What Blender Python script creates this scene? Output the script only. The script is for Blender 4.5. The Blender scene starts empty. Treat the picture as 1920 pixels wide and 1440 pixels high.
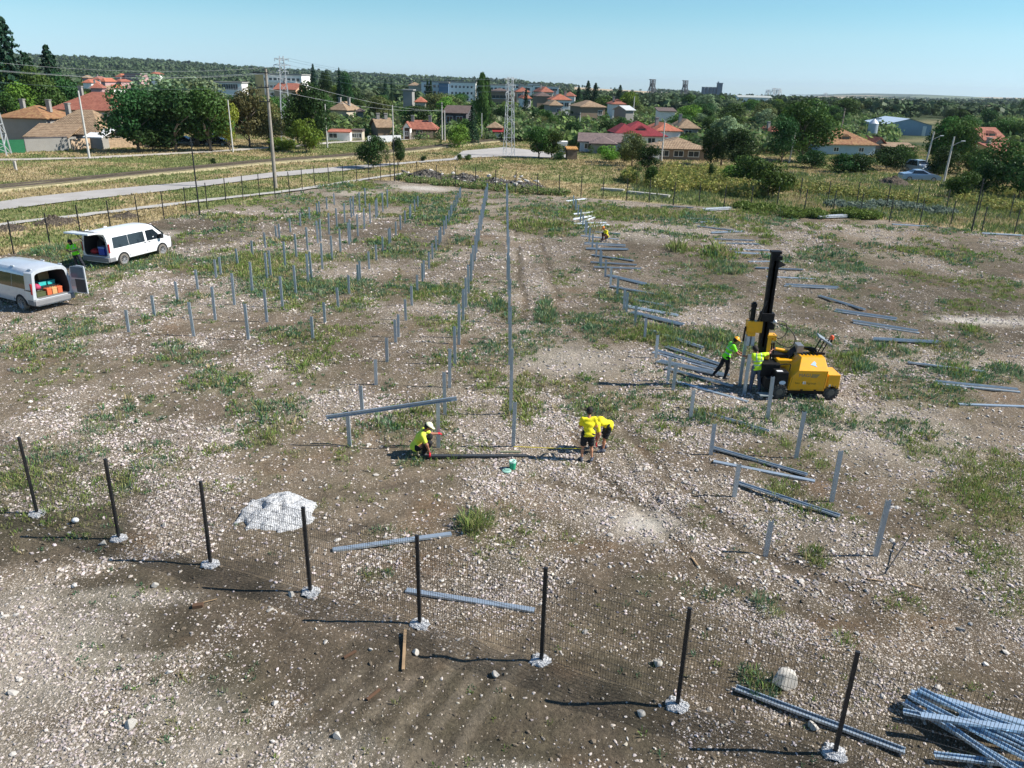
import bpy, math, random
import numpy as np
from mathutils import Vector, Matrix
random.seed(7); RNG=np.random.default_rng(7)
SC=bpy.context.scene; COL=SC.collection
# ---------------------------------------------------------------- camera
H=10.2; FPX=1457.3; PITCH=0.370553; ROLL=0.024812
cp,sp=math.cos(PITCH),math.sin(PITCH)
FW=np.array([0,cp,-sp]); R0=np.array([1.,0,0]); U0=np.array([0,sp,cp])
RT=math.cos(ROLL)*R0+math.sin(ROLL)*U0; UP=-math.sin(ROLL)*R0+math.cos(ROLL)*U0
cam=bpy.data.objects.new('camera',bpy.data.cameras.new('camera')); COL.objects.link(cam)
cam.data.sensor_width=36; cam.data.lens=FPX/1920*36; cam.data.clip_start=.1; cam.data.clip_end=40000
m=Matrix.Identity(4)
for i in range(3):
    m[i][0]=RT[i]; m[i][1]=UP[i]; m[i][2]=-FW[i]
m[2][3]=H
cam.matrix_world=m; SC.camera=cam
# ---------------------------------------------------------------- light
SUN_EL=42.0
SKYT=((0.0,(.64,.97,1.55)),(1.0,(.75,1.0,1.15)),(.012,(.64,.96,1.58)),(.029,(.67,.96,1.43)),(.055,(.72,1.01,1.30)),(.08,(.67,1.02,1.22)),(.25,(.68,1.0,1.2)))
w=bpy.data.worlds.new('World'); SC.world=w; w.use_nodes=True
nt=w.node_tree; bg=nt.nodes['Background']
sky=nt.nodes.new('ShaderNodeTexSky'); sky.sky_type='NISHITA'; sky.sun_disc=False
sky.sun_elevation=math.radians(SUN_EL); sky.sun_rotation=math.radians(91)
sky.altitude=200; sky.air_density=1.0; sky.dust_density=0.0; sky.ozone_density=1.0
tcg=nt.nodes.new('ShaderNodeTexCoord'); sxyz=nt.nodes.new('ShaderNodeSeparateXYZ'); nt.links.new(tcg.outputs['Generated'],sxyz.inputs[0])
rmp=nt.nodes.new('ShaderNodeValToRGB'); nt.links.new(sxyz.outputs[2],rmp.inputs[0])   # tint by height above the horizon: clear summer air, slightly cyan
for i,(p_,c_) in enumerate(SKYT):
    el=rmp.color_ramp.elements[0] if i==0 else rmp.color_ramp.elements[-1] if i==1 else rmp.color_ramp.elements.new(p_)
    el.position=p_; el.color=(*c_,1)
tint=nt.nodes.new('ShaderNodeMix'); tint.data_type='RGBA'; tint.blend_type='MULTIPLY'; tint.inputs[0].default_value=1
nt.links.new(sky.outputs[0],tint.inputs[6]); nt.links.new(rmp.outputs[0],tint.inputs[7]); nt.links.new(tint.outputs[2],bg.inputs[0]); bg.inputs[1].default_value=0.063
sd=bpy.data.lights.new('sun','SUN'); sd.energy=4.6; sd.angle=math.radians(.53); sd.color=(1,.955,.88)
so=bpy.data.objects.new('sun',sd); COL.objects.link(so)
e=math.radians(SUN_EL); dirv=Vector((math.cos(e)*.9995,-math.cos(e)*.02,math.sin(e)))
so.rotation_euler=dirv.to_track_quat('Z','Y').to_euler(); so.location=(30,0,60)
SC.view_settings.view_transform='Standard'; SC.view_settings.look='None'; SC.view_settings.exposure=0.74; SC.view_settings.gamma=1
SC.render.engine='CYCLES'
# ---------------------------------------------------------------- projection helpers (photo pixel -> place in the world)
def ray(x,y): return FW*FPX+RT*(x-960)-UP*(y-720)
def gp(x,y,z=0.0):
    d=ray(x,y); s=(H-z)/-d[2]; return Vector((d[0]*s,d[1]*s,z))
def at(x,y,D):
    d=ray(x,y); s=D/d[1]; return Vector((d[0]*s,D,H+d[2]*s))
def proj(p):
    d=np.array([p[0],p[1],p[2]-H],float); z=d@FW
    return 960+FPX*(d@RT)/z, 720-FPX*(d@UP)/z
def hgt(b,ty):
    lo,hi=b[2]-1,b[2]+120
    for _ in range(40):
        mm=(lo+hi)/2
        if proj((b[0],b[1],mm))[1]>ty: lo=mm
        else: hi=mm
    return lo-b[2]
def ppm(D): return FPX/(D*cp)      # pixels per metre across, far things
AZP=[-400,0,130,300,450,750,960,1100,1200,1300,1450,1600,1700,1900,2300]
E1 =[24,26,24,20,12,3,-1,-8,-11,-14,-19,-22,-22,-14,0]
E2 =[15,15,14,11,6,-1,-5,-9,-12,-14,-16,-8,-7,-6,-4]
def tz(x,y):
    x=np.asarray(x,float); y=np.asarray(y,float)
    D=np.maximum(y,600.); px=960+FPX*x/(np.maximum(y,300)*cp)
    e0=-H*1677/600; e1=np.interp(px,AZP,E1); e2=np.interp(px,AZP,E2)
    L=np.log(D); a=np.clip((L-np.log(600))/(np.log(2500)-np.log(600)),0,1); b=np.clip((L-np.log(2500))/(np.log(5500)-np.log(2500)),0,1)
    e=e0+(e1-e0)*a; e=e+(e2-e1)*b
    z=H+e*np.where(e>0,np.minimum(D,5500),D)/1677
    return np.where(y>600,z,0.)
# ---------------------------------------------------------------- noise
def vn(x,y,s,seed):
    r=np.random.default_rng(seed).random((256,256)); u=np.asarray(x)/s+1000; v=np.asarray(y)/s+1000
    i=np.floor(u).astype(int); j=np.floor(v).astype(int); fu=u-i; fv=v-j; fu=fu*fu*(3-2*fu); fv=fv*fv*(3-2*fv)
    i&=255; j&=255; i2=(i+1)&255; j2=(j+1)&255
    return (r[i,j]*(1-fu)+r[i2,j]*fu)*(1-fv)+(r[i,j2]*(1-fu)+r[i2,j2]*fu)*fv
def fbm(x,y,s,seed,n=4):
    t=0;a=.5;tt=0
    for k in range(n):
        t=t+a*vn(x,y,s,seed+k); tt+=a; a*=.55; s*=.48
    return t/tt
def sst(a,b,x): t=np.clip((x-a)/(b-a),0,1); return t*t*(3-2*t)
def lin(h):
    h=h.lstrip('#'); c=[int(h[i:i+2],16)/255 for i in (0,2,4)]
    return tuple((v/12.92 if v<=.04045 else ((v+.055)/1.055)**2.4) for v in c)
# ---------------------------------------------------------------- scene graph helpers
def tag(o,label=None,cat=None,group=None,kind=None):
    if label: o['label']=label
    if cat: o['category']=cat
    if group: o['group']=group
    if kind: o['kind']=kind
    return o
def empty(name,loc=(0,0,0),rz=0.0,label=None,cat=None,group=None):
    o=bpy.data.objects.new(name,None); COL.objects.link(o); o.location=loc; o.rotation_euler=(0,0,rz); o.empty_display_size=.2
    return tag(o,label,cat,group)
def link(name,me,mat=None,parent=None):
    o=bpy.data.objects.new(name,me); COL.objects.link(o)
    if mat is not None and len(me.materials)==0: me.materials.append(mat)
    if parent: o.parent=parent
    return o
def mesh_np(name,V,F,smooth=False,col=None):
    """V (n,3), F (m,k) int array"""
    me=bpy.data.meshes.new(name); V=np.asarray(V,np.float32); F=np.asarray(F,np.int32); k=F.shape[1]
    me.vertices.add(len(V)); me.vertices.foreach_set('co',V.ravel())
    me.loops.add(F.size); me.loops.foreach_set('vertex_index',F.ravel())
    me.polygons.add(len(F)); me.polygons.foreach_set('loop_start',np.arange(0,F.size,k,dtype=np.int32))
    try: me.polygons.foreach_set('loop_total',np.full(len(F),k,np.int32))
    except Exception: pass
    me.polygons.foreach_set('use_smooth',np.full(len(F),smooth,bool))
    me.update(calc_edges=True)
    if col is not None:
        a=me.color_attributes.new('Col','FLOAT_COLOR','POINT'); c=np.ones((len(V),4),np.float32); c[:,:3]=col; a.data.foreach_set('color',c.ravel())
    return me
class MB:
    def __init__(s): s.v=[]; s.f=[]
    def add(s,vs,fs,M=None):
        n=len(s.v)
        for p in vs: s.v.append(tuple(M@Vector(p)) if M is not None else tuple(p))
        for f in fs: s.f.append([i+n for i in f])
        return s
    def box(s,x0,x1,y0,y1,z0,z1,M=None):
        return s.add([(x0,y0,z0),(x1,y0,z0),(x1,y1,z0),(x0,y1,z0),(x0,y0,z1),(x1,y0,z1),(x1,y1,z1),(x0,y1,z1)],
            [(3,2,1,0),(4,5,6,7),(0,1,5,4),(1,2,6,5),(2,3,7,6),(3,0,4,7)],M)
    def cyl(s,a,b,r0,r1=None,n=10,cap=True):
        r1=r0 if r1 is None else r1; a=Vector(a); b=Vector(b); d=(b-a).normalized()
        u=d.orthogonal().normalized(); w=d.cross(u); vs=[]
        for c,r in ((a,r0),(b,r1)):
            for k in range(n):
                t=2*math.pi*k/n; vs.append(c+u*math.cos(t)*r+w*math.sin(t)*r)
        fs=[(k,(k+1)%n,n+(k+1)%n,n+k) for k in range(n)]
        if cap: fs+= [tuple(range(n-1,-1,-1)),tuple(range(n,2*n))]
        return s.add(vs,fs)
    def bar(s,a,b,w,h=None):
        h=h or w; a=Vector(a); b=Vector(b); d=(b-a).normalized()
        up=Vector((0,0,1)) if abs(d.z)<.95 else Vector((0,1,0))
        u=d.cross(up).normalized(); v=u.cross(d); vs=[]
        for c in (a,b):
            for p,q in ((-1,-1),(1,-1),(1,1),(-1,1)): vs.append(c+u*p*w/2+v*q*h/2)
        return s.add(vs,[(0,1,2,3),(7,6,5,4),(0,4,5,1),(1,5,6,2),(2,6,7,3),(3,7,4,0)])
    def tube(s,pts,r,n=6):
        pts=[Vector(p) for p in pts]; rings=[]; u=None
        for i,p in enumerate(pts):
            d=(pts[min(i+1,len(pts)-1)]-pts[max(i-1,0)]).normalized()
            u=d.orthogonal().normalized() if u is None else (u-d*u.dot(d)).normalized()
            w=d.cross(u); rr=r[i] if isinstance(r,(list,tuple)) else r
            rings.append([p+u*math.cos(2*math.pi*k/n)*rr+w*math.sin(2*math.pi*k/n)*rr for k in range(n)])
        vs=[q for g in rings for q in g]; fs=[]
        for i in range(len(pts)-1):
            for k in range(n): fs.append((i*n+k,i*n+(k+1)%n,(i+1)*n+(k+1)%n,(i+1)*n+k))
        fs+=[tuple(range(n-1,-1,-1)),tuple(range((len(pts)-1)*n,len(pts)*n))]
        return s.add(vs,fs)
    def lathe(s,c,axis,prof,n=20):
        c=Vector(c); d=Vector(axis).normalized(); u=d.orthogonal().normalized(); w=d.cross(u); vs=[]
        for t,r in prof:
            for k in range(n):
                a=2*math.pi*k/n; vs.append(c+d*t+u*math.cos(a)*r+w*math.sin(a)*r)
        fs=[]
        for i in range(len(prof)-1):
            for k in range(n): fs.append((i*n+k,i*n+(k+1)%n,(i+1)*n+(k+1)%n,(i+1)*n+k))
        return s.add(vs,fs)
    def ball(s,c,r,n=10,sc=(1,1,1)):
        vs=[];fs=[];mm=n//2
        for i in range(mm+1):
            t=math.pi*i/mm
            for k in range(n):
                a=2*math.pi*k/n; vs.append((c[0]+r*sc[0]*math.sin(t)*math.cos(a),c[1]+r*sc[1]*math.sin(t)*math.sin(a),c[2]+r*sc[2]*math.cos(t)))
        for i in range(mm):
            for k in range(n): fs.append((i*n+k,(i+1)*n+k,(i+1)*n+(k+1)%n,i*n+(k+1)%n))
        return s.add(vs,fs)
    def build(s,name,mat,parent=None,smooth=False,ang=None,bevel=0):
        me=bpy.data.meshes.new(name); me.from_pydata(s.v,[],s.f); me.update()
        if smooth or ang:
            me.polygons.foreach_set('use_smooth',[True]*len(me.polygons))
            if ang: me.set_sharp_from_angle(angle=math.radians(ang))
        o=link(name,me,mat,parent)
        if bevel:
            b=o.modifiers.new('bevel','BEVEL'); b.width=bevel; b.segments=2; b.limit_method='ANGLE'
        return o
def copy_tree(o,parent=None):
    c=o.copy(); COL.objects.link(c)
    if parent: c.parent=parent
    for ch in o.children: copy_tree(ch,c)
    return c
ORD=['first','second','third','fourth','fifth','sixth','seventh','eighth','ninth','tenth','eleventh','twelfth','thirteenth','fourteenth','fifteenth','sixteenth','seventeenth','eighteenth','nineteenth','twentieth']
ORD+=['twenty-'+q for q in ORD[:9]]+['thirtieth']+['thirty-'+q for q in ORD[:9]]
# ---------------------------------------------------------------- materials
def newmat(name):
    mt=bpy.data.materials.new(name); mt.use_nodes=True; n=mt.node_tree; return mt,n,n.nodes['Principled BSDF']
def N(n,t,**k):
    o=n.nodes.new(t)
    for a,b in k.items(): setattr(o,a,b)
    return o
def mixc(n,fac,a,b,mode='MIX'):
    o=N(n,'ShaderNodeMix',data_type='RGBA',blend_type=mode)
    for i,v in ((0,fac),(6,a),(7,b)):
        if isinstance(v,(int,float)): o.inputs[i].default_value=v
        elif isinstance(v,(tuple,list)): o.inputs[i].default_value=(*v[:3],1)
        else: n.links.new(v,o.inputs[i])
    return o.outputs[2]
def noise(n,scale,detail=4,rough=.6,vec=None,dist=0):
    o=N(n,'ShaderNodeTexNoise'); o.inputs['Scale'].default_value=scale; o.inputs['Detail'].default_value=detail; o.inputs['Roughness'].default_value=rough; o.inputs['Distortion'].default_value=dist
    if vec is not None: n.links.new(vec,o.inputs['Vector'])
    return o
def ramp(n,x,a,b,ca=(0,0,0),cb=(1,1,1)):
    o=N(n,'ShaderNodeValToRGB'); o.color_ramp.elements[0].position=a; o.color_ramp.elements[1].position=b
    o.color_ramp.elements[0].color=(*ca,1); o.color_ramp.elements[1].color=(*cb,1); n.links.new(x,o.inputs[0]); return o.outputs[0]
def bump(n,b,h,dist,strength=1):
    o=N(n,'ShaderNodeBump'); o.inputs['Distance'].default_value=dist; o.inputs['Strength'].default_value=strength
    n.links.new(h,o.inputs['Height']); n.links.new(o.outputs[0],b.inputs['Normal']); return o
def math_(n,op,a,b=None):
    o=N(n,'ShaderNodeMath',operation=op)
    for i,v in ((0,a),(1,b)):
        if v is None: continue
        if isinstance(v,(int,float)): o.inputs[i].default_value=v
        else: n.links.new(v,o.inputs[i])
    return o.outputs[0]
_mc={}
def M_(name,c,rough=.6,metal=0,var=.12,vs=3.0,dirt=None,bmp=0,coat=0,spec=None,trans=0):
    """plain painted / cloth / stone material with mottling and optional dirt"""
    if name in _mc: return _mc[name]
    mt,n,b=newmat(name); tc=N(n,'ShaderNodeTexCoord').outputs['Object']
    ns=noise(n,vs,6,.62,tc); c=lin(c) if isinstance(c,str) else c
    lo=tuple(v*(1-var) for v in c); hi=tuple(min(1,v*(1+var)) for v in c)
    out=mixc(n,ramp(n,ns.outputs[0],.3,.7),lo,hi)
    if dirt:
        d=noise(n,vs*2.3,8,.7,tc,.4); dc=lin(dirt[0]) if isinstance(dirt[0],str) else dirt[0]
        out=mixc(n,math_(n,'MULTIPLY',ramp(n,d.outputs[0],.45,.75),dirt[1]),out,dc)
    n.links.new(out,b.inputs['Base Color']); b.inputs['Roughness'].default_value=rough; b.inputs['Metallic'].default_value=metal
    if spec is not None: b.inputs['Specular IOR Level'].default_value=spec
    if coat: b.inputs['Coat Weight'].default_value=coat
    if bmp: bump(n,b,noise(n,vs*8,5,.6,tc).outputs[0],bmp)
    _mc[name]=mt; return mt
def glass(name,c=(.02,.03,.035),rough=.06):
    if name in _mc: return _mc[name]
    mt,n,b=newmat(name); b.inputs['Base Color'].default_value=(*c,1); b.inputs['Roughness'].default_value=rough; b.inputs['Specular IOR Level'].default_value=.8
    _mc[name]=mt; return mt
def leafmat(name,c,var=.35,tr=.25):
    if name in _mc: return _mc[name]
    mt=bpy.data.materials.new(name); mt.use_nodes=True; n=mt.node_tree; n.nodes.clear()
    out=N(n,'ShaderNodeOutputMaterial'); c=lin(c) if isinstance(c,str) else c
    oi=N(n,'ShaderNodeObjectInfo'); ns=noise(n,2.2,5,.65,N(n,'ShaderNodeTexCoord').outputs['Object'])
    a=mixc(n,ramp(n,ns.outputs[0],.35,.68),tuple(v*(1-var) for v in c),tuple(min(1,v*(1+var)) for v in c))
    hs=N(n,'ShaderNodeHueSaturation'); n.links.new(a,hs.inputs['Color'])
    n.links.new(math_(n,'ADD',math_(n,'MULTIPLY',oi.outputs['Random'],.05),.475),hs.inputs['Hue'])
    n.links.new(math_(n,'ADD',math_(n,'MULTIPLY',oi.outputs['Random'],.5),.75),hs.inputs['Value'])
    at_=N(n,'ShaderNodeAttribute',attribute_name='Col')
    cc=mixc(n,1.0,hs.outputs[0],at_.outputs['Color'],'MULTIPLY')
    d=N(n,'ShaderNodeBsdfDiffuse'); t=N(n,'ShaderNodeBsdfTranslucent'); g=N(n,'ShaderNodeBsdfGlossy'); g.inputs['Roughness'].default_value=.45
    n.links.new(cc,d.inputs[0]); n.links.new(cc,t.inputs[0]); g.inputs[0].default_value=(.6,.65,.6,1)
    m1=N(n,'ShaderNodeMixShader'); m1.inputs[0].default_value=tr; n.links.new(d.outputs[0],m1.inputs[1]); n.links.new(t.outputs[0],m1.inputs[2])
    m2=N(n,'ShaderNodeMixShader'); m2.inputs[0].default_value=.012; n.links.new(m1.outputs[0],m2.inputs[1]); n.links.new(g.outputs[0],m2.inputs[2])
    n.links.new(m2.outputs[0],out.inputs[0]); _mc[name]=mt; return mt
def galv(name='galvanised_steel',c=(.46,.54,.61),rough=.42,metal=.6):
    if name in _mc: return _mc[name]
    mt,n,b=newmat(name); tc=N(n,'ShaderNodeTexCoord').outputs['Object']
    v=N(n,'ShaderNodeTexVoronoi'); v.inputs['Scale'].default_value=30; n.links.new(tc,v.inputs['Vector'])
    ns=noise(n,4,5,.6,tc); a=mixc(n,.35,c,mixc(n,v.outputs['Color'],tuple(x*.7 for x in c),tuple(min(1,x*1.2) for x in c)))
    a=mixc(n,math_(n,'MULTIPLY',ramp(n,ns.outputs[0],.4,.7),.35),a,(.35,.34,.32))
    n.links.new(a,b.inputs['Base Color']); b.inputs['Metallic'].default_value=metal; b.inputs['Roughness'].default_value=rough
    _mc[name]=mt; return mt
def tilemat(name,c1,c2,scale=1.0):
    """clay roof tiles: courses as bump plus mottled tile colours"""
    if name in _mc: return _mc[name]
    mt,n,b=newmat(name); tc=N(n,'ShaderNodeTexCoord').outputs['Object']; c1=lin(c1); c2=lin(c2)
    ns=noise(n,1.2,8,.75,tc); v=N(n,'ShaderNodeTexVoronoi'); v.inputs['Scale'].default_value=3.2*scale; n.links.new(tc,v.inputs['Vector'])
    a=mixc(n,ramp(n,ns.outputs[0],.35,.65),c1,c2)
    a=mixc(n,.45,a,mixc(n,v.outputs['Color'],tuple(x*.55 for x in c1),tuple(min(1,x*1.35) for x in c2)))
    lich=noise(n,5,6,.7,tc); a=mixc(n,math_(n,'MULTIPLY',ramp(n,lich.outputs[0],.56,.7),.5),a,(.16,.14,.10))
    wv=N(n,'ShaderNodeTexWave',wave_type='BANDS',bands_direction='Z'); wv.inputs['Scale'].default_value=1.6*scale; wv.inputs['Distortion'].default_value=.4; n.links.new(tc,wv.inputs['Vector'])
    wx=N(n,'ShaderNodeTexWave',wave_type='BANDS',bands_direction='X'); wx.inputs['Scale'].default_value=1.3*scale; n.links.new(tc,wx.inputs['Vector'])
    a=mixc(n,math_(n,'MULTIPLY',ramp(n,wv.outputs[0],.0,.35,(1,1,1),(0,0,0)),.45),a,tuple(x*.4 for x in c1))
    n.links.new(a,b.inputs['Base Color']); b.inputs['Roughness'].default_value=.85
    bump(n,b,math_(n,'ADD',wv.outputs[0],wx.outputs[0]),.04)
    _mc[name]=mt; return mt
def wallmat(name,c,stain=.3):
    return M_(name,c,.9,0,.08,.9,((.25,.22,.18),stain),.01)
def vcol(name,rough=.9,bmp=0.0,tr=0):
    if name in _mc: return _mc[name]
    mt,n,b=newmat(name); a=N(n,'ShaderNodeAttribute',attribute_name='Col'); n.links.new(a.outputs['Color'],b.inputs['Base Color']); b.inputs['Roughness'].default_value=rough
    b.inputs['Specular IOR Level'].default_value=.25
    if tr:
        b.inputs['Subsurface Weight'].default_value=0
    _mc[name]=mt; return mt
G=galv()
BLACKP=M_('black_paint',(.012,.014,.017),.42,0,.3,4,((.12,.1,.08),.25))
CONC=M_('concrete',(.42,.40,.37),.9,0,.15,2,((.2,.18,.15),.4),.01)
WOOD=M_('weathered_wood',(.16,.125,.09),.85,0,.3,3,((.08,.07,.06),.5),.004)
HAZE=0.00005
# ================================================================ GROUND
def axis(lo,hi,step,far_lo,far_hi,g=1.14):
    a=list(np.arange(lo,hi+1e-6,step)); s=step; x=hi
    while x<far_hi: s*=g; x+=s; a.append(min(x,far_hi))
    s=step; x=lo; b=[]
    while x>far_lo: s*=g; x-=s; b.append(max(x,far_lo))
    return np.array(b[::-1]+a)
GX=np.unique(np.round(np.concatenate([axis(-52,50,.25,-9000,9000),np.arange(-5,7,.11)]),4)); GY=np.unique(np.round(np.concatenate([axis(5.5,5.6,.12,-60,5.6,1.1),np.arange(5.6,26,.12),axis(26,100,.25,26,12000,1.1)]),4))
XX,YY=np.meshgrid(GX,GY,indexing='ij'); gx=XX.ravel(); gy=YY.ravel()
def P2(px,py,z=0): p=gp(px,py,z); return (p.x,p.y)
def poly(pts): return [P2(*p) for p in pts]
def inside(x,y,pl):
    r=np.zeros(x.shape,bool); n=len(pl)
    for i in range(n):
        x1,y1=pl[i]; x2,y2=pl[(i+1)%n]
        c=((y1>y)!=(y2>y)); 
        if y1!=y2: r^= c&(x<(x2-x1)*(y-y1)/(y2-y1)+x1)
    return r
def dist_line(x,y,pl):
    d=np.full(x.shape,1e9)
    for (x1,y1),(x2,y2) in zip(pl[:-1],pl[1:]):
        dx,dy=x2-x1,y2-y1; t=np.clip(((x-x1)*dx+(y-y1)*dy)/(dx*dx+dy*dy+1e-9),0,1)
        d=np.minimum(d,np.hypot(x-x1-t*dx,y-y1-t*dy))
    return d
def ell(x,y,px,py,rx,ry,soft=.6):
    cx,cy=P2(px,py); ax=P2(px+rx,py)[0]-cx; ay=(P2(px,py-ry)[1]-P2(px,py+ry)[1])/2
    d=np.hypot((x-cx)/ax,(y-cy)/ay)
    d=d+(fbm(x,y,max(.8,min(ax,ay)),int(px+py)%97)-.5)*.9
    return 1-sst(1-soft*.6,1+soft*.4,d)
SITE=poly([(-260,520),(26,476),(94,461),(152,446),(261,421),(350,401),(487,371),(591,352),(692,338),(740,339),(854,350),(967,362),(1089,370),(1217,380),(1357,390),(1455,396),(1612,406),(1724,421),(1901,441),(2300,490),(2600,1900),(-700,1900)])
ROAD_U=[(-120,392),(0,380),(50,372),(183,358),(320,346),(403,338),(508,325),(640,313.5),(757,305.5),(860,296.5)]
ROAD_L=[(860,300.5),(765,308),(640,322),(518,333),(320,358.5),(126,379.5),(0,396),(-120,410)]
ROADP=poly(ROAD_U+ROAD_L)
PLAZA=poly([(850,297),(868,284),(945,277),(985,281),(1075,293),(1075,297),(1000,297),(945,294),(882,297)])
PATH1=poly([(-60,434),(38,418),(151,406),(320,385),(430,372),(560,357),(700,335),(765,326)])
PATH2=poly([(-60,302),(55,300),(170,297),(290,291),(430,283),(520,277),(640,267),(760,262),(790,259)])
RAIL=poly([(-160,369),(0,357),(100,347),(180,338.5),(320,324),(480,308),(640,296),(762,285),(857,273),(943,264),(1060,249),(1160,240)])
GREEN=[(350,498,60,9,.8),(420,500,60,16,1),(500,512,90,20,1),(560,535,90,16,1),(640,535,60,16,1),(700,545,40,10,.6),(745,535,22,12,.8),(800,548,45,16,1),(850,550,60,16,.9),(880,560,60,18,.8),(932,573,18,13,1.3),(1025,585,22,22,1.3),(960,590,20,12,1),(1100,600,40,14,.9),
 (1170,628,30,14,1),(1240,628,60,20,1.1),(1300,660,40,14,.6),(640,350,80,8,.9),(560,372,50,8,.6),(480,380,50,8,.6),(700,378,50,8,1),(770,375,90,11,.9),(830,395,60,12,.7),(1020,422,60,10,1.2),(1010,398,90,12,.8),(1110,395,80,10,.9),(1200,405,110,12,.9),(1330,410,110,14,.7),(1440,400,60,8,1.2),(1400,420,90,10,.6),
 (1560,480,70,14,.7),(1600,500,40,12,.7),(1660,470,60,10,.4),(1350,640,55,20,1.2),(1600,685,40,16,1.2),(1660,705,50,12,.6),(1800,700,60,16,1),(1895,700,40,18,1),(1690,740,60,26,.6),(1740,720,40,20,.5),(1860,930,70,60,.8),(1900,900,60,50,.7),(1850,1040,50,40,.7),(1760,960,60,60,.4),(1900,1120,60,60,.5),
 (890,980,26,20,1.5),(1440,1130,28,18,1.2),(1578,1197,20,12,1.1),(1528,1042,22,16,1.0),(1420,1280,35,30,1.1),(80,868,60,18,.7),(150,850,60,14,.6),(300,865,50,18,.6),(270,840,40,12,.6),(410,915,40,8,.5),(200,905,40,12,.5),(980,765,35,30,.9),(1120,770,55,26,.9),(1180,750,40,20,.6),(870,840,60,20,.45),(690,790,60,24,.35),(700,1075,30,14,.6),(720,1000,40,14,.4),(550,635,50,12,.6),(130,700,60,20,.35),(330,560,40,10,.5),(1250,620,50,12,.6),(1270,468,20,6,1.3),(1345,478,24,7,1.4),(1330,530,14,4,.8),(1290,572,12,4,1),(1240,1090,60,14,.3),(1350,1110,60,10,.6),(1700,1130,50,20,.6),(680,920,50,14,.4),(60,440,60,12,.9),(110,470,70,12,1),(100,440,60,12,.6),(1560,500,60,14,.5),(1800,480,90,10,.6),(1640,780,50,20,.3)]
DARK=[(100,1000,190,55,1),(60,930,80,26,.4),(320,1125,230,95,1.1),(520,1230,170,80,.8),(930,1350,340,125,1.15),(690,1270,160,100,1),(1120,1290,150,70,.9),(1420,1400,230,50,.8),(1180,1120,110,60,.5),(1350,1390,160,60,.8),(1750,570,230,70,.85),(1500,560,170,50,.7),(1230,500,160,60,.75),(760,450,120,45,.6),(860,500,80,25,.5),(380,435,130,28,.8),(560,425,90,30,.5),(1300,970,60,30,.5),(1850,480,150,40,.7),(1650,500,100,50,.5),(330,780,100,40,.3),(1650,1400,150,60,.5),(1050,470,60,60,.5),(1100,560,60,50,.4),(330,430,120,20,.6),(1700,1130,200,50,.5)]
PALE=[(60,1260,150,130,1),(30,1150,130,60,.8),(240,1120,150,18,.7),(330,1330,130,50,.55),(500,1420,330,50,.6),(120,1420,220,60,.5),(250,1235,120,14,.6),(1203,982,66,32,1.45),(1150,965,60,25,.6),(1060,670,110,34,.75),(960,640,60,24,.5),(1640,800,220,60,.55),(1850,603,90,9,1.5),(790,353,75,6,1.6),(680,362,80,5,.9),(1750,680,110,20,.3),(1560,1000,90,60,.25),(300,440,60,8,.7),(960,1440,120,16,.5),(1270,430,150,18,.45),(1200,440,90,16,.4)]
TRK=[[(735,525),(820,470),(900,425),(945,392)],[(1050,720),(1020,600),(1000,500),(985,405)],[(1120,800),(1180,880),(1260,950),(1400,1060),(1560,1130)],[(1380,470),(1540,490),(1720,530),(1925,600)],[(1460,600),(1640,560),(1860,520)],[(560,1440),(800,1330),(1000,1260),(1200,1230)],[(300,560),(420,470),(520,410),(640,375)],[(620,960),(800,920),(1000,930),(1150,960)]]
TRW=[poly(t) for t in TRK]
def tracks(x,y):
    o=np.zeros(x.shape)
    for k,t in enumerate(TRW):
        wob=(fbm(x,y,2.5,300+k)-.5)*.5; dd=dist_line(x,y,t)+wob
        o=np.maximum(o,np.exp(-((dd-.85)/.2)**2)*sst(.35,.55,fbm(x,y,3.3,330+k)))
    return o
def masks(x,y):
    sp_=inside(x+(fbm(x,y,1.6,31)-.5)*.9,y+(fbm(x,y,1.6,37)-.5)*.9,SITE)&(y<140)
    site=sp_.astype(float)
    g=np.zeros(x.shape); d=np.zeros(x.shape); p=np.zeros(x.shape)
    for px,py,rx,ry,a in GREEN: g=np.maximum(g,a*ell(x,y,px,py,rx*1.15,ry*1.2,1.1))
    for px,py,rx,ry,a in DARK: d=np.maximum(d,a*ell(x,y,px,py,rx,ry,.45))
    for px,py,rx,ry,a in PALE: p=np.maximum(p,a*ell(x,y,px,py,rx,ry,1.2))
    bgn=fbm(x,y,2.6,11,5); mid=sst(14,19,y)*(1-sst(60,90,y))
    g=np.maximum(g,sst(.44,.68,bgn)*(.18+.5*mid)+sst(.5,.72,fbm(x,y,.9,5))*.28*mid)
    gr=(.16+.74*sst(.36,.60,fbm(x,y,3.0,21,6)))*(1-np.clip(d,0,1)*.93)*(1-.4*np.clip(g,0,1))
    tk=tracks(x,y); gr=np.maximum(gr,np.clip(p,0,1)*.75)*(1-.85*tk); d=np.maximum(d,.55*tk*(1-np.clip(p,0,1))); g=g*(1-.7*tk)
    return site,np.clip(g,0,1.5),np.clip(d,0,1),np.clip(p,0,1.6),np.clip(gr,0,1)
near=(gy<140)&(gy>2)&(abs(gx)<140)
ns_=gx.shape; site=np.zeros(ns_); gm=np.zeros(ns_); dm=np.zeros(ns_); pm=np.zeros(ns_); gr=np.zeros(ns_)
a_,b_,c_,d_,e_=masks(gx[near],gy[near]); site[near]=a_; gm[near]=b_; dm[near]=c_; pm[near]=d_; gr[near]=e_
def L3(c): return np.array(lin(c) if isinstance(c,str) else c)[None,:]
def mx(a,b,t): return a*(1-t[:,None])+b*t[:,None]
n1=fbm(gx,gy,5,41,6); n2=fbm(gx,gy,1.3,51,5); n3=fbm(gx,gy,14,61,5)
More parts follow.
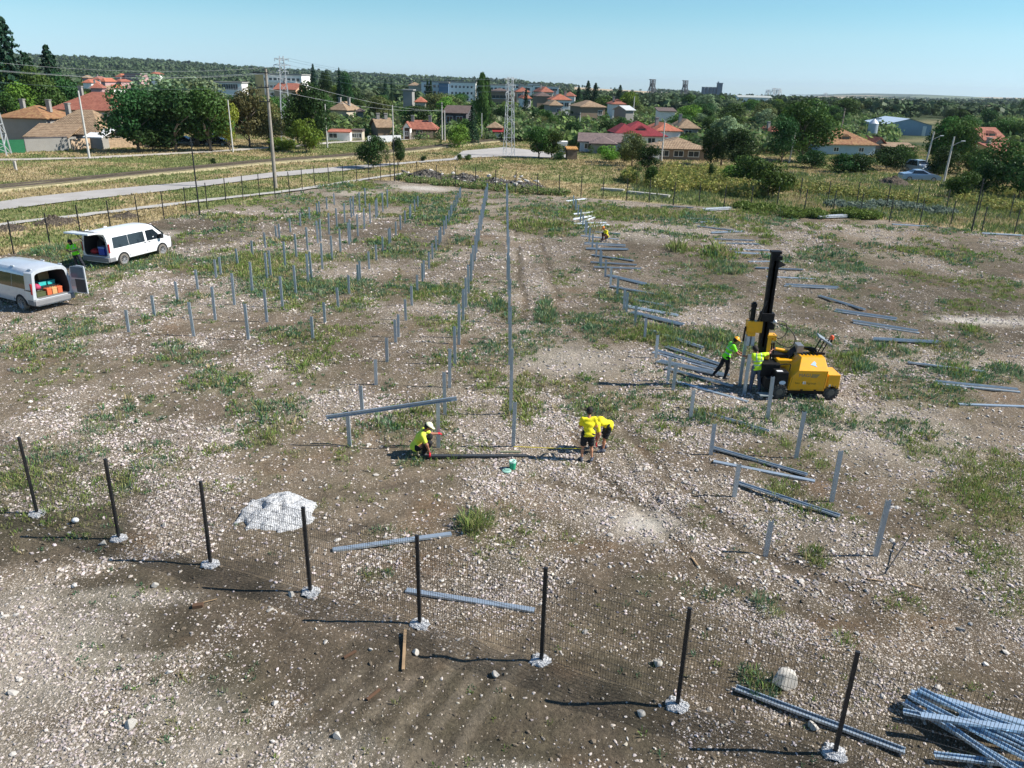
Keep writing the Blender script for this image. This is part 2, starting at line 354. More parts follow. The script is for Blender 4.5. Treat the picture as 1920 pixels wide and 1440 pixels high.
soil=mx(L3((.122,.095,.068)),L3((.180,.143,.105)),sst(.35,.65,n1))
soil=mx(soil,L3((.088,.072,.053)),dm*(.65+.35*sst(.3,.6,n2)))
soil=mx(soil,L3((.17,.105,.06)),sst(.64,.78,fbm(gx,gy,2.2,71))*.35)
soil=mx(soil,L3((.35,.315,.265)),np.clip(pm,0,1)*.8)
soil=mx(soil,L3((.085,.10,.045)),np.clip(gm,0,1)*.55)
soil=mx(soil,L3((.50,.475,.44)),np.clip(pm-1,0,.5)*1.5)
for k in range(6):   # pale strips pressed by the machine's tracks in the bare soil at the front
    ln=[P2(985-k*62,1225+k*6),P2(905-k*66,1330),P2(830-k*70,1440)]; dd=dist_line(gx,gy,ln); brk=sst(.36,.5,fbm(gx,gy,.9,400+k))*sst(8.4,9.2,gy)*(1-sst(11.6,12.2,gy))
    soil=mx(soil,L3((.155,.130,.098)),np.clip((1-sst(.10,.15,dd))*brk*.8*(abs(gx)<8),0,1))
# grassland outside the site
dry=mx(L3((.31,.25,.135)),L3((.46,.37,.22)),sst(.35,.7,n2)); grn=mx(L3((.14,.17,.065)),L3((.22,.235,.10)),sst(.3,.7,n2))
fld=mx(dry,grn,sst(.50,.64,n1*.6+n3*.4))
def band(pts,hw): 
    o=np.zeros(ns_); q=(gy<200)&(gy>10)&(abs(gx)<150); o[q]=1-sst(hw*.7,hw,dist_line(gx[q],gy[q],poly(pts))+ (n2[q]-.5)*hw*.5); return o
fld=mx(fld,L3((.10,.14,.05)),band([(-60,350),(0,345),(100,338),(200,325),(330,318),(430,308),(560,298)],2.0)*.7)
fld=mx(fld,L3((.36,.28,.165)),band([(0,372),(180,352),(330,340),(500,322),(640,308),(760,298)],2.2)*.85)
fld=mx(fld,L3((.33,.25,.145)),band([(1000,312),(1100,318),(1200,325)],8)*.6)
fld=mx(fld,L3((.14,.15,.055)),band([(1250,340),(1400,370),(1600,385),(1750,400),(1910,420)],6)*.7)
# far land: woods, stubble and green fields by large irregular parcels
ang=960+FPX*gx/(np.maximum(gy,300)*cp)
cell=fbm(gx,gy,420,81,3); cell2=fbm(gx,gy,700,91,2)
farc=mx(L3((.035,.055,.025)),L3((.055,.075,.032)),sst(.3,.7,fbm(gx,gy,60,95,4)))
tan_=((cell>.53)&(ang>1010)&(gy>900))|((ang>1060)&(ang<1215)&(gy>1500)&(gy<2900))|((ang>1340)&(ang<1450)&(gy>1800)&(gy<2600))|((ang>1480)&(ang<1570)&(gy>2600)&(gy<3800))|((ang>1740)&(gy>4200))
grf=((cell2>.56)&(ang>1300)&(gy>700))|((ang>1780)&(gy>420)&(gy<900))
farc=mx(farc,L3((.085,.125,.045)),grf.astype(float)); farc=mx(farc,L3((.40,.32,.22)),tan_.astype(float))
t=sst(128,150,gy)*((ang<600)|(ang>1090)|(gy>146)); t=np.where((ang>1225)&(ang<1300)&(gy>185)&(gy<235),0,t); fld=mx(fld,L3((.05,.068,.03)),t*(.6+.4*(fbm(gx,gy,12,99)>.45)))
t2=(gy>330); fld[t2]=farc[t2]
colr=mx(fld,soil,site)
colr=mx(colr,soil,((gy<6)|((gy<20)&(abs(gx)<60))).astype(float)*(1-site))
roadm=(inside(gx,gy,ROADP)|inside(gx,gy,PLAZA))
zrel=np.zeros(ns_); q=near
zrel[q]=(fbm(gx[q],gy[q],1.1,3,4)-.5)*.09*site[q]+(fbm(gx[q],gy[q],.55,4,3)-.5)*.085*site[q]*(1-sst(25,45,gy[q]))+(fbm(gx[q],gy[q],6,8,3)-.5)*.16*site[q]
zrel[q]-=.05*tracks(gx[q],gy[q])*site[q]
# wheel ruts pressed into the bare soil at the front
for k,o in enumerate((0,.32,.75,1.15,1.6)):
    ln=[P2(862-o*210,1440),P2(940-o*200,1330),P2(1018-o*190,1225)]
    dd=dist_line(gx[q],gy[q],ln); zrel[q]-=.032*np.exp(-(dd/.13)**2)*(1-sst(.2,.9,fbm(gx[q],gy[q],1,100+k))); zrel[q]+=.012*np.exp(-((dd-.3)/.12)**2)
ln=poly([(1200,1000),(1280,980),(1190,900),(1150,820)]); dd=dist_line(gx[q],gy[q],ln); zrel[q]-=.05*np.exp(-(dd/.12)**2)
GZ=tz(gx,gy)+zrel
def ground_z(x,y): 
    i=np.clip(np.searchsorted(GX,x)-1,0,len(GX)-2); j=np.clip(np.searchsorted(GY,y)-1,0,len(GY)-2); Z=GZ.reshape(XX.shape)
    fx=(x-GX[i])/(GX[i+1]-GX[i]); fy=(y-GY[j])/(GY[j+1]-GY[j])
    return (Z[i,j]*(1-fx)+Z[i+1,j]*fx)*(1-fy)+(Z[i,j+1]*(1-fx)+Z[i+1,j+1]*fx)*fy
nx,ny=XX.shape; idx=np.arange(nx*ny).reshape(nx,ny)
F=np.stack([idx[:-1,:-1],idx[1:,:-1],idx[1:,1:],idx[:-1,1:]],-1).reshape(-1,4)
me=mesh_np('ground',np.stack([gx,gy,GZ],1),F,True,colr)
a=me.color_attributes.new('Mix','FLOAT_COLOR','POINT'); c=np.ones((len(gx),4),np.float32); c[:,0]=gr*site; c[:,1]=np.clip(gm,0,1)*site+(1-site)*.6; c[:,2]=site; a.data.foreach_set('color',c.ravel())
mt,n,b=newmat('ground_soil_and_gravel')
geo=N(n,'ShaderNodeTexCoord').outputs['Object']; ca=N(n,'ShaderNodeAttribute',attribute_name='Col').outputs['Color']
mxa=N(n,'ShaderNodeAttribute',attribute_name='Mix'); sepm=N(n,'ShaderNodeSeparateColor'); n.links.new(mxa.outputs['Color'],sepm.inputs[0])
na=noise(n,1.7,9,.7,geo,.3); nb=noise(n,14,6,.75,geo)
base=mixc(n,ramp(n,na.outputs[0],.3,.7),mixc(n,1,ca,(.72,.72,.72),'MULTIPLY'),mixc(n,1,ca,(1.3,1.27,1.24),'MULTIPLY'))
base=mixc(n,ramp(n,nb.outputs[0],.34,.66),mixc(n,1,base,(.62,.62,.62),'MULTIPLY'),mixc(n,1,base,(1.36,1.36,1.36),'MULTIPLY'))
nfar=noise(n,.9,8,.8,geo); base=mixc(n,ramp(n,nfar.outputs[0],.35,.68),mixc(n,1,base,(.8,.82,.78),'MULTIPLY'),mixc(n,1,base,(1.18,1.16,1.15),'MULTIPLY'))
hs=[]
wn=noise(n,6,3,.6,geo); wv=N(n,'ShaderNodeVectorMath',operation='ADD'); sc_=N(n,'ShaderNodeVectorMath',operation='SCALE'); n.links.new(wn.outputs['Color'],sc_.inputs[0]); sc_.inputs[3].default_value=.06
n.links.new(geo,wv.inputs[0]); n.links.new(sc_.outputs[0],wv.inputs[1])
for sc,thr,rad,k in ((11,.80,.40,1.0),(21,.95,.42,1.0),(43,1.05,.44,.8)):
    v=N(n,'ShaderNodeTexVoronoi'); v.inputs['Scale'].default_value=sc; n.links.new(wv.outputs[0],v.inputs['Vector'])
    s2=N(n,'ShaderNodeSeparateColor'); n.links.new(v.outputs['Color'],s2.inputs[0])
    on=math_(n,'LESS_THAN',s2.outputs[0],math_(n,'MULTIPLY',sepm.outputs[0],thr))
    r_=math_(n,'MULTIPLY',math_(n,'ADD',math_(n,'MULTIPLY',s2.outputs[1],.7),.45),rad)
    cir=math_(n,'LESS_THAN',v.outputs['Distance'],r_)
    msk=math_(n,'MULTIPLY',math_(n,'MULTIPLY',on,cir),k)
    sc2=mixc(n,s2.outputs[2],(.27,.23,.18),(.66,.58,.50))
    base=mixc(n,msk,base,sc2)
    dome=math_(n,'MULTIPLY',msk,math_(n,'SUBTRACT',1.0,math_(n,'DIVIDE',v.outputs['Distance'],r_))); hs.append(math_(n,'MULTIPLY',dome,.5/sc*20))
n.links.new(base,b.inputs['Base Color']); b.inputs['Roughness'].default_value=.95; b.inputs['Specular IOR Level'].default_value=.15
hh=math_(n,'ADD',math_(n,'ADD',hs[0],hs[1]),math_(n,'ADD',math_(n,'MULTIPLY',nb.outputs[0],.9),math_(n,'MULTIPLY',na.outputs[0],2.2)))
bump(n,b,hh,.05,.9)
ground=link('ground',me,mt); tag(ground,kind='structure')
# ---- flat paved sheets laid on the ground
def sheet(name,pl,z,mat,kind='structure',thick=0):
    me=bpy.data.meshes.new(name); k=len(pl)
    import bmesh
    bm=bmesh.new(); vs=[bm.verts.new((p[0],p[1],z)) for p in pl]; bm.faces.new(vs); bmesh.ops.triangulate(bm,faces=bm.faces[:]); bmesh.ops.recalc_face_normals(bm,faces=bm.faces[:])
    if sum(f.normal.z for f in bm.faces)<0: bmesh.ops.reverse_faces(bm,faces=bm.faces[:])
    bm.to_mesh(me); bm.free(); o=link(name,me,mat); tag(o,kind=kind); return o
def ribbon(pl,hw,z,name,mat,kind='structure',jit=.15):
    vs=[];fs=[]; pts=[]
    for (x1,y1),(x2,y2) in zip(pl[:-1],pl[1:]):
        L=math.hypot(x2-x1,y2-y1); k=max(1,int(L/1.2))
        for i in range(k): pts.append((x1+(x2-x1)*i/k,y1+(y2-y1)*i/k))
    pts.append(pl[-1]); P=np.array(pts); T=np.gradient(P,axis=0); T/=np.linalg.norm(T,axis=1)[:,None]; Nn=np.stack([-T[:,1],T[:,0]],1)
    j1=RNG.normal(0,jit,len(P)); j2=RNG.normal(0,jit,len(P))
    A=P+Nn*(hw+j1)[:,None]; B=P-Nn*(hw+j2)[:,None]
    V=np.zeros((2*len(P),3)); V[0::2,:2]=A; V[1::2,:2]=B; V[:,2]=z
    F=np.array([[2*i+1,2*i+3,2*i+2,2*i] for i in range(len(P)-1)])
    o=link(name,mesh_np(name,V,F),mat); tag(o,kind=kind); return o,P
ROADM=M_('road_dust_asphalt',(.37,.35,.33),.95,0,.14,.35,((.30,.27,.22),.5),.02)
sheet('road',ROADP,.10,ROADM); sheet('plaza',PLAZA,.104,ROADM)
ribbon(PATH1,.55,.11,'path',M_('path_gravel',(.42,.40,.37),.95,0,.2,1,((.25,.22,.16),.7),.02),jit=.12)
ribbon(PATH2,1.2,.10,'path',M_('dirt_track',(.44,.40,.35),.95,0,.2,.4,((.3,.25,.18),.6),.02),jit=.2)
# railway track: ballast bed, sleepers, two rails
rt=empty('railway_track',(0,0,0),0,'rusty single railway track running through the dry grass beside the road','railway')
o,RP=ribbon(RAIL,1.0,.22,'ballast',M_('ballast_grassy',(.42,.36,.20),.95,0,.3,3,((.22,.24,.10),.6),.03),kind=None,jit=.1); o.parent=rt
V=[];T=np.gradient(RP,axis=0); T/=np.linalg.norm(T,axis=1)[:,None]; Nn=np.stack([-T[:,1],T[:,0]],1)
for s in (1,-1):
    mb=MB()
    for i in range(len(RP)-1):
        a=RP[i]+Nn[i]*1.15*s; b2=RP[i+1]+Nn[i+1]*1.15*s; c2=RP[i]+Nn[i]*1.5*s; d2=RP[i+1]+Nn[i+1]*1.5*s
        mb.add([(a[0],a[1],.219),(b2[0],b2[1],.219),(d2[0],d2[1],-.05),(c2[0],c2[1],-.05)],[(0,1,2,3)])
    mb.build('embankment',M_('embankment_soil',(.30,.26,.15),.95,0,.4,3),rt)
for s in (1,-1):
    mb=MB()
    for i in range(len(RP)-1): 
        a=RP[i]+Nn[i]*.75*s; b2=RP[i+1]+Nn[i+1]*.75*s; mb.bar((a[0],a[1],.36),(b2[0],b2[1],.36),.07,.15)
    mb.build('rail',M_('rail_rust',(.10,.08,.065),.6,.4,.2,4),rt)
# ---------------------------------------------------------------- stones
def rocks_mesh(name,P,S,colr,sub=0):
    """angular stones: jittered icosahedra"""
    t=(1+5**.5)/2; iv=np.array([(-1,t,0),(1,t,0),(-1,-t,0),(1,-t,0),(0,-1,t),(0,1,t),(0,-1,-t),(0,1,-t),(t,0,-1),(t,0,1),(-t,0,-1),(-t,0,1)],float)/math.sqrt(1+t*t)
    fi=np.array([(0,11,5),(0,5,1),(0,1,7),(0,7,10),(0,10,11),(1,5,9),(5,11,4),(11,10,2),(10,7,6),(7,1,8),(3,9,4),(3,4,2),(3,2,6),(3,6,8),(3,8,9),(4,9,5),(2,4,11),(6,2,10),(8,6,7),(9,8,1)])
    n=len(P); J=RNG.uniform(.62,1.25,(n,12,1)); V=iv[None]*J
    V=V*np.stack([RNG.uniform(.8,1.5,n),RNG.uniform(.6,1,n),RNG.uniform(.4,.75,n)],1)[:,None,:]
    a=RNG.uniform(0,2*math.pi,n); ca_,sa=np.cos(a)[:,None],np.sin(a)[:,None]
    X=V[...,0]*ca_-V[...,1]*sa; Y=V[...,0]*sa+V[...,1]*ca_; Z=V[...,2]
    tl=RNG.uniform(-.4,.4,n)[:,None]; X,Z=X*np.cos(tl)-Z*np.sin(tl),X*np.sin(tl)+Z*np.cos(tl)
    V=np.stack([X,Y,Z],-1)*S[:,None,None]+P[:,None,:]
    Fq=(fi[None]+12*np.arange(n)[:,None,None]).reshape(-1,3)
    return mesh_np(name,V.reshape(-1,3),Fq,False,np.repeat(colr,12,0))
def scatter(n,y0,y1,margin=1.0):
    y=np.sqrt(RNG.uniform(y0*y0,y1*y1,n)); hw=y*.72+2.2+margin*.3; x=RNG.uniform(-1,1,n)*hw; return x,y
pts=[]
for n0,y0,y1,s0,s1 in ((115000,6.6,14,.008,.040),(115000,14,25,.017,.056),(80000,25,42,.030,.072),(52000,42,64,.045,.095)):
    x,y=scatter(n0,y0,y1); s_,g_,d_,p_,r_=masks(x,y); keep=(RNG.random(n0)<(r_**1.2)*.66*(.12+1.15*sst(.38,.62,fbm(x,y,.8,211)*.6+fbm(x,y,2.4,212)*.4))+.02)&(s_>0)
    x,y=x[keep],y[keep]; s=s0+(s1-s0)*RNG.random(len(x))**1.7; pts.append((x,y,s,p_[keep]))
x=np.concatenate([p[0] for p in pts]); y=np.concatenate([p[1] for p in pts]); s=np.concatenate([p[2] for p in pts])
z=ground_z(x,y)+s*.15; v=(.18+.46*RNG.random(len(x)))*np.where(y<14,.88,1); cc=np.stack([v*1.04,v*RNG.uniform(.87,.95,len(x)),v*RNG.uniform(.76,.89,len(x))],1)
o=link('gravel_stones',rocks_mesh('gravel_stones',np.stack([x,y,z],1),s,cc),vcol('stone_colours'))
tag(o,'pale loose stones strewn over the brown soil of the site','stones',kind='stuff')
# bigger lumps scattered: clods and stones
x,y=scatter(1500,7,30); s_,g_,d_,p_,r_=masks(x,y); k=(s_>0)&(RNG.random(len(x))>d_*.9); x,y=x[k],y[k]; s=.03+.05*RNG.random(len(x))**3; v=RNG.uniform(.35,.62,len(x))
o=link('larger_stones',rocks_mesh('larger_stones',np.stack([x,y,ground_z(x,y)+s*.2],1),s,np.stack([v,v*.93,v*.84],1)),vcol('stone_colours')); tag(o,'fist sized pale stones lying here and there on the soil','stones',kind='stuff')
x,y=scatter(4500,7,20); s_,g_,d_,p_,r_=masks(x,y); k=(s_>0)&(RNG.random(len(x))<d_+.1); x,y=x[k],y[k]; s=.012+.04*RNG.random(len(x))**3; v=RNG.uniform(.10,.17,len(x))
o=link('soil_clods',rocks_mesh('soil_clods',np.stack([x,y,ground_z(x,y)+s*.2],1),s,np.stack([v,v*.8,v*.58],1)),vcol('stone_colours')); tag(o,'dark clods of earth on the bare soil in front of the fence','soil',kind='stuff')
STONE=M_('limestone',(.48,.45,.40),.85,0,.15,9,((.3,.26,.2),.5),.01)
def rock(px,py,s,label,sh=(1,.8,.75)):
    p=gp(px,py); V=[]; me=None
    mb=MB(); import bmesh
    bm=bmesh.new(); bmesh.ops.create_icosphere(bm,subdivisions=3,radius=1)
    rs=random.Random(int(px*3+py)); pl=[(Vector((rs.gauss(0,1),rs.gauss(0,1),rs.gauss(0,.8))).normalized(),rs.uniform(.42,.8)) for _ in range(9)]
    for v in bm.verts:
        for nn,dd in pl:
            k=v.co.dot(nn)-dd
            if k>0: v.co-=nn*k
        v.co=Vector((v.co.x*sh[0]*s,v.co.y*sh[1]*s,v.co.z*sh[2]*s))
    me=bpy.data.meshes.new('rock'); bm.to_mesh(me); bm.free()
    o=link('rock',me,STONE); o.location=(p.x,p.y+s*.3,ground_z(p.x,p.y)+s*sh[2]*.45); o.rotation_euler=(rs.uniform(-.3,.3),rs.uniform(-.3,.3),rs.uniform(0,6)); tag(o,label,'rock'); return o
rock(1472,1290,.27,'large angular pale boulder behind the front fence at lower right',(1,.7,1.0))
rock(1527,1365,.11,'flat pale stone lying against the lone beam at lower right')
rock(289,1104,.10,'bright white stone on the dark bare soil at lower left')
rock(778,1228,.09,'white stone lying right beside the wooden stake')
rock(930,1270,.10,'white stone with a dark side on the soil below the tall fence post')
rock(1232,1245,.12,'grey pale stone inside the fence left of its seventh post')
rock(1201,1338,.10,'brown stone left of the footing of the seventh fence post')
rock(546,1118,.10,'rounded pale stone beside the footing of the fourth fence post')
rock(633,1388,.09,'pair like pale stone on the bare soil at the bottom of the photo')
rock(245,1366,.12,'bright whitish stone at the bottom left on the gravel')
rock(194,1022,.10,'brownish stone on the ground near the second fence post')
rock(307,985,.09,'pinkish white stone behind the fence near its second post')
# gravel heap behind the fence
def heap(name,px,py,rx,ry,h,mat,label,cat='heap',rough=.25,seed=1,holes=None):
    c=gp(px,py); ax=gp(px+rx,py).x-c.x; ay=(gp(px,py-ry).y-gp(px,py+ry).y)/2; n_=70
    u,v=np.meshgrid(np.linspace(-1.25,1.25,n_),np.linspace(-1.25,1.25,n_),indexing='ij'); r=np.hypot(u,v)+(fbm(u*3+seed,v*3,1,seed)-.5)*.5
    X=u*ax;Y=v*ay; f=np.clip(1-r,0,1)**.75; f=np.where(r<1,f,0)
    Z=f*h*(.55+.9*fbm(X+seed,Y,max(.3,min(ax,ay)*.45),seed+5))+f*(fbm(X,Y,.18,seed+9)-.5)*rough
    Z=np.where(r<1,Z+.012,-.08)
    if holes:
        for hx,hy,hr,hd in holes: Z-=hd*np.exp(-(((u-hx)**2+(v-hy)**2)/hr**2))*(r<1)
        Z=np.where(r<1,np.maximum(Z,.01),Z)
    gz=ground_z(c.x+X,c.y+Y); V=np.stack([X,Y,Z+gz-float(ground_z(c.x,c.y))],-1).reshape(-1,3); i=np.arange(n_*n_).reshape(n_,n_)
    F=np.stack([i[:-1,:-1],i[1:,:-1],i[1:,1:],i[:-1,1:]],-1).reshape(-1,4)
    o=link(name,mesh_np(name,V,F,True),mat); o.location=(c.x,c.y,float(ground_z(c.x,c.y))); tag(o,label,cat); return o
def gravelmat(name,c,s=40,bm_=.03,lo=.6):
    mt,n,b=newmat(name); tc=N(n,'ShaderNodeTexCoord').outputs['Object']; c=np.array(c)
    v=N(n,'ShaderNodeTexVoronoi'); v.inputs['Scale'].default_value=s; n.links.new(tc,v.inputs['Vector']); v2=N(n,'ShaderNodeTexVoronoi'); v2.inputs['Scale'].default_value=s*2.3; n.links.new(tc,v2.inputs['Vector'])
    s2=N(n,'ShaderNodeSeparateColor'); n.links.new(v.outputs['Color'],s2.inputs[0]); a=mixc(n,s2.outputs[0],tuple(c*lo),tuple(np.minimum(1,c*1.25)))
    ns=noise(n,3,6,.7,tc); a=mixc(n,math_(n,'MULTIPLY',ramp(n,ns.outputs[0],.45,.75),.5),a,tuple(c*.55))
    n.links.new(a,b.inputs['Base Color']); b.inputs['Roughness'].default_value=.95
    bump(n,b,math_(n,'ADD',v.outputs['Distance'],v2.outputs['Distance']),bm_,1); b.inputs['Specular IOR Level'].default_value=.2
    return mt
WG=gravelmat('white_gravel',(.80,.81,.82),30,.03,.55)
heap('gravel_heap',520,958,74,38,.34,WG,'white gravel heap lying behind the front fence between its third and fourth posts','gravel heap',.22,3,[(-.5,.05,.26,.30),(.05,.1,.12,.2),(.12,-.2,.10,.14),(.4,.5,.12,.14),(-.1,.5,.14,.14),(.3,.2,.08,.12)])
DIRT=gravelmat('dug_earth',(.16,.13,.10),9,.10,.5); RUB=gravelmat('dark_rubble',(.17,.155,.135),3.5,.25,.3)
heap('earth_mound',105,419,40,7,.5,DIRT,'dark earth mound behind the fence beside its second and third posts, upper left','earth mound',.5,12)
heap('earth_mound',235,408,26,5,.35,DIRT,'small dark earth mound behind the white van with the raised tailgate','earth mound',.4,15)
heap('earth_mound',20,430,30,6,.35,DIRT,'low dug earth mound at the left edge behind the fence','earth mound',.4,17)
heap('rubble_heap',800,334,48,7,.8,RUB,'dark rubble heap with pale slabs, leftmost of those behind the rows of steel posts','rubble heap',1.0,21)
heap('rubble_heap',868,340,42,7,.75,RUB,'broken dark rubble heap in the middle behind the steel post rows','rubble heap',1.0,23)
heap('rubble_heap',930,346,42,6,.6,RUB,'greyish rubble heap with dry branches behind the steel post rows','rubble heap',.9,25)
heap('rubble_heap',985,352,40,6,.5,RUB,'brownish low rubble heap, rightmost behind the steel post rows','rubble heap',.8,27)
heap('earth_mound',1675,346,26,5,.8,DIRT,'little dark earth mound on bare ground in front of the parked silver cars','earth mound',.5,29)
# loose rubble blocks among the heaps
x=[];y=[]
for cx,cy,r in ((800,334,45),(868,340,40),(930,346,40),(985,350,40)):
    for k in range(60):
        p=gp(cx+random.gauss(0,r*.45),cy+random.gauss(0,4)); x.append(p.x); y.append(p.y)
x=np.array(x);y=np.array(y); s=.08+.28*RNG.random(len(x))**2; v=np.where(RNG.random(len(x))<.4,RNG.uniform(.4,.6,len(x)),RNG.uniform(.07,.18,len(x)))
o=link('rubble_blocks',rocks_mesh('rubble_blocks',np.stack([x,y,s*.5+RNG.random(len(x))*.5],1),s,np.stack([v,v*.95,v*.88],1)),vcol('stone_colours')); tag(o,'broken blocks and slabs strewn over the rubble heaps','rubble',kind='stuff')
# ================================================================ LOW PLANTS
def blades(name,P,hgt_,wid,nb,colr,spread,mat,lean=.5):
    """tufts: nb tapering leaf blades from every point"""
    n=len(P); a=RNG.uniform(0,2*math.pi,(n,nb)); rr=RNG.random((n,nb))**.6*spread[:,None]
    bx=P[:,0,None]+np.cos(a)*rr; by=P[:,1,None]+np.sin(a)*rr; bz=np.repeat(P[:,2,None],nb,1)
    h=hgt_[:,None]*RNG.uniform(.5,1.1,(n,nb)); l=lean*RNG.uniform(.1,1,(n,nb))*h; d=a+RNG.normal(0,.8,(n,nb))
    tx=bx+np.cos(d)*l; ty=by+np.sin(d)*l; tzz=bz+h
    o=RNG.uniform(0,math.pi,(n,nb)); w=wid[:,None]*RNG.uniform(.6,1.2,(n,nb))/2; ox,oy=np.cos(o)*w,np.sin(o)*w
    mxx=(bx*.45+tx*.55)-np.cos(d)*l*.15; my=(by*.45+ty*.55)-np.sin(d)*l*.15; mz=bz+h*.62
    q=np.stack([np.stack([bx-ox*.5,by-oy*.5,bz-.02],-1),np.stack([mxx-ox,my-oy,mz],-1),np.stack([tx,ty,tzz],-1),np.stack([mxx+ox,my+oy,mz],-1)],2)
    V=q.reshape(-1,3); F=np.arange(len(V)).reshape(-1,4)
    c=np.repeat(np.repeat(colr[:,None,:],nb,1)*RNG.uniform(.75,1.25,(n,nb,1)),4,1).reshape(-1,3)
    return link(name,mesh_np(name,V,F,False,np.clip(c,0,1)),mat)
LEAFW=leafmat('weed_leaves',(1,1,1),.12,.3)
def pick(cols,n):
    c=np.array(cols); i=RNG.integers(0,len(c),n); return c[i]
# weeds on the site
xs=[];ys=[]
for n0,y0,y1 in ((34000,7.5,22),(60000,22,48),(50000,48,86)):
    x,y=scatter(n0,y0,y1,2); s_,g_,d_,p_,r_=masks(x,y); k=(s_>0)&(RNG.random(n0)<np.clip(g_-.08,0,1)**1.15*(.75 if y0<22 else .85)); xs.append(x[k]); ys.append(y[k])
x=np.concatenate(xs); y=np.concatenate(ys); n0=len(x); s_,g_,d_,p_,r_=masks(x,y)
cn=fbm(x,y,3,33); blue=np.array([(.12,.23,.12),(.16,.27,.15),(.11,.21,.11),(.24,.31,.17)]); yel=np.array([(.25,.33,.09),(.30,.34,.11),(.20,.30,.08),(.32,.32,.14)])
rightp=sst(6,12,x/np.maximum(y,1)*14)
i1=RNG.integers(0,4,n0); c=np.where(((cn>.52)|(RNG.random(n0)<.3)|((x>6)&(y<22)))[:,None],yel[i1],blue[i1]); c=np.where((RNG.random(n0)<.13)[:,None],np.array([(.46,.38,.22)]),c)
hh=(.055+.15*np.clip(g_,0,1.3)**1.4*RNG.uniform(.5,1.3,n0))*np.where(y>45,1.5,1); hh=np.where(g_>1.1,hh*1.25,hh)*np.where(RNG.random(n0)<.06,2.0,1)
o=blades('weeds',np.stack([x,y,ground_z(x,y)],1),hh,np.where(y<22,.028,np.where(y<48,.045,.10)),9,c,.06+.13*np.clip(g_,0,1.2)+np.where(y>45,.12,0),LEAFW,.8)
tag(o,'low bluish green weeds growing in patches over the stony site','weeds',kind='stuff')
# dead straw bits
x,y=scatter(5000,7,26); s_,g_,d_,p_,r_=masks(x,y); k=(s_>0)&(fbm(x,y,2,77)>.5); x,y=x[k],y[k]
o=blades('dry_straw',np.stack([x,y,ground_z(x,y)+.015],1),np.full(len(x),.03),np.full(len(x),.008),2,pick([(.42,.33,.2),(.3,.22,.12)],len(x)),np.full(len(x),.03),LEAFW,4.0); tag(o,'bits of dry straw lying on the soil','straw',kind='stuff')
def onroad(x,y): 
    return inside(x,y,ROADP)|inside(x,y,PLAZA)|(dist_line(x,y,PATH1)<.6)|(dist_line(x,y,PATH2)<1.2)|(dist_line(x,y,RAIL)<1.5)
# meadow outside the fence
n0=130000; y=RNG.uniform(36,165,n0); x=RNG.uniform(-1,1,n0)*(y*.74+3); k=~inside(x,y,SITE)&~onroad(x,y)&((RNG.random(n0)<1.0)); x,y=x[k],y[k]; n0=len(x)
nn=fbm(x,y,5,41,6)*.6+fbm(x,y,14,61,5)*.4; right=(x>.12*y+2)&(y<105)
dryc=pick([(.50,.41,.23),(.42,.34,.18),(.56,.46,.28),(.34,.28,.14)],n0); grc=pick([(.20,.25,.085),(.27,.29,.11),(.16,.22,.075),(.32,.32,.14)],n0); gyc=pick([(.20,.27,.09),(.16,.22,.075),(.28,.30,.11),(.14,.20,.07),(.18,.23,.15)],n0)
c=np.where((nn+RNG.normal(0,.04,n0)>.51)[:,None],grc,dryc); rsel=right&(fbm(x,y,3.5,141,4)+RNG.normal(0,.06,n0)>.44); c=np.where(rsel[:,None],gyc,c)
hh=np.where(right,.42,.24)*RNG.uniform(.5,1.2,n0)
o=blades('meadow_grass',np.stack([x,y,np.zeros(n0)],1),hh,np.full(n0,.09)*np.where(y>100,1.5,1),4,c,np.full(n0,.35),LEAFW,.6); tag(o,'dry yellow and green grass on the meadow beyond the fences','grass',kind='stuff')
# tall fennel like weeds, yellow green
def tallweeds(lst,label,cols,hm,n_per=260,wid=.12):
    P=[];Hh=[]
    for px,py,rx,ry in lst:
        c=gp(px,py); ax=abs(gp(px+rx,py).x-c.x); ay=abs(gp(px,py-ry).y-gp(px,py+ry).y)/2
        n_=int(n_per*max(1,ax*ay/12)); a=RNG.uniform(0,2*math.pi,n_); r=np.sqrt(RNG.random(n_)); P.append(np.stack([c.x+np.cos(a)*r*ax,c.y+np.sin(a)*r*ay,np.zeros(n_)],1)); Hh.append(hm*RNG.uniform(.5,1.15,n_)*(1-.4*r))
    P=np.concatenate(P);Hh=np.concatenate(Hh); cols=pick(cols,len(P))
    # stems with many small leaves spread up their height
    V=[];C=[]
    for k in range(14):
        t=RNG.uniform(.15,1,len(P)); r=.28*RNG.random(len(P)); a=RNG.uniform(0,6.28,len(P)); cx=P[:,0]+np.cos(a)*r; cy=P[:,1]+np.sin(a)*r; cz=Hh*t
        u=RNG.normal(0,1,(len(P),3)); u/=np.linalg.norm(u,axis=1)[:,None]; v=np.cross(u,RNG.normal(0,1,(len(P),3))); v/=np.linalg.norm(v,axis=1)[:,None]
        c3=np.stack([cx,cy,cz],1); s=wid*RNG.uniform(.6,1.3,len(P))[:,None]
        V.append(np.stack([c3-u*s,c3-v*s*.6,c3+u*s,c3+v*s*.6],1)); C.append(np.repeat((cols*RNG.uniform(.7,1.25,(len(P),1)))[:,None,:],4,1))
    V=np.concatenate(V).reshape(-1,3); C=np.concatenate(C).reshape(-1,3)
    o=link('tall_weeds',mesh_np('tall_weeds',V,np.arange(len(V)).reshape(-1,4),False,np.clip(C,0,1)),LEAFW); tag(o,label,'weeds',kind='stuff')
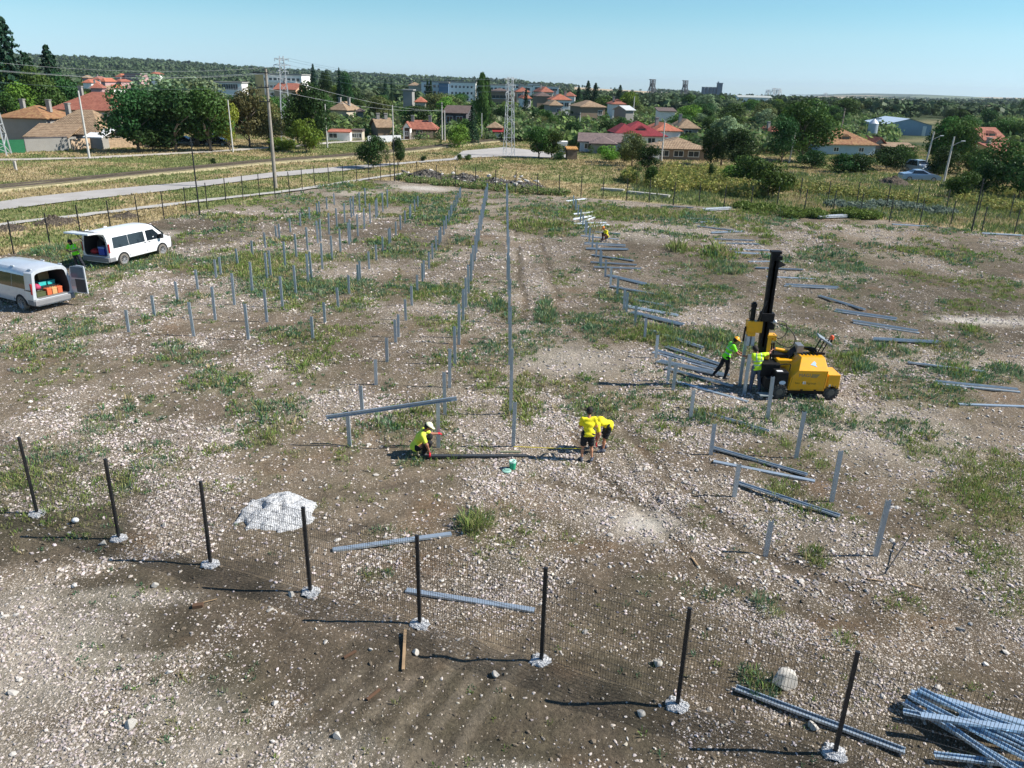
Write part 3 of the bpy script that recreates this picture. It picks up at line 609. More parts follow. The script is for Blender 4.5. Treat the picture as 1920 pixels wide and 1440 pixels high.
tallweeds([(1290,345,55,14),(1340,352,50,14),(1250,352,40,10),(1390,365,40,10),(1330,335,50,10),(1265,330,25,8),(1180,340,14,5)],'tall yellow green weeds thick behind the back fence, right of the middle',[(.38,.38,.10),(.31,.33,.10),(.44,.38,.14),(.23,.28,.08)],1.7)
tallweeds([(1520,358,50,9),(1580,365,50,8),(1480,352,20,8),(1640,372,45,8),(1700,378,50,8),(1850,385,40,14),(1900,395,30,14),(1865,360,30,10)],'tall pale weeds with yellow tops behind the right back fence',[(.38,.38,.11),(.30,.33,.10),(.24,.30,.10),(.42,.38,.15)],1.1,150)
tallweeds([(1610,392,30,4),(1665,388,40,5),(1700,392,30,4),(1570,388,20,4),(1760,400,30,4)],'grey blue low scrub along the right back fence',[(.26,.31,.25),(.21,.26,.21),(.16,.21,.15)],.7,160)
tallweeds([(1450,398,30,6),(1480,403,30,6),(1430,395,14,4),(1590,404,30,4),(1620,408,30,4),(1400,392,20,5),(1530,406,16,4)],'bright green bushy weeds at the foot of the back fence on the right',[(.18,.26,.06),(.23,.30,.08),(.14,.21,.05)],.75,260,.09)
tallweeds([(790,342,30,3),(840,347,30,3),(890,351,34,4),(940,356,34,4),(990,360,36,4),(1040,364,30,3),(760,336,16,3),(850,338,20,2),(915,343,20,2)],'green and dry scrub growing over and before the rubble heaps',[(.16,.24,.07),(.24,.26,.11),(.13,.20,.07),(.30,.26,.15)],.7,170,.09)
tallweeds([(240,272,14,2),(225,273,10,2),(252,274,12,2)],'green shrubs against the stone wall at left',[(.08,.13,.05),(.11,.15,.06)],1.6,300,.14)
# ================================================================ TREES
def crown_mesh(name,kind,nq,leaf,seed):
    r=np.random.default_rng(seed); P=[];Nn=[]
    if kind in('broad','round','bush','sparse'):
        k={'broad':17,'round':12,'bush':14,'sparse':22}[kind]; lob=[]
        for i in range(k):
            a=r.uniform(0,6.28); zt=r.uniform(.0,1)
            if kind=='bush': zc=.12+.62*zt; rad=.34*math.sqrt(max(.05,1-(zt*.9)**2)); sz=r.uniform(.17,.27)
            elif kind=='round': zc=.36+.44*zt; rad=.26*math.sin(math.pi*(.15+.8*zt)); sz=r.uniform(.17,.25)
            elif kind=='sparse': zc=.25+.62*zt; rad=.34*math.sin(math.pi*(.12+.8*zt)); sz=r.uniform(.07,.15)
            else: zc=.26+.56*zt; rad=.33*math.sin(math.pi*(.18+.72*zt)); sz=r.uniform(.13,.23)
            rr=rad*r.uniform(.35,1.05); lob.append((rr*math.cos(a),rr*math.sin(a),zc,sz*r.uniform(.85,1.15),sz*.8))
        w=np.array([l[3]**2 for l in lob]); w/=w.sum(); ids=r.choice(k,nq,p=w)
        L=np.array(lob)[ids]; d=r.normal(0,1,(nq,3)); d/=np.linalg.norm(d,axis=1)[:,None]; rad=r.uniform(.62,1.08,nq)**.7
        P=np.stack([L[:,0]+d[:,0]*L[:,3]*rad,L[:,1]+d[:,1]*L[:,3]*rad,L[:,2]+d[:,2]*L[:,4]*rad],1); Nn=d
    elif kind=='poplar':
        t=r.random(nq); zc=.06+.92*t; prof=.5*np.sin(np.pi*np.clip(.12+.83*t,0,1))**.7; a=r.uniform(0,6.28,nq); lobes=1+.35*np.sin(a*3+t*9)+.2*np.sin(a*5-t*17); rr=prof*lobes*r.uniform(.6,1,nq)
        P=np.stack([rr*np.cos(a),rr*np.sin(a),zc],1); Nn=np.stack([np.cos(a),np.sin(a),np.full(nq,.4)],1)
    elif kind=='fir':
        lv=17; i=r.integers(0,lv,nq); t=(i+r.uniform(0,.35,nq))/lv; t=t**.9; R=.5*(1-t)**.85+.02; na=7; br=r.integers(0,na,nq); a=br*6.283/na+i*2.4+r.normal(0,.14,nq); u=r.random(nq)**.6
        rr=R*u*(1+.25*np.sin(br*3.1+i)); P=np.stack([rr*np.cos(a),rr*np.sin(a),.10+.9*t-.10*u*R*2+r.normal(0,.006,nq)],1); Nn=np.stack([np.cos(a)*.5,np.sin(a)*.5,np.ones(nq)],1)
    Nn=Nn/np.linalg.norm(Nn,axis=1)[:,None]+r.normal(0,.55,(nq,3)); Nn/=np.linalg.norm(Nn,axis=1)[:,None]
    u=np.cross(Nn,r.normal(0,1,(nq,3))); u/=np.linalg.norm(u,axis=1)[:,None]; v=np.cross(Nn,u)
    s=leaf*r.uniform(.6,1.35,(nq,1)); asp=r.uniform(.5,.9,(nq,1)); zs=1.0 if kind in('poplar','fir') else 1.0
    Q=np.stack([P-u*s,P-v*s*asp,P+u*s*.9,P+v*s*asp],1)
    Q[...,2]=np.maximum(Q[...,2],0.0)
    val=np.clip(.8+.5*(fbm(P[:,0]*5+seed,P[:,1]*5+P[:,2]*7,1,seed)-.35)+r.normal(0,.12,nq),.45,1.35); hue=r.normal(0,.05,nq)
    C=np.stack([val*(1+hue),val,val*(1-hue)],1)
    return mesh_np(name,Q.reshape(-1,3),np.arange(nq*4).reshape(-1,4),False,np.repeat(C,4,0))
def trunk_mesh(kind,seed):
    r=random.Random(seed); mb=MB()
    top={'broad':.62,'round':.6,'bush':.35,'sparse':.8,'poplar':.9,'fir':.95}[kind]
    R=.022 if kind!='bush' else .014
    pts=[(0,0,-.02)]; x=y=0
    for i in range(1,7):
        x+=r.uniform(-.012,.012);y+=r.uniform(-.012,.012); pts.append((x,y,top*i/6))
    mb.tube(pts,[R*1.25]+[R*(1-i/7.5) for i in range(1,7)],7)
    if kind in('broad','round','sparse','bush'):
        for k in range(9):
            i=r.randint(1,4); a=r.uniform(0,6.28); L=r.uniform(.18,.32); p=Vector(pts[i]); q=p+Vector((math.cos(a)*L*.5,math.sin(a)*L*.5,L*.45)); e_=q+Vector((math.cos(a+.3)*L*.45,math.sin(a+.3)*L*.45,L*.35))
            mb.tube([p,q,e_],[R*.55,R*.35,R*.12],5)
    me=bpy.data.meshes.new('trunk'); me.from_pydata(mb.v,[],mb.f); me.polygons.foreach_set('use_smooth',[True]*len(me.polygons)); return me
BARK=M_('bark',(.13,.105,.08),.95,0,.3,6,bmp=.03)
PROTO={}
for kind,nq,leaf,nv in (('broad',5200,.020,4),('round',3600,.024,2),('bush',3400,.026,3),('sparse',2300,.016,2),('poplar',3600,.034,1),('fir',4200,.024,2)):
    PROTO[kind]=[(crown_mesh('crown',kind,nq,leaf,100+i*7+len(kind)),trunk_mesh(kind,200+i)) for i in range(nv)]
LG={'green':leafmat('leaf_green','#4f6b35'),'dark':leafmat('leaf_dark','#3b5730'),'bright':leafmat('leaf_bright','#72933c'),'olive':leafmat('leaf_olive','#6f7a4b'),'yellow':leafmat('leaf_yellowish','#92993f'),'brown':leafmat('leaf_brownish','#6f6c46'),'silver':leafmat('leaf_silver','#82946f'),'fir':leafmat('leaf_conifer','#32503a')}
for ms in PROTO.values():
    for c_,t_ in ms: c_.materials.append(LG['green']); t_.materials.append(BARK)
def tree(px,D,pytop,wpx,kind='broad',tone='green',label=None,group=None,base=None,name=None,py=None,small=False):
    if py is not None: b=gp(px,py); D=b.y
    else:
        b=at(px,400,D); 
    z=float(tz(b.x,b.y)); b=Vector((b.x,b.y,z))
    if py is None:   # refine x for the true ground height
        for _ in range(3):
            qx,qy=proj(b); b.x+=(px-qx)/ppm(D)
    h=max(1.0,hgt(b,pytop)); w=wpx/ppm(D)
    cm,tm=random.choice(PROTO[kind])
    sw=w/.86 if kind in('broad','round','bush','sparse') else w
    nm=name or {'fir':'conifer_tree','poplar':'poplar_tree','bush':'bush','sparse':'sparse_tree'}.get(kind,'broadleaf_tree')
    rz=random.uniform(0,6.28)
    if group is None and label is None: raise ValueError
    t=empty(nm,b,rz,label,{'bush':'bush','fir':'conifer','poplar':'poplar'}.get(kind,'tree'),group); t.scale=(sw,sw*random.uniform(.9,1.1),h/(.97 if kind!='broad' else .96))
    c=link('crown',cm,None,t); c.material_slots[0].link='OBJECT'; c.material_slots[0].material=LG[tone]
    link('trunk',tm,None,t)
    TREES.append((px,D,pytop,wpx)); return t
TREES=[]
B_='bush'
# --- trees one can tell apart
tree(40,150,33,112,'fir','fir','tallest dark conifer, rising against the sky at far left')
tree(6,150,55,92,'fir','fir','dark conifer at the left edge beside the tallest one')
tree(112,160,86,80,'fir','fir','slim conifer against the sky right of the tallest one, upper left')
tree(72,152,100,84,'fir','fir','shorter dark conifer tucked between the tall ones at upper left')
GL='broadleaf trees in the grove at upper left'
GN=['directly below the tallest conifer','right of the tallest conifer','right end of the grove, under the slim conifer','light green, in the middle of the grove','light green, right of the middle of the grove','light green, at the left edge of the photo','rightmost of the grove, beyond the red roof','dark, behind the two farmhouse chimneys','dark round one directly left of the red hip roof']
for gi,a in enumerate( [(18,150,108,90,'broad','green'),(75,145,118,86,'broad','green'),(120,150,130,80,'broad','dark'),(58,142,152,95,'broad','bright'),(100,143,158,80,'broad','green'),(5,150,150,80,'broad','bright'),(140,155,138,60,'broad','dark'),(25,140,172,70,'broad','green'),(128,150,168,60,'round','dark')]):
    tree(*a,label='broadleaf tree of the left grove, '+GN[gi],group=GL)
tree(305,122,138,150,'broad','silver','large silvery green tree, middle of the big tree mass at upper left')
tree(372,122,141,150,'broad','silver','broad silvery tree right of the middle of the big tree mass, upper left')
tree(262,110,158,120,'broad','dark','dark full tree whose crown reaches the ground right of the stone wall')
tree(330,112,160,130,'broad','dark','dark tree standing in front of the big silvery one, above the parked dark cars')
tree(395,114,160,110,'broad','green','green tree at the right end of the big tree mass, upper left')
tree(285,112,200,90,'bush','dark','dark low tree at the foot of the big tree mass beside the stone wall')
tree(432,116,186,56,'broad','yellow','yellowish green tree right of the big tree mass')
tree(468,122,162,84,'broad','brown','tree with brownish foliage left of the big wooden pole')
tree(505,124,182,64,'broad','brown','brownish green tree just right of the big wooden pole')
tree(560,128,186,84,'broad','green','green tree right behind the lattice pylon with shrubs at its foot')
tree(588,122,150,92,'broad','dark','very dark tall tree right of the left lattice pylon')
tree(575,116,205,50,'bush','bright','bright green shrub tree at the foot of the very dark tall tree')
tree(530,118,252,60,'bush','bright','low bright green bushes at the foot of the lattice pylon')
tree(150,128,216,28,'bush','dark','bush in front of the windows of the red roofed house')
tree(215,128,206,36,'bush','dark','dark slim bush before the right corner of the red roofed house')
tree(700,None,236,58,'bush','dark','dense dark bush tree beside the road near the fence corner',py=316)
tree(748,None,256,36,'broad','dark','smaller slim tree beside the road at the tall black mast',py=311)
tree(724,None,266,26,'sparse','olive','thin half bare tree between the two roadside trees',py=312)
tree(1010,None,236,62,'broad','green','bushy green tree right of the middle lattice pylon, left half of the pair',py=297)
tree(1035,None,240,54,'broad','green','bushy green tree left of the little orange roofed shed',py=298)
tree(903,165,139,28,'poplar','green','tall slim poplar standing above the town skyline')
tree(912,170,148,20,'poplar','dark','second poplar stem close behind the tall slim poplar')
tree(886,140,196,34,'fir','fir','dark conifer below the poplar beside the dark house')
tree(862,132,226,42,'bush','bright','bright round bush in front of the dark house')
tree(1352,112,216,86,'broad','silver','big grey green tree right of the tan hip roofed house')
tree(1380,104,240,88,'broad','dark','dark tree over the end of the ruined tile roof')
tree(1330,106,236,50,'broad','dark','dark tree directly behind the end of the ruined tile roof')
tree(1440,None,284,84,'bush','green','large dense green bush behind the back fence, right of centre',py=372)
tree(1400,86,282,78,'bush','green','green bush left behind the largest dense bush by the back fence')
tree(1375,90,300,60,'bush','bright','lighter bush left of the dense bush behind the back fence')
tree(1500,122,184,118,'broad','green','tallest broad tree right of centre with its top in the far hills')
tree(1465,118,215,66,'broad','dark','dark tree left under the tallest broad tree')
tree(1520,112,272,58,'bush','dark','rounded dark bush left of the dark hedge')
tree(1580,106,282,62,'bush','dark','dark dense hedge bush, left one before the tiled hip roof')
tree(1615,106,280,62,'bush','dark','dark dense hedge bush, right one before the tiled hip roof')
tree(1660,112,262,60,'bush','dark','green bush right of the dark hedge behind the silver cars')
tree(1690,116,258,44,'bush','green','green bush above the upper silver car')
tree(1760,118,216,84,'broad','green','tall green tree behind the two leaning lamp poles')
tree(1795,112,222,70,'broad','green','broad green tree right of the leaning lamp poles')
tree(1770,106,262,66,'bush','dark','dark tree body behind the lamp poles near the cars')
tree(1820,108,270,60,'bush','green','green tree in front of the yellow house')
tree(1802,None,305,54,'bush','green','young round tree standing alone behind the right back fence',py=372)
tree(1868,None,258,100,'broad','green','large tree at the right edge casting dark shade',py=356)
tree(1908,None,270,80,'bush','dark','dark tree at the right edge of the photo',py=372)
tree(1845,86,288,60,'bush','dark','dark tree left of the large one at the right edge')
tree(1220,None,308,34,'round','green','small round headed tree on a bare stem behind the back fence',py=352)
tree(1193,None,300,26,'sparse','green','thin young tree left of the small round headed one',py=346)
tree(1330,None,300,15,'bush','dark','narrow dark bush in the tall yellow weeds',py=346)
tree(1185,108,246,58,'broad','olive','olive toned tree in front of the crimson roof')
tree(1215,102,268,60,'broad','dark','dark tree at the left end of the ruined tile roof')
tree(1137,112,264,42,'bush','bright','bright green bush before the brown roofed house')
tree(1170,112,268,34,'bush','green','green bush right of the bright one before the brown roofed house')
tree(1150,None,275,26,'sparse','brown','bare greyish shrub in the yard before the brown roofed house',py=300)
tree(1068,None,262,24,'sparse','olive','thin shrub behind the little orange roofed shed',py=282)
tree(1047,None,282,24,'bush','dark','dark shrub left of the little orange roofed shed',py=300)
tree(1107,None,272,14,'sparse','green','tiny sapling in the yard left of the bushes',py=292)
tree(1895,None,288,10,'sparse','brown','thin bare stem at the right edge',py=330)
for px,py,t_,wd,l in ((400,309,292,10,'small dark sapling in the grass behind the railway'),(795,None,0,0,''),):
    if py: tree(px,None,t_,wd,'bush','dark',l,py=py)
tree(795,None,296,12,'bush','dark','small round bush beside the road bend',py=303)
tree(862,None,288,14,'bush','green','low green bush by the road, left one',py=301)
tree(877,None,287,16,'bush','green','low green bush by the road, right one',py=301)
tree(825,None,254,12,'sparse','green','thin sapling in front of the pair of poles',py=272)
tree(985,235,165,20,'fir','fir','pointed dark conifer amid the red roofs')
for px,D,t_,wd in ((1100,300,152,32),(1114,300,156,30),(1083,280,162,24),(1160,330,160,30)):
    tree(px,D,t_,wd,'fir','fir',f'tall dark conifer behind the town houses, {ORD[(1083,1100,1114,1160).index(px)]} from the left of its cluster',group='dark conifers behind the town houses')
for px,D,t_,wd in ((592,250,121,26),(612,260,132,34),(648,240,133,34),(640,230,128,22),(735,300,142,8),(724,280,150,20)):
    tree(px,D,t_,wd,'fir' if wd<30 else 'broad','fir' if wd<30 else 'dark',f'dark tree on the skyline behind the very dark tree, {ORD[(592,612,640,648,724,735).index(px)]} from the left',group='dark trees behind the left part of the town')
for px in (802,808): tree(px,330,152,7,'poplar','dark',f'thin dark poplar before the white apartment blocks, {"left" if px==802 else "right"} of the two',group='thin poplars before the white apartment blocks')
# ================================================================ STEEL POSTS IN ROWS
def cprof(L,wd=.11,fl=.065,t=.005):
    mb=MB(); mb.box(-wd/2,wd/2,0,t,0,L); mb.box(-wd/2,-wd/2+t,t+.0003,fl,0,L); mb.box(wd/2-t,wd/2,t+.0003,fl,0,L)
    mb.box(-wd/2+t+.0003,-wd/2+.02,fl-t,fl-.0003,0,L); mb.box(wd/2-.02,wd/2-t-.0003,fl-t,fl-.0003,0,L); return mb
def pmesh(L,**k):
    mb=cprof(L,**k); me=bpy.data.meshes.new('steel_profile'); me.from_pydata(mb.v,[],mb.f); me.materials.append(G); return me
PS=pmesh(1.30); PT=pmesh(1.83)
def post(x,y,me,h,label,group):
    o=link('steel_post',me); o.location=(x,y,float(ground_z(x,y))-(1.30-h if me is PS else 1.83-h)); o.rotation_euler=(random.gauss(0,.008),random.gauss(0,.010),random.gauss(0,.05)); tag(o,label,'post',group); return o
def yseq(y0,n,s=2.43,gap=.72):
    out=[];y=y0
    for i in range(n):
        out.append(y); y+= gap if i%5==4 else s
    return out
HS,HT=.98,1.50
ROWS=[((240,624),(626,385),18,'short','leftmost row'),((362,631),(640,421),18,'tall','second row from the left'),((467,637),(639,472),18,'tall','third row from the left'),((586,637),(715,476),18,'short','fourth row from the left'),
 ((655,834.5),(793,527),26,'short','fifth row from the left'),((822,840),(873,578),26,'tall','sixth row from the left'),((961,841),(950,378),26,'tall','single middle row')]
for (a,b,n_,kind,nm) in ROWS:
    A=gp(*a);B=gp(*b); sl=(B.x-A.x)/(B.y-A.y)
    for i,y in enumerate(yseq(A.y,n_,2.455,.72)):
        y+=random.gauss(0,.04) if i else 0
        post(A.x+sl*(y-A.y)+random.gauss(0,.02),y,PS if kind=='short' else PT,(HS if kind=='short' else HT)+random.gauss(0,.03),f'{ORD[i]} steel post from the near end of the {nm}',f'{kind} galvanised steel posts of the {nm}')
# the assembled frame: inclined beam resting on the first posts of rows five and six
pa=gp(655,834.5); pb=gp(822,840)
za=HS+.02; zb=HT
def beam_obj(A,B,label,group=None,L=None,roll=0.0,w=.12):
    A=Vector(A);B=Vector(B); d=B-A; L=L or d.length; me=BM.get((round(L,1),w))
    if me is None:
        me=pmesh(round(L,1),wd=w,fl=.05); BM[(round(L,1),w)]=me
    o=link('steel_beam',me); o.location=A; q=d.to_track_quat('Z','Y'); o.rotation_mode='QUATERNION'
    from mathutils import Quaternion
    o.rotation_quaternion=q@Quaternion((0,0,1),roll); tag(o,label,'beam',group); return o
BM={}
dx=(pb-pa); s_=(zb-za)/dx.x
A0=Vector((pa.x-.62,pa.y-.04,za-.62*s_+.03)); B0=Vector((pb.x+.55,pb.y-.04,zb+.55*s_+.03))
bo=beam_obj(A0,B0,'inclined galvanised beam bolted across two posts above the crouching worker'); 
for p_ in (0,): 
    up=Vector((0,0,1)); d=(B0-A0).normalized(); yv=Vector((0,-1,0)); xv=yv.cross(d).normalized(); yv=d.cross(xv)
    mm=Matrix((( xv.x,yv.x,d.x),(xv.y,yv.y,d.y),(xv.z,yv.z,d.z))); bo.rotation_mode='XYZ'; bo.rotation_euler=mm.to_euler()
# right side: short row and the few tall posts already driven
HB=[(1437,1035),(1377,930),(1333,852),(1295,785),(1262,732),(1252,716),(1230,672),(1209,637),(1190,614),(1174,587),(1170,582),(1157,554),(1145,535),(1135,519)]
lst=[gp(*p) for p in HB]; 
yy=lst[-1].y; xx=lst[-1].x; E2_=gp(1076,390); sl=(E2_.x-xx)/(E2_.y-yy); k=0
while yy<E2_.y-1:
    yy+= .72 if (k%5)==1 else 2.455; k+=1; lst.append(Vector((xx+sl*(yy-lst[13].y),yy,0)))
for i,p in enumerate(lst): post(p.x,p.y,PS,HS+random.gauss(0,.02),f'{ORD[i]} short steel post from the near end beside the laid out beams','short galvanised posts beside the laid out beams')
for i,p in enumerate([(1642,1044),(1560,941),(1493,858),(1440,785),(1396,737)]):
    p=gp(*p); post(p.x,p.y,PT,HT,f'{ORD[i]} tall steel post from the near end leading to the yellow machine','tall galvanised posts leading to the yellow machine')
# beams lying on the ground: (x1,y1)->(x2,y2), how many side by side
LY=[(1413,1306,1672,1404,1,'lying alone at the lower right behind the front fence'),(630,1032,852,1001,1,'lying behind the front fence near its fifth post, pointing up to the right'),(757,1106,997,1143,1,'lying behind the fifth and sixth fence posts, pointing down to the right')]
RH=[(1380,906,1573,970,1),(1335,865,1523,900,1),(1333,841,1507,888,1),(1297,768,1440,811,1),(1268,716,1400,752,1),(1252,694,1372,727,1),(1236,680,1358,706,2),(1234,662,1335,690,2),(1260,655,1335,680,1),(1240,628,1296,646,2),(1186,590,1280,613,2),(1175,577,1263,593,2),(1168,561,1252,576,2),(1150,540,1230,555,2),(1147,520,1205,534,2),
 (1116,503,1200,505,1),(1110,493,1188,497,1),(1117,479,1180,488,2),(1102,468,1172,469,2),(1100,457,1165,461,2),(1095,442,1155,448,1),(1093,434,1132,437,1)]
WH=[(1090,428,1128,424,2),(1086,421,1130,419,2),(1076,413,1112,406,2),(1092,417,1118,408,1),(1077,403,1094,401,2),(1064,379,1098,374,2)]
RC=[(1800,760,1925,764,1),(1775,722,1890,733,2),(1720,684,1832,696,2),(1655,640,1745,644,2),(1612,608,1710,622,2),(1573,584,1666,599,2),(1540,559,1610,579,1),(1482,537,1558,542,2),(1448,520,1516,523,1),(1425,503,1500,506,2),(1412,490,1475,490,1),(1392,475,1450,477,2),(1380,468,1440,470,1),(1362,458,1412,459,1),(1350,450,1405,453,1),(1340,438,1388,436,2),(1312,426,1368,433,2),(1302,419,1343,416,1),(1295,411,1338,411,1)]
WB=galv('bright_galvanised',(.78,.82,.86),.45,.35)
def lay(x1,y1,x2,y2,n_,lab,grp,mat=None):
    A=gp(x1,y1);B=gp(x2,y2); A.z=float(ground_z(A.x,A.y))+.02; B.z=float(ground_z(B.x,B.y))+.02; d=(B-A).normalized(); pr=Vector((-d.y,d.x,0)); L=2.8
    c=(A+B)/2 if x2<1925 and x2-x1>40 else A+d*L/2
    for k in range(n_):
        off=pr*(.135*k-.065*(n_-1)); s=random.uniform(-.08,.08); A1=c-d*(L/2)+off+d*s; B1=c+d*(L/2)+off+d*s
        for q in (A1,B1): q.z=float(ground_z(q.x,q.y))+.05+.02*k
        word='' if n_==1 else ('nearer of the ' if k==0 else 'farther of the ')
        o=beam_obj(A1,B1,None,grp,L=2.8,w=(.12 if n_>1 else .14)*(1 if A.y<30 else 1.35)); dd=(B1-A1).normalized(); flip=random.choice((1,-1)) if mat is None else 1
        yv=Vector((0,0,1.0*flip)); xv=yv.cross(dd).normalized(); yv=dd.cross(xv); mm=Matrix(((xv.x,yv.x,dd.x),(xv.y,yv.y,dd.y),(xv.z,yv.z,dd.z))); o.rotation_mode='XYZ'; o.rotation_euler=mm.to_euler()
        if mat: o.material_slots[0].link='OBJECT'; o.material_slots[0].material=mat
        o['label']=lab%word
for q in LY: lay(*q[:5],'galvanised beam, %s'+q[5],None)
for i,q in enumerate(RH): lay(*q,f'beam, %s{ORD[i]} set from the near end left of the machine','galvanised beams laid out left of the machine')
for i,q in enumerate(WH): lay(*q,f'bright white beam, %s{ORD[i]} set beyond the far crouching worker','bright beams beyond the far crouching worker',WB)
for i,q in enumerate(RC): lay(*q,f'beam, %s{ORD[i]} set from the right edge behind the machine','galvanised beams in the column behind the machine')
GB='beams by the back fence'
lay(1243,387,1298,390,2,'bluish beam, %sset by the back fence left of the white pile',GB); lay(1484,402,1523,404,2,'bluish beam, %sset between the two white piles at the back fence',GB); lay(1676,421,1742,425,2,'bluish beam, %sset at the foot of the right back fence',GB); lay(1842,439,1960,446,2,'bright beam, %sset at the right edge near the back fence',GB,WB)
for cx,cy,lb in ((1343,395,'left'),(1558,409,'right')):
    c=gp(cx,cy)
    for k in range(6):
        a=.35+random.gauss(0,.06); d=Vector((math.cos(a),math.sin(a),0)); off=Vector((-d.y,d.x,0))*(.17*(k%3)-.17); z=.06+.13*(k//3)
        beam_obj(c-d*1.3+off+Vector((0,0,z)),c+d*1.3+off+Vector((0,0,z+.03)),f'white beam in the {lb} of two white piles at the back fence',f'white beams of the {lb} pile at the back fence',L=2.8).material_slots[0].link='OBJECT'
        o=bpy.context.scene.collection.objects[-1]; o.material_slots[0].material=WB
# heap of beams at the lower right corner (clearly seen channel sections)
HP=[((1706,1302),(1960,1398),.02,0),((1714,1316),(1960,1412),.16,1),((1722,1308),(1965,1385),.10,0),((1692,1326),(1900,1452),.04,1),((1700,1322),(1930,1450),.15,1),((1716,1318),(1945,1440),.24,1),((1691,1345),(1940,1402),.05,1),((1716,1375),(1960,1412),.36,0),((1750,1425),(1960,1452),.03,1),((1730,1348),(1900,1470),.12,1),((1790,1366),(2000,1470),.20,1)]
HB_=galv('new_galvanised',(.52,.66,.78),.28,.55)
for i,(a,b,z,fl) in enumerate(HP):
    A=gp(*a);B=gp(*b); d=(B-A).normalized(); B=A+d*2.9; A.z=z+.06;B.z=z+.09
    o=beam_obj(A,B,f'bluish steel channel, {ORD[i]} laid in the heap at the lower right corner','galvanised channels heaped at the lower right corner',L=2.9)
    dd=(B-A).normalized(); yv=Vector((0,0,1 if fl else -1)); xv=yv.cross(dd).normalized(); yv=dd.cross(xv); mm=Matrix(((xv.x,yv.x,dd.x),(xv.y,yv.y,dd.y),(xv.z,yv.z,dd.z))); o.rotation_mode='XYZ'; o.rotation_euler=mm.to_euler()
    o.material_slots[0].link='OBJECT'; o.material_slots[0].material=HB_
# dark beam between the yellow shirted men, spirit level, tape, tins
A=gp(800,859);B=gp(985,859); d=(B-A).normalized(); A.z=B.z=.10
o=beam_obj(A,A+d*2.85,'dark beam lying between the two groups in yellow shirts',L=2.85,w=.13)
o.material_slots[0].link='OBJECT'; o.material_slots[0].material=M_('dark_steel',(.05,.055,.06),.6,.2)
yv=Vector((0,0,-1)); xv=yv.cross(d).normalized(); yv=d.cross(xv); mm=Matrix(((xv.x,yv.x,d.x),(xv.y,yv.y,d.y),(xv.z,yv.z,d.z))); o.rotation_mode='XYZ'; o.rotation_euler=mm.to_euler()
A=gp(938,857);B=gp(976,857); A.z=B.z=.155; mb=MB(); mb.bar(A+Vector((0,.03,0)),B+Vector((0,.03,0)),.05,.05); tag(mb.build('spirit_level',M_('level_olive',(.30,.30,.18),.5),bevel=.004),'olive spirit level resting on the right end of the dark beam','spirit level')
A=gp(963,843);B=gp(1092,848); A.z=.10;B.z=.12; mb=MB(); mb.tube([A,(A+B)/2+Vector((0,0,-.015)),B],.012,4); tag(mb.build('tape_measure',M_('tape_yellow','#e8d02a',.5)),'yellow measuring tape stretched from the steel post to the standing man','tape')
p=gp(961,880); t=empty('paint_pot',(p.x,p.y,float(ground_z(p.x,p.y))+.0),0,'small green pot with a pale open top on the soil below the dark beam','pot')
mb=MB(); mb.lathe((0,0,0),(0,0,1),[(0,.001),(0,.085),(.2,.10),(.205,.095),(.03,.08),(.03,.001)],16); mb.build('pot_body',M_('pot_green','#1f9a74',.45),t,ang=40)
mb=MB(); mb.lathe((0,0,.2),(0,0,1),[(0,.096),(.05,.10),(.055,.07),(.03,.04)],14); mb.build('rim',M_('pot_rim','#b9e6d4',.5),t,ang=40)
p=gp(950,885); mb=MB(); mb.lathe((0,0,0),(0,0,1),[(.0,.12),(.04,.135),(.06,.09),(.05,.001)],14); mb.box(-.05,.09,-.03,.05,.05,.08); o=mb.build('pot_lid',M_('lid_grey_green','#8fb9a9',.5),bevel=.005); o.location=(p.x,p.y,float(ground_z(p.x,p.y))); tag(o,'flat grey green lid lying left of the green pot','lid')
# stakes, rods, wood
def stick(name,a,b,za,zb,w,mat,label,cat):
    A=gp(*a);B=gp(*b); A.z=float(ground_z(A.x,A.y))+za; B.z=float(ground_z(B.x,B.y))+zb; mb=MB(); mb.bar(A,B,w,w*.7); tag(mb.build(name,mat,bevel=.004),label,cat)
stick('wooden_stake',(760,1190),(756,1258),.09,.06,.055,M_('new_wood','#9c8262',.8,0,.2,5),'light wooden stake lying on the soil in front of the fifth fence post','stake')
stick('thin_rod',(1706,1020),(1660,1075),.35,.02,.025,BLACKP,'thin dark rod leaning out of the ground right of the last tall post','rod')
stick('thin_rod',(1660,1076),(1598,1095),.02,.02,.02,BLACKP,'dark rod lying on the ground left of the leaning one','rod')
stick('wooden_stick',(1625,1087),(1655,1091),.03,.03,.03,M_('new_wood','#9c8262',.8,0,.2,5),'short pale stick, left of two on the ground at lower right','stick')
stick('wooden_stick',(1698,1093),(1730,1102),.03,.03,.03,M_('new_wood','#9c8262',.8,0,.2,5),'short pale stick, right of two on the ground at lower right','stick')
stick('wooden_stick',(1297,1043),(1309,1060),.03,.03,.04,M_('new_wood','#9c8262',.8,0,.2,5),'pale wood piece left of the nearest short post on the right','stick')
stick('wooden_stick',(358,1140),(408,1128),.03,.05,.02,M_('new_wood','#9c8262',.8,0,.2,5),'dry stalk on the dark bare soil at lower left','stick')
stick('wood_scrap',(645,1235),(668,1225),.03,.05,.05,M_('bark_scrap','#5c4330',.9),'brown bark scrap left of the wooden stake','scrap')
stick('wood_scrap',(688,1312),(712,1292),.03,.05,.05,M_('bark_scrap','#5c4330',.9),'brown bark scrap below and left of the wooden stake','scrap')
stick('wood_scrap',(362,1142),(382,1140),.04,.05,.10,M_('bark_scrap','#5c4330',.9),'reddish bark scrap on the bare soil at lower left','scrap')
stick('concrete_slab',(1128,357),(1170,360),.1,.1,.5,CONC,'long grey concrete slab in the grass behind the back fence, left piece','slab')
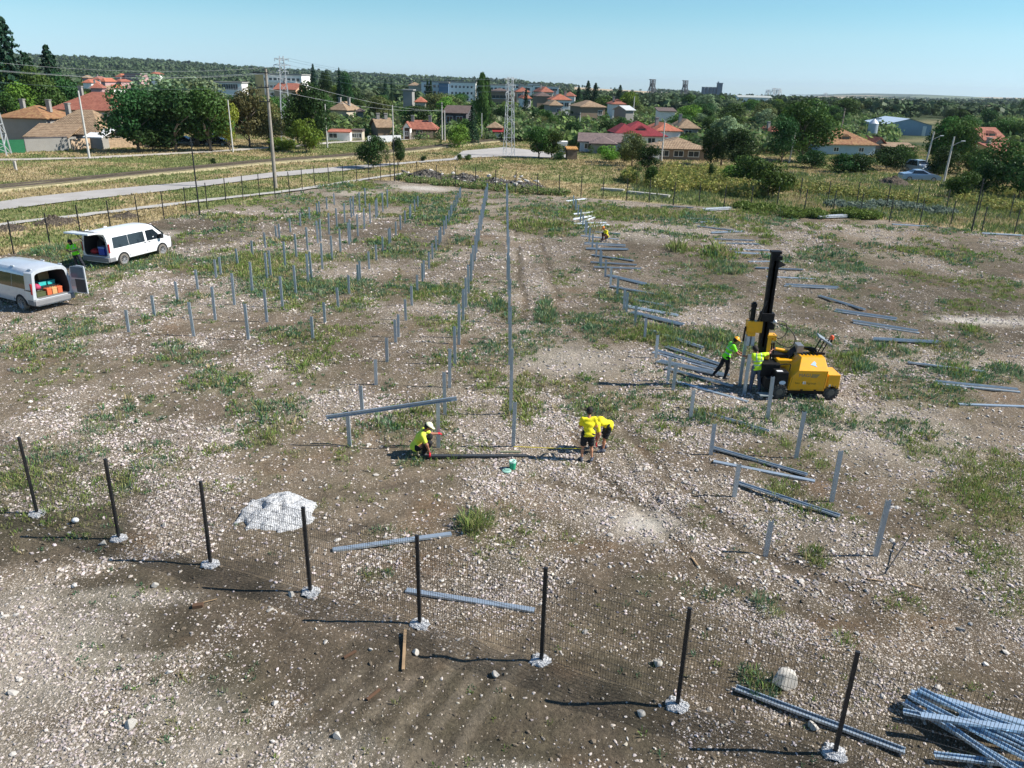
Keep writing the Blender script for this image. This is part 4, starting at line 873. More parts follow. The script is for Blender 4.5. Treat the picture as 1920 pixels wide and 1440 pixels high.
stick('concrete_slab',(1178,363),(1255,371),.1,.1,.5,CONC,'long grey concrete slab in the grass behind the back fence, right piece','slab')
p=gp(142,980); mb=MB(); mb.ball((0,0,.07),.09,12,(1,.8,.7)); o=mb.build('plastic_bag',M_('bag_clear',(.72,.74,.76),.3),smooth=True); o.location=p; tag(o,'crumpled clear plastic on the soil between the first two fence posts','litter')
# ================================================================ FRONT FENCE
FB=[(70,963),(223,1010),(395,1058),(582,1110),(787,1170),(1015,1240),(1270,1322),(1565,1413)]
fp=[gp(*a) for a in FB]; dL=fp[0]-fp[1]; dR=fp[-1]-fp[-2]; fp=[fp[0]+dL]+fp+[fp[-1]+dR]
fr=empty('wire_mesh_fence',(0,0,0),0,'black wire mesh fence on black posts crossing the whole foreground','fence')
WIRE=M_('black_wire',(.015,.016,.018),.5)
for i,p in enumerate(fp):
    mb=MB(); mb.box(-.035,.035,-.025,.025,-.1,2.08); mb.box(-.038,.038,-.028,.028,2.0805,2.095)
    o=mb.build('post',BLACKP,fr,bevel=.004); o.location=(p.x,p.y,float(ground_z(p.x,p.y))); dv=(fp[min(i+1,9)]-fp[max(i-1,0)]); o.rotation_euler=(random.gauss(0,.006),random.gauss(0,.008),math.atan2(dv.y,dv.x))
    r=.19; n_=26; u,v=np.meshgrid(np.linspace(-1,1,n_),np.linspace(-1,1,n_),indexing='ij'); rr=np.hypot(u,v)+(fbm(u*2+i*7,v*2,.8,i+3)-.5)*.7
    Z=np.where(rr<1,.012+.05*(1-np.clip(rr,0,1))**.6+.03*fbm(u,v,.15,i),-.05); V=np.stack([u*r*1.1,v*r,Z],-1).reshape(-1,3); ii=np.arange(n_*n_).reshape(n_,n_)
    c=link('concrete_footing',mesh_np('footing',V,np.stack([ii[:-1,:-1],ii[1:,:-1],ii[1:,1:],ii[:-1,1:]],-1).reshape(-1,4),True),WG,o)
for i in range(9):
    a,b=fp[i],fp[i+1]; d=b-a; L=d.length-.08; u=d.normalized(); mb=MB(); nv=int(L/.05); z0=.04+float(ground_z((a.x+b.x)/2,(a.y+b.y)/2)); z1=z0+1.93
    off=Vector((-u.y,u.x,0))*.035
    for k in range(nv+1):
        q=a+u*(.04+L*k/nv)+off; mb.cyl((q.x,q.y,z0),(q.x,q.y,z1),.0034,n=3,cap=False)
    for k in range(11):
        z=z0+.02+k*.19; p0=a+u*.04+off; p1=b-u*.04+off; mb.cyl((p0.x,p0.y,z),(p1.x,p1.y,z),.0042,n=3,cap=False)
    mb.build('mesh_panel',WIRE,fr)
# ================================================================ FAR FENCE POSTS (mesh not yet hung)
FPM=MB().box(-.035,.035,-.025,.025,-.1,2.05).build('fence_post',BLACKP); fpm=FPM.data; bpy.data.objects.remove(FPM)
def fposts(lst,what,grp,h=1.0):
    for i,a in enumerate(lst):
        p=gp(*a); o=link('fence_post',fpm); o.location=p; o.rotation_euler=(random.gauss(0,.012),random.gauss(0,.012),0.3); o.scale=(1,1,h*random.uniform(.97,1.03)); tag(o,f'{ORD[i]} black fence post from the left {what}','fence post',grp)
fposts([(26,476),(94,461),(152,443),(208,431),(261,421),(308,411),(350,401),(389,392),(424,381),(456,375),(487,371),(516,370),(543,364),(567,357),(591,352),(617,347),(644,347),(669,345),(692,338),(714,338.5),(732,339)],'in the line along the road','black fence posts along the road')
fposts([(747,340),(782,340),(818,346),(854,350),(891,352),(929,358),(967,362),(1007,365),(1048,367),(1089,370),(1130,372),(1174,377),(1217,380),(1262,385),(1310,386),(1357,390),(1407,392),(1455,395),(1507,399),(1560,402),(1612,405),(1667,416),(1724,421),(1781,426),(1840,436),(1901,440)],'in the nearer back line','black fence posts along the back of the site')
fposts([(1448,372),(1499,376),(1551,384),(1605,385),(1661,392),(1717,394),(1772,402),(1834,402),(1892,410)],'in the farther line at right','black fence posts of the farther line at right',1.05)
for i,(b_,t_,lb) in enumerate((((375,406),258,'left of the white road behind the rows'),((740,340),263,'at the back corner of the site'),((1821,435),337,'in the right back fence'))):
    p=gp(*b_); h=hgt(p,t_); t=empty('camera_mast',p,0,f'tall black mast {lb}','mast'); mb=MB(); mb.cyl((0,0,-.1),(0,0,h),.06,.045,10); mb.build('mast_tube',BLACKP,t,ang=40); mb=MB(); mb.box(-.12,.12,-.12,.12,0,.03); mb.build('base_plate',CONC,t); mb=MB(); mb.cyl((0,0,h-.25),(0,-.22,h-.25),.03,n=8); mb.cyl((0,0,h+.002),(0,0,h+.06),.065,n=10); mb.build('cap',BLACKP,t)
# ================================================================ UTILITY POLES
PC=M_('pole_concrete',(.50,.49,.46),.85,0,.12,1.5); PW=M_('pole_wood',(.27,.24,.20),.85,0,.2,2,bmp=.005)
def upole(b_,t_,label,mat=PC,r=.13,arms=0,lamp=False,lean=(0,0),D=None,armlen=1.5):
    p=gp(*b_) if D is None else at(b_[0],b_[1],D)
    if D is not None: p.z=0
    h=hgt(p,t_); t=empty('utility_pole',p,0,label,'pole'); tl=Vector((lean[0],lean[1],h))
    mb=MB(); mb.cyl((0,0,-.3),tl,r,r*.62,10); mb.build('pole',mat,t,ang=40)
    for k in range(arms):
        z=h-.35-k*1.25; L=armlen*(1-.15*k); c=tl*(z/h); mb=MB(); mb.bar(c+Vector((-L,-r*.9,0)),c+Vector((L*.25,-r*.9,0)) if k else c+Vector((L*.3,-r*.9,0)),.09,.09); mb.build('crossarm',BLACKP,t)
        mb=MB()
        for q in (-.95,-.5,.2): mb.cyl(c+Vector((q*L,-r*.9,.045)),c+Vector((q*L,-r*.9,.24)),.04,n=6)
        mb.build('insulators',BLACKP,t)
    if lamp:
        c=tl*.80; mb=MB(); mb.tube([c,c+Vector((.5,-.1,.35)),c+Vector((.95,-.15,.55))],.035,6); arm=mb.build('lamp_arm',PC,t,ang=40); mb=MB(); mb.box(-.22,.22,-.1,.1,-.05,.05); l=mb.build('lamp_head',M_('lamp_white',(.7,.7,.68),.5),arm,bevel=.02); l.location=c+Vector((1.1,-.15,.6))
    return t,p,h
BIG=upole((517,354),129,'tallest brown pole with dark crossarms beside the road, upper left',PW,.19,3,armlen=1.1)
P1=upole((168,298),170,'pale concrete pole, leaning, in front of the farmhouse walls',r=.15)
P2_=upole((437,286),187,'pale slim concrete pole right of the big silvery trees',r=.12)
P3_=upole((614,278),195,'pale slim concrete pole in front of the white garages',r=.12)
upole((738,275),197,'pale concrete pole behind the two roadside trees',r=.12)
upole((829,263),192,'left concrete pole of the close pair with a small crossarm',r=.12,arms=1,armlen=1.2)
upole((834,264),207,'right concrete pole of the close pair beside the railway',r=.12)
upole((903,262),212,'thin grey pole before the dark conifer under the poplar',r=.10)
upole((1086,248),211,'grey concrete pole among the trees behind the brown roofed house',r=.14,arms=1,armlen=.8)
upole((1240,303),227,'concrete pole in front of the ruined tile roof',r=.13)
upole((1479,306),233,'leaning pale pole before the tallest broad tree',r=.12,lean=(.35,0))
upole((1570,284),203,'dark topped pole in front of the tiled hip roof',PW,.13,2,lean=(.1,0),armlen=.6)
upole((1731,325),247,'leaning concrete street lamp pole above the silver car',r=.13,lamp=True,lean=(.3,0))
upole((1769,343),256,'leaning street lamp pole right of the silver car',r=.13,lamp=True,lean=(.1,0))
upole((1188,205),181,'grey pole by the far trees near the centre of the town',D=210,r=.16)
upole((1077,190),180,'short grey pole between the red roofs',D=260,r=.16)
p=gp(30,320); mb=MB(); mb.box(-.12,.12,-.12,.12,-.1,hgt(p,302)); o=mb.build('marker_post',CONC,bevel=.02); o.location=p; tag(o,'short concrete marker post in the grass at the left edge','post')
# ================================================================ LATTICE PYLONS
PY=M_('pylon_grey',(.52,.54,.55),.6,.3,.1,2)
def pylon(px,py,top,bw,label,arms=((.97,1.1),(.90,1.3),(.83,.9)),waist=.28,D=None,mat=PY,th=.07,z0=0,seg=11,kind='lattice_pylon'):
    p=gp(px,py) if D is None else at(px,py,D)
    if D is not None: p.z=float(tz(p.x,p.y)) if z0 is None else z0
    h=hgt(p,top); t=empty(kind,p,.35,label,'pylon')
    def hw(f): return bw/2*(1-f)+bw*waist/2*f
    z=[h*(1-(1-i/seg)**1.15) for i in range(seg+1)]; mb=MB()
    for sx,sy in ((1,1),(-1,1),(-1,-1),(1,-1)): mb.bar((sx*hw(0),sy*hw(0),-.2),(sx*hw(1),sy*hw(1),h),th*1.5)
    mb.build('legs',mat,t); mb=MB()
    cs=[(1,1),(-1,1),(-1,-1),(1,-1)]
    for i in range(seg):
        a,b=hw(z[i]/h),hw(z[i+1]/h)
        for k in range(4):
            c0,c1=cs[k],cs[(k+1)%4]
            if (i+k)%2: c0,c1=c1,c0
            mb.bar((c0[0]*a,c0[1]*a,z[i]),(c1[0]*b,c1[1]*b,z[i+1]),th*.75)
            if i%3==0: mb.bar((cs[k][0]*a,cs[k][1]*a,z[i]+.01),(cs[(k+1)%4][0]*a,cs[(k+1)%4][1]*a,z[i]+.01),th*.7)
    mb.build('bracing',mat,t)
    for f,L in arms:
        mb=MB(); zz=h*f; mb.bar((-L,0,zz),(L,0,zz),th*1.3)
        for s in (1,-1): mb.bar((s*L,0,zz),(0,hw(f),zz+.3 if f<.95 else zz-.3),th); 
        for s in (1,-1): mb.cyl((s*L*.95,0,zz-.05),(s*L*.95,0,zz-.4),.05,n=6)
        mb.build('crossarm',mat,t)
    return p,h
Y1=pylon(-4,291,95,2.6,'pale lattice pylon cut by the left edge of the photo',th=.09)
Y2=pylon(540,269,105,2.0,'lattice pylon left of the middle, its top arms against the sky')
Y3=pylon(954,293,144,1.35,'slender lattice pylon in the middle beside the grey plaza',waist=.5,th=.045,seg=14,arms=((.98,.9),(.9,.8),(.8,.7)))
DK=M_('headframe_steel',(.09,.10,.11),.7,.3,.2,.5)
def headframe(px,top,D,label):
    p=at(px,190,D); p.z=float(tz(p.x,p.y)); h=hgt(p,top); t=empty('headframe_tower',p,.5,label,'tower'); mb=MB(); w=2.3
    for i in range(7):
        z=h*i/7; zz=h*(i+1)/7
        for a,b in (((-1,-1),(1,-1)),((1,-1),(1,1)),((1,1),(-1,1)),((-1,1),(-1,-1))):
            mb.bar((a[0]*w,a[1]*w,z),(b[0]*w,b[1]*w,zz),.35); mb.bar((b[0]*w,b[1]*w,z),(a[0]*w,a[1]*w,zz),.35); mb.bar((a[0]*w,a[1]*w,zz),(b[0]*w,b[1]*w,zz),.45); mb.bar((a[0]*w,a[1]*w,z),(a[0]*w,a[1]*w,zz),.6)
    for s in (1,-1): mb.bar((s*w,0,h*.8),(s*w*4.2,0,0),.9)
    mb.build('steel_frame',DK,t); mb=MB(); mb.box(-w*1.9,w*1.3,-w,w,h,h+.9); mb.box(-w*.9,w*.3,-w*.6,w*.6,h*.62,h*.82); mb.box(-.2*w,w,-w*.6,w*.6,h*.3,h*.5); mb.build('machinery_platform',DK,t)
headframe(1221,150,1050,'left of two dark mine like steel towers on the horizon'); headframe(1282,152,1150,'right of two dark mine like steel towers on the horizon')
for px,top,l in ((1438,168,'leftmost'),(1449,165,'middle'),(1458,166,'rightmost')): pylon(px,190,top,22,f'faint distant lattice pylon, {l} of three on the far horizon',D=3200,th=1.0,z0=None,seg=5,mat=M_('far_pylon',(.45,.46,.47),.7),arms=((.95,12),(.8,14)),waist=.3)
pylon(1546,190,174,18,'faint distant lattice pylon alone on the far horizon at right',D=3600,th=.8,z0=None,seg=5,mat=M_('far_pylon',(.45,.46,.47),.7),arms=((.95,10),(.8,12)),waist=.3)
# wires strung between pylons and poles
def wire(A,B,sag,r,label,grp):
    A=Vector(A);B=Vector(B); mb=MB(); pts=[A.lerp(B,i/14)+Vector((0,0,-4*sag*(i/14)*(1-i/14))) for i in range(15)]; mb.tube(pts,r,4); tag(mb.build('overhead_wire',M_('wire_grey',(.42,.43,.44),.5,.3)),label,'wire',grp)
def tp(Y,f,L=0): 
    p,h=Y; return Vector((p.x+L*.94,p.y+L*.34,h*f))
gw='overhead wires between the lattice pylons'
for f,L,wn_ in ((.98,1.0,'right end of the top arms'),(.98,-1.0,'left end of the top arms'),(.90,1.2,'right end of the middle arms'),(.90,-1.2,'left end of the middle arms'),(.83,.8,'lowest arms')):
    wire(tp(Y2,f,L),tp(Y3,f,L*.8),1.2,.016,'wire between the two full lattice pylons, hung from the '+wn_,gw)
for f,L,wn_ in ((.90,1.2,'middle arms'),(.83,-.8,'lowest left arm'),(.83,.8,'lowest right arm')): wire(tp(Y1,f,L),tp(Y2,f,L),1.0,.016,'wire from the left edge pylon to the next, hung from the '+wn_,'overhead wires from the left edge pylon')
bp=BIG[1]; 
for k,(px0,py0,px1,py1) in enumerate(((-40,128,495,163),(-40,150,497,177))):
    wire(at(px0,py0,110),Vector((bp.x-.6*(k),bp.y-.2,BIG[2]-.4-1.25*k)),.5,.014,('upper' if k==0 else 'lower')+' long wire from the left edge to the tall brown pole','wires at the tall brown pole')
for k,(px1,py1) in enumerate(((1020,205),(1000,220))):
    wire(Vector((bp.x+.2,bp.y-.2,BIG[2]-.45-1.25*k)),at(834-k*4,208-k*2,gp(834,264).y),.8,.014,('upper' if k==0 else 'lower')+' wire from the tall brown pole to the close pair of poles','wires right of the tall brown pole')
# ================================================================ HOUSES AND WALLS
TR=tilemat('tiles_red','#8f4c3b','#a56a55'); TO=tilemat('tiles_orange','#a0553b','#b9745a'); TT=tilemat('tiles_tan','#83694f','#a58d72'); TM=tilemat('tiles_mottled','#844a35','#a58558'); TB=tilemat('tiles_brown','#5b4a43','#6d5d58'); TC=tilemat('tiles_crimson','#7d1f28','#97303a',1.6); TG=tilemat('tiles_greybrown','#6b5a58','#86736e',1.4)
WH_=wallmat('wall_white','#ece9e2',.15); WG_=wallmat('wall_grey','#8f8d88',.35); WY=wallmat('wall_ochre','#cbb07a',.25); WC=wallmat('wall_cream','#b8ae9a',.3); WP=wallmat('wall_pinkish','#b48f8c',.3); WD=wallmat('wall_dark','#4b4a50',.3); WBR=wallmat('wall_brown','#8a7763',.4); WBL=wallmat('wall_blueish','#9fb4c4',.2)
PANE=glass('pane_dark',(.03,.04,.05),.12); FRW=M_('frame_white',(.75,.74,.70),.6)
KEEP=[]
def house(px,D,wd,dp,wall,roofh,kind='hip',rot=0.0,wm=WC,rm=TR,label='',chim=0,wins=(),door=None,name='house',oh=.45,z=None,shift=0,ridge=None,pyr=None,gablefront=False,dormer=False):
    p=at(px,400,D); p.z=float(tz(p.x,p.y)) if z is None else z
    for _ in range(3): p.x+=(px-proj(p)[0])/ppm(D)
    p.y=D+dp/2
    t=empty(name,p,rot,label,'house'); mb=MB(); x,y=wd/2,dp/2
    mb.box(-x,x,-y,y,-1,wall)
    if kind=='gable': mb.add([(-x,-y,wall),(-x,y,wall),(-x,0,wall+roofh),(x,-y,wall),(x,y,wall),(x,0,wall+roofh)],[(0,2,1),(3,4,5)])
    if kind=='gabley': mb.add([(-x,-y,wall),(x,-y,wall),(0,-y,wall+roofh),(-x,y,wall),(x,y,wall),(0,y,wall+roofh)],[(0,1,2),(4,3,5)])
    mb.build('wall',wm,t); mb=MB(); X,Y=x+oh,y+oh; zz=wall-oh*roofh/max(y,1)*.6+.1; T=.14
    if kind=='hip':
        r=max(0,X-Y*.95) if ridge is None else ridge
        lo=[(-X,-Y,zz),(X,-Y,zz),(X,Y,zz),(-X,Y,zz)]; 
        if Y<=X: top=[(-r,0,wall+roofh),(r,0,wall+roofh)]
        else: top=[(0,-(Y-X*.95),wall+roofh),(0,(Y-X*.95),wall+roofh)]
        if Y<=X: mb.add(lo+top,[(0,1,5,4),(1,2,5),(2,3,4,5),(3,0,4),(3,2,1,0)])
        else: mb.add(lo+top,[(0,1,4),(1,2,5,4),(2,3,5),(3,0,4,5),(3,2,1,0)])
        lo2=[(a,b,c-T) for a,b,c in lo]; mb.add(lo+lo2,[(0,4,5,1),(1,5,6,2),(2,6,7,3),(3,7,4,0)])
    elif kind=='gable':
        zr=wall+roofh+.06; mb.add([(-X,-Y,zz),(X,-Y,zz),(X,0,zr),(-X,0,zr),(X,Y,zz),(-X,Y,zz),(-X,-Y,zz-T),(X,-Y,zz-T),(X,0,zr-T),(-X,0,zr-T),(X,Y,zz-T),(-X,Y,zz-T)],[(0,1,2,3),(3,2,4,5),(7,6,9,8),(8,9,11,10),(6,7,1,0),(4,10,11,5),(1,7,8,2),(2,8,10,4),(6,0,3,9),(9,3,5,11)])
    elif kind=='gabley':
        zr=wall+roofh+.06; mb.add([(-X,-Y,zz),(0,-Y,zr),(0,Y,zr),(-X,Y,zz),(X,-Y,zz),(X,Y,zz)],[(0,1,2,3),(1,4,5,2)]); mb.add([(-X,-Y,zz-T),(0,-Y,zr-T),(0,Y,zr-T),(-X,Y,zz-T),(X,-Y,zz-T),(X,Y,zz-T)],[(3,2,1,0),(2,5,4,1)]); mb.add([(-X,-Y,zz),(0,-Y,zr),(X,-Y,zz),(-X,-Y,zz-T),(0,-Y,zr-T),(X,-Y,zz-T)],[(0,3,4,1),(1,4,5,2)])
    elif kind=='shed': mb.add([(-X,-Y,wall),(X,-Y,wall),(X,Y,wall+roofh),(-X,Y,wall+roofh),(-X,-Y,wall-T),(X,-Y,wall-T),(X,Y,wall+roofh-T),(-X,Y,wall+roofh-T)],[(0,1,2,3),(7,6,5,4),(0,4,5,1),(1,5,6,2),(2,6,7,3),(3,7,4,0)])
    elif kind=='flat': mb.box(-X,X,-Y,Y,wall+.002,wall+.35)
    rf=mb.build('roof',rm,t)
    for k in range(chim):
        cx=[-.25,.3,0][k]*wd; mb=MB(); cz=wall+roofh*.45; mb.box(cx-.28,cx+.28,-.7,-.15,cz,wall+roofh+.75); mb.box(cx-.36,cx+.36,-.78,-.07,wall+roofh+.752,wall+roofh+.88); mb.build('chimney',WG_,rf)
    if dormer:
        mb=MB(); dz=wall+roofh*.25; mb.add([(-.9,-y*.75,dz),(.9,-y*.75,dz),(.9,-y*.75,dz+.5),(0,-y*.75,dz+1.0),(-.9,-y*.75,dz+.5),(-.9,-y*.1,dz+.5),(.9,-y*.1,dz+.5),(0,-y*.1,dz+1.0)],[(0,1,2,3,4),(4,3,7,5),(3,2,6,7)]); dm_=mb.build('dormer',rm,rf); mb=MB(); mb.box(-.6,.6,-y*.75-.03,-y*.75-.01,dz+.1,dz+.55); mb.build('pane',PANE,dm_)
    fx=0
    for (wx,wz,ww,wh) in wins:
        mb=MB(); yy=-y-.03
        mb.box(wx-ww/2-.08,wx+ww/2+.08,yy-.02,-y+.02,wz-.08,wz); mb.box(wx-ww/2-.08,wx+ww/2+.08,yy-.02,-y+.02,wz+wh,wz+wh+.08); mb.box(wx-ww/2-.08,wx-ww/2,yy-.02,-y+.02,wz,wz+wh); mb.box(wx+ww/2,wx+ww/2+.08,yy-.02,-y+.02,wz,wz+wh); mb.box(wx-.03,wx+.03,yy-.015,-y+.01,wz,wz+wh)
        wn_=mb.build('window',FRW,t); mb=MB(); mb.box(wx-ww/2,wx-.03,yy+.005,-y+.012,wz+.001,wz+wh-.001); mb.box(wx+.03,wx+ww/2,yy+.005,-y+.012,wz+.001,wz+wh-.001); mb.build('pane',PANE,wn_)
    if door: mb=MB(); mb.box(door-.45,door+.45,-y-.04,-y+.01,0,2.05); mb.build('door',M_('door_brown','#4a3426',.6),t)
    pts=[proj((p.x+sx*wd/2,p.y+sy*dp/2,p.z+zq)) for sx in(1,-1) for sy in(1,-1) for zq in(wall*.85,wall+roofh)]
    KEEP.append((min(q[0] for q in pts)+3,max(q[0] for q in pts)-3,min(q[1] for q in pts),max(q[1] for q in pts),D)); return t
W2=[(-.28,.3,1.2,1.1),(0,.3,1.2,1.1),(.28,.3,1.2,1.1)]
def Db(px,py,ex=0): return gp(px,py).y+ex
def hr(rc,D,dp,kind,rot,wm,rm,label,chim=0,wins=(),door=None,name='house',oh=.4,ridge=None,dormer=False):
    """house from the photo's roof rectangle: left, right, ridge line, eave line; wins=(fraction across, fraction up, w, h)"""
    x0,x1,yr,ye=rc; px=(x0+x1)/2; z0=float(tz(at(px,400,D).x,D)); wall=max(1.2,at(px,ye,D).z-z0); roofh=max(.25,at(px,yr,D+dp/2).z-z0-wall); wd=(x1-x0)/ppm(D+dp/2)/(abs(math.cos(rot))+.25*abs(math.sin(rot)))-2*oh
    W=[(fx*wd,.35*wall+fz*wall*.0 if wall<3.4 else wall-1.9,ww,min(wh,wall*.45)) for fx,fz,ww,wh in wins]
    if door is not None: door=door*wd
    return house(px,D,wd,dp,wall,roofh,kind,rot,wm,rm,label,chim,W,door,name,oh,z=z0,ridge=None if ridge is None else ridge*wd,dormer=dormer)
D0=Db(130,283)+2.5
hr((100,242,172,206),D0+24,10,'hip',-.06,WC,TR,'big house with a clean red hip roof and one tall chimney at upper left',1,[(.12,0,1.0,1.3),(.27,0,1.0,1.3),(-.2,0,1,1.3)])
hr((0,104,197,221),D0+7,8,'hip',-.05,WG_,TM,'old farmhouse with mottled red tiles and two chimneys at the left edge',2,ridge=.36)
hr((72,208,205,250),D0+3,9,'hip',-.10,WG_,TT,'low farm building with a long pale tiled roof sloping down to the right',1,ridge=.12,name='farm_building')
hr((46,136,233,257),D0+.6,4,'shed',-.05,WG_,TT,'lean to with a brownish tiled roof directly behind the grey plaster wall',name='lean_to',oh=.15)
hr((160,199,242,257),D0+.8,3.5,'shed',-.1,WG_,M_('white_sheet',(.75,.76,.77),.4),'small shed with a white sheet roof above the stone wall',name='shed',oh=.1)
def wall_(a,b,top,mat,label,name='garden_wall',th=.25,cat='wall',cap=None,z=None):
    A=gp(*a);B=gp(*b); h=hgt(A,top); d=(B-A); t=empty(name,A,math.atan2(d.y,d.x),label,cat); L=d.length; mb=MB(); mb.box(0,L,0,th,-.2,h); mb.build('wall_body',mat,t)
    if cap: mb=MB(); mb.box(-.03,L+.03,-.04,th+.04,h+.001,h+.12); mb.build('coping',cap,t)
    return t
SW=M_('stone_wall','#c2a78a',.9,0,.35,2.6,((.35,.28,.2),.5),.05)
wall_((50,286),(130,283),260,WG_,'grey plastered garden wall in front of the old farmhouse',cap=WD)
wall_((136,282),(188,279),261,SW,'rough stone wall left part, right of the grey plastered wall','stone_wall')
wall_((201,279),(281,277),258,SW,'rough stone wall with a whitish coping, right end of the row','stone_wall',cap=WG_)
wall_((190,280),(200,279),259,M_('gate_dark','#6b6660',.7),'narrow dark gate between the two stone walls','gate',.08,'gate')
wall_((-30,289),(49,287),263,M_('fence_green','#1f6b45',.6),'green sheet metal fence behind the left edge pylon','sheet_fence',.05,'fence')
hr((612,657,243,247),Db(635,265),4,'shed',.05,WH_,TO,'white garage with an orange rimmed flat roof beside the very dark tree',0,[(-.25,0,1.3,1.6)],name='garage',oh=.1)
hr((658,680,245,247),Db(668,264),3,'flat',.05,WC,TB,'second small pale garage with open bays right of the white one',0,[(-.2,0,1.0,1.4),(.2,0,.8,1.4)],name='garage',oh=.1)
hr((692,728,221,238),Db(710,259),7,'gable',.35,WBR,TT,'small house with a pale brown gable roof and two chimneys behind the roadside trees',2)
hr((752,820,225,242),Db(790,256),6,'hip',.03,WBR,TR,'long low house with a faded red two chimney roof beside the pair of poles',2,[(0,0,1,1)],ridge=.28)
hr((755,770,228,240),Db(761,262),2.5,'gabley',.0,WH_,TR,'narrow white gabled front with a little dark window, beside the long red roof',0,[(0,0,.5,.7)],door=.1,oh=.1)
wall_((690,268),(752,266),255,M_('gate_pale','#c9cdd0',.6),'pale blue white gate and wall before the white gabled front','gate',.06,'gate')
def picket(a,b,h,label):
    A=gp(*a);B=gp(*b); d=B-A; t=empty('picket_fence',A,math.atan2(d.y,d.x),label,'fence'); mb=MB(); L=d.length; k=0
    while k<L: mb.box(k,k+.09,0,.03,0,h*random.uniform(.85,1.1)); k+=.17
    o=mb.build('pickets',WOOD,t); o['kind']='stuff'; 
    for z in (.3,.75): mb=MB(); mb.box(0,L,.032,.08,h*z,h*(z+.08)); mb.build('rail',WOOD,t)
picket((770,262),(812,261),1.3,'grey wooden picket fence right of the white gabled front')
picket((842,260),(868,259),1.0,'brown picket fence beneath the bright round bush')
hr((834,885,198,212),172,7,'gable',-.2,WD,TB,'dark modern house with a brown roof and a balcony below the poplar',0,[(.2,0,1.3,1.2),(-.25,0,1.3,1.2)])
hr((911,943,228,239),Db(926,258),4,'hip',.0,WBR,TT,'tiny house with a tan hip roof left of the slender pylon',0,ridge=.03)
hr((922,944,241,247),Db(933,259),2,'shed',.0,WH_,M_('awning_red','#8f2f2f',.6),'small annex with a red lean to roof in front of the tiny tan roofed house',name='annex')
hr((774,799,181,191),215,7,'hip',.1,WC,TO,'bright orange roof showing between the trees below the white blocks')
hr((622,664,190,206),195,7,'hip',-.3,WC,TT,'pale tan roofed house half hidden by trees right of the very dark tree',2)
hr((664,682,203,209),190,5,'hip',.2,WG_,TB,'small greyish roof hidden among the trees, middle left')
hr((517,565,156,168),255,9,'gable',-.15,wallmat('wall_peach','#cfa98a',.2),TR,'red roofed building with a peach gable end before the white flats, upper left',1)
hr((764,790,154,160),420,6,'hip',.1,WC,TT,'small pale roof far in the town, left of the white blocks',1)
hr((754,776,168,170),240,6,'flat',0,WG_,WG_,'little grey flat roofed building among the trees, left of the orange roof')
hr((974,993,176,184),285,8,'hip',.2,WH_,TO,'pale house with an orange roof, leftmost of the town houses right of the slender pylon',1,[(-.2,0,1,1),(.2,0,1,1)])
hr((964,992,163,172),330,9,'hip',.1,WC,TR,'red roofed two storey house near the white far blocks',1,W2)
hr((1004,1032,162,172),310,9,'hip',.3,WC,TR,'largest red hip roof in the town just left of the dark conifers',1,W2)
hr((1000,1030,172,180),275,8,'hip',.15,WBR,TB,'brown roofed house under the largest red hip roof')
hr((1028,1069,176,187),245,9,'hip',.1,WH_,TO,'white house with a bright orange red hip roof and two chimneys, town centre',2,W2)
hr((1022,1051,187,197),218,7,'hip',.2,WG_,TT,'grey house with a pale tan roof, in front of the orange roofed one',0,[(.25,0,1,1)])
hr((1055,1080,172,180),270,7,'hip',-.1,WH_,TR,'small red roof left of the dark conifers')
hr((1075,1129,188,200),205,9,'hip',.25,WBR,TT,'broad tan and orange hip roofed house with one white wall, town centre',0,[(.3,0,1,1)])
hr((1141,1170,187,195),225,7,'hip',.1,WH_,TR,'white house with a reddish roof and a white dormer, right of the broad tan roof',1,[(-.2,0,1,1),(.15,0,1,1)],dormer=True)
hr((1158,1182,198,206),205,5,'gable',.5,WG_,M_('grey_sheet_roof',(.5,.51,.5),.5),'small house with a pale grey gable roof, right of the white dormer house')
hr((1230,1266,202,208),205,5,'shed',0,WH_,TB,'low long brownish shed at the far meadow, right of centre',name='shed')
DC=Db(1190,277)
hr((1150,1247,227,254),DC,9,'hip',.10,WH_,TC,'crimson roofed white house right of the centre',0,[(.2,0,1.2,1.2)],dormer=True)
hr((1146,1192,231,249),DC-1,6,'hip',.1,WH_,TC,'lower crimson roofed wing at the left of the crimson house',name='house_wing')
hr((1216,1272,229,245),DC+9,8,'hip',.2,WH_,TO,'white house with an orange roof directly right of the crimson one',1)
hr((1263,1309,222,240),Db(1290,266,6),7,'hip',.1,WG_,TT,'tower like grey house with a pale pyramid roof, right of the orange roof',1,[(0,0,1.4,1.4)],ridge=.02)
hr((1084,1172,250,266),Db(1110,286),6,'gable',-.1,WBL,TG,'house with a long grey brown roof and bluish wall, left of the crimson one',0,[(-.3,0,1,1)])
hr((1105,1160,256,269),Db(1130,288,-1),4.5,'hip',-.1,WG_,TG,'lower grey brown roofed wing before the long grey brown roof',name='house_wing')
DR=Db(1262,300)
hr((1208,1332,264,279),DR,6,'hip',-.03,WBR,TT,'half ruined long house with a sagging pale tile roof, behind the yellow weeds',0,[(-.22,0,1.3,1.2),(.02,0,1.3,1.2),(.27,0,1.5,1.2)])
hr((1250,1292,257,266),DR+8,4,'hip',.1,WBR,TT,'small pale tiled roof right behind the half ruined house')
hr((1060,1083,275,279),Db(1071,300),1.5,'shed',.1,WOOD,tilemat('shed_roof','#a8763c','#c4924e'),'little wooden shed with an orange brown roof beside the bushy trees',name='garden_shed',oh=.12)
hr((1045,1064,268,270),Db(1055,287),2,'flat',0,WH_,WH_,'white hut partly hidden behind the garden shed',0,[(.2,0,.5,.9)],name='hut',oh=.1)
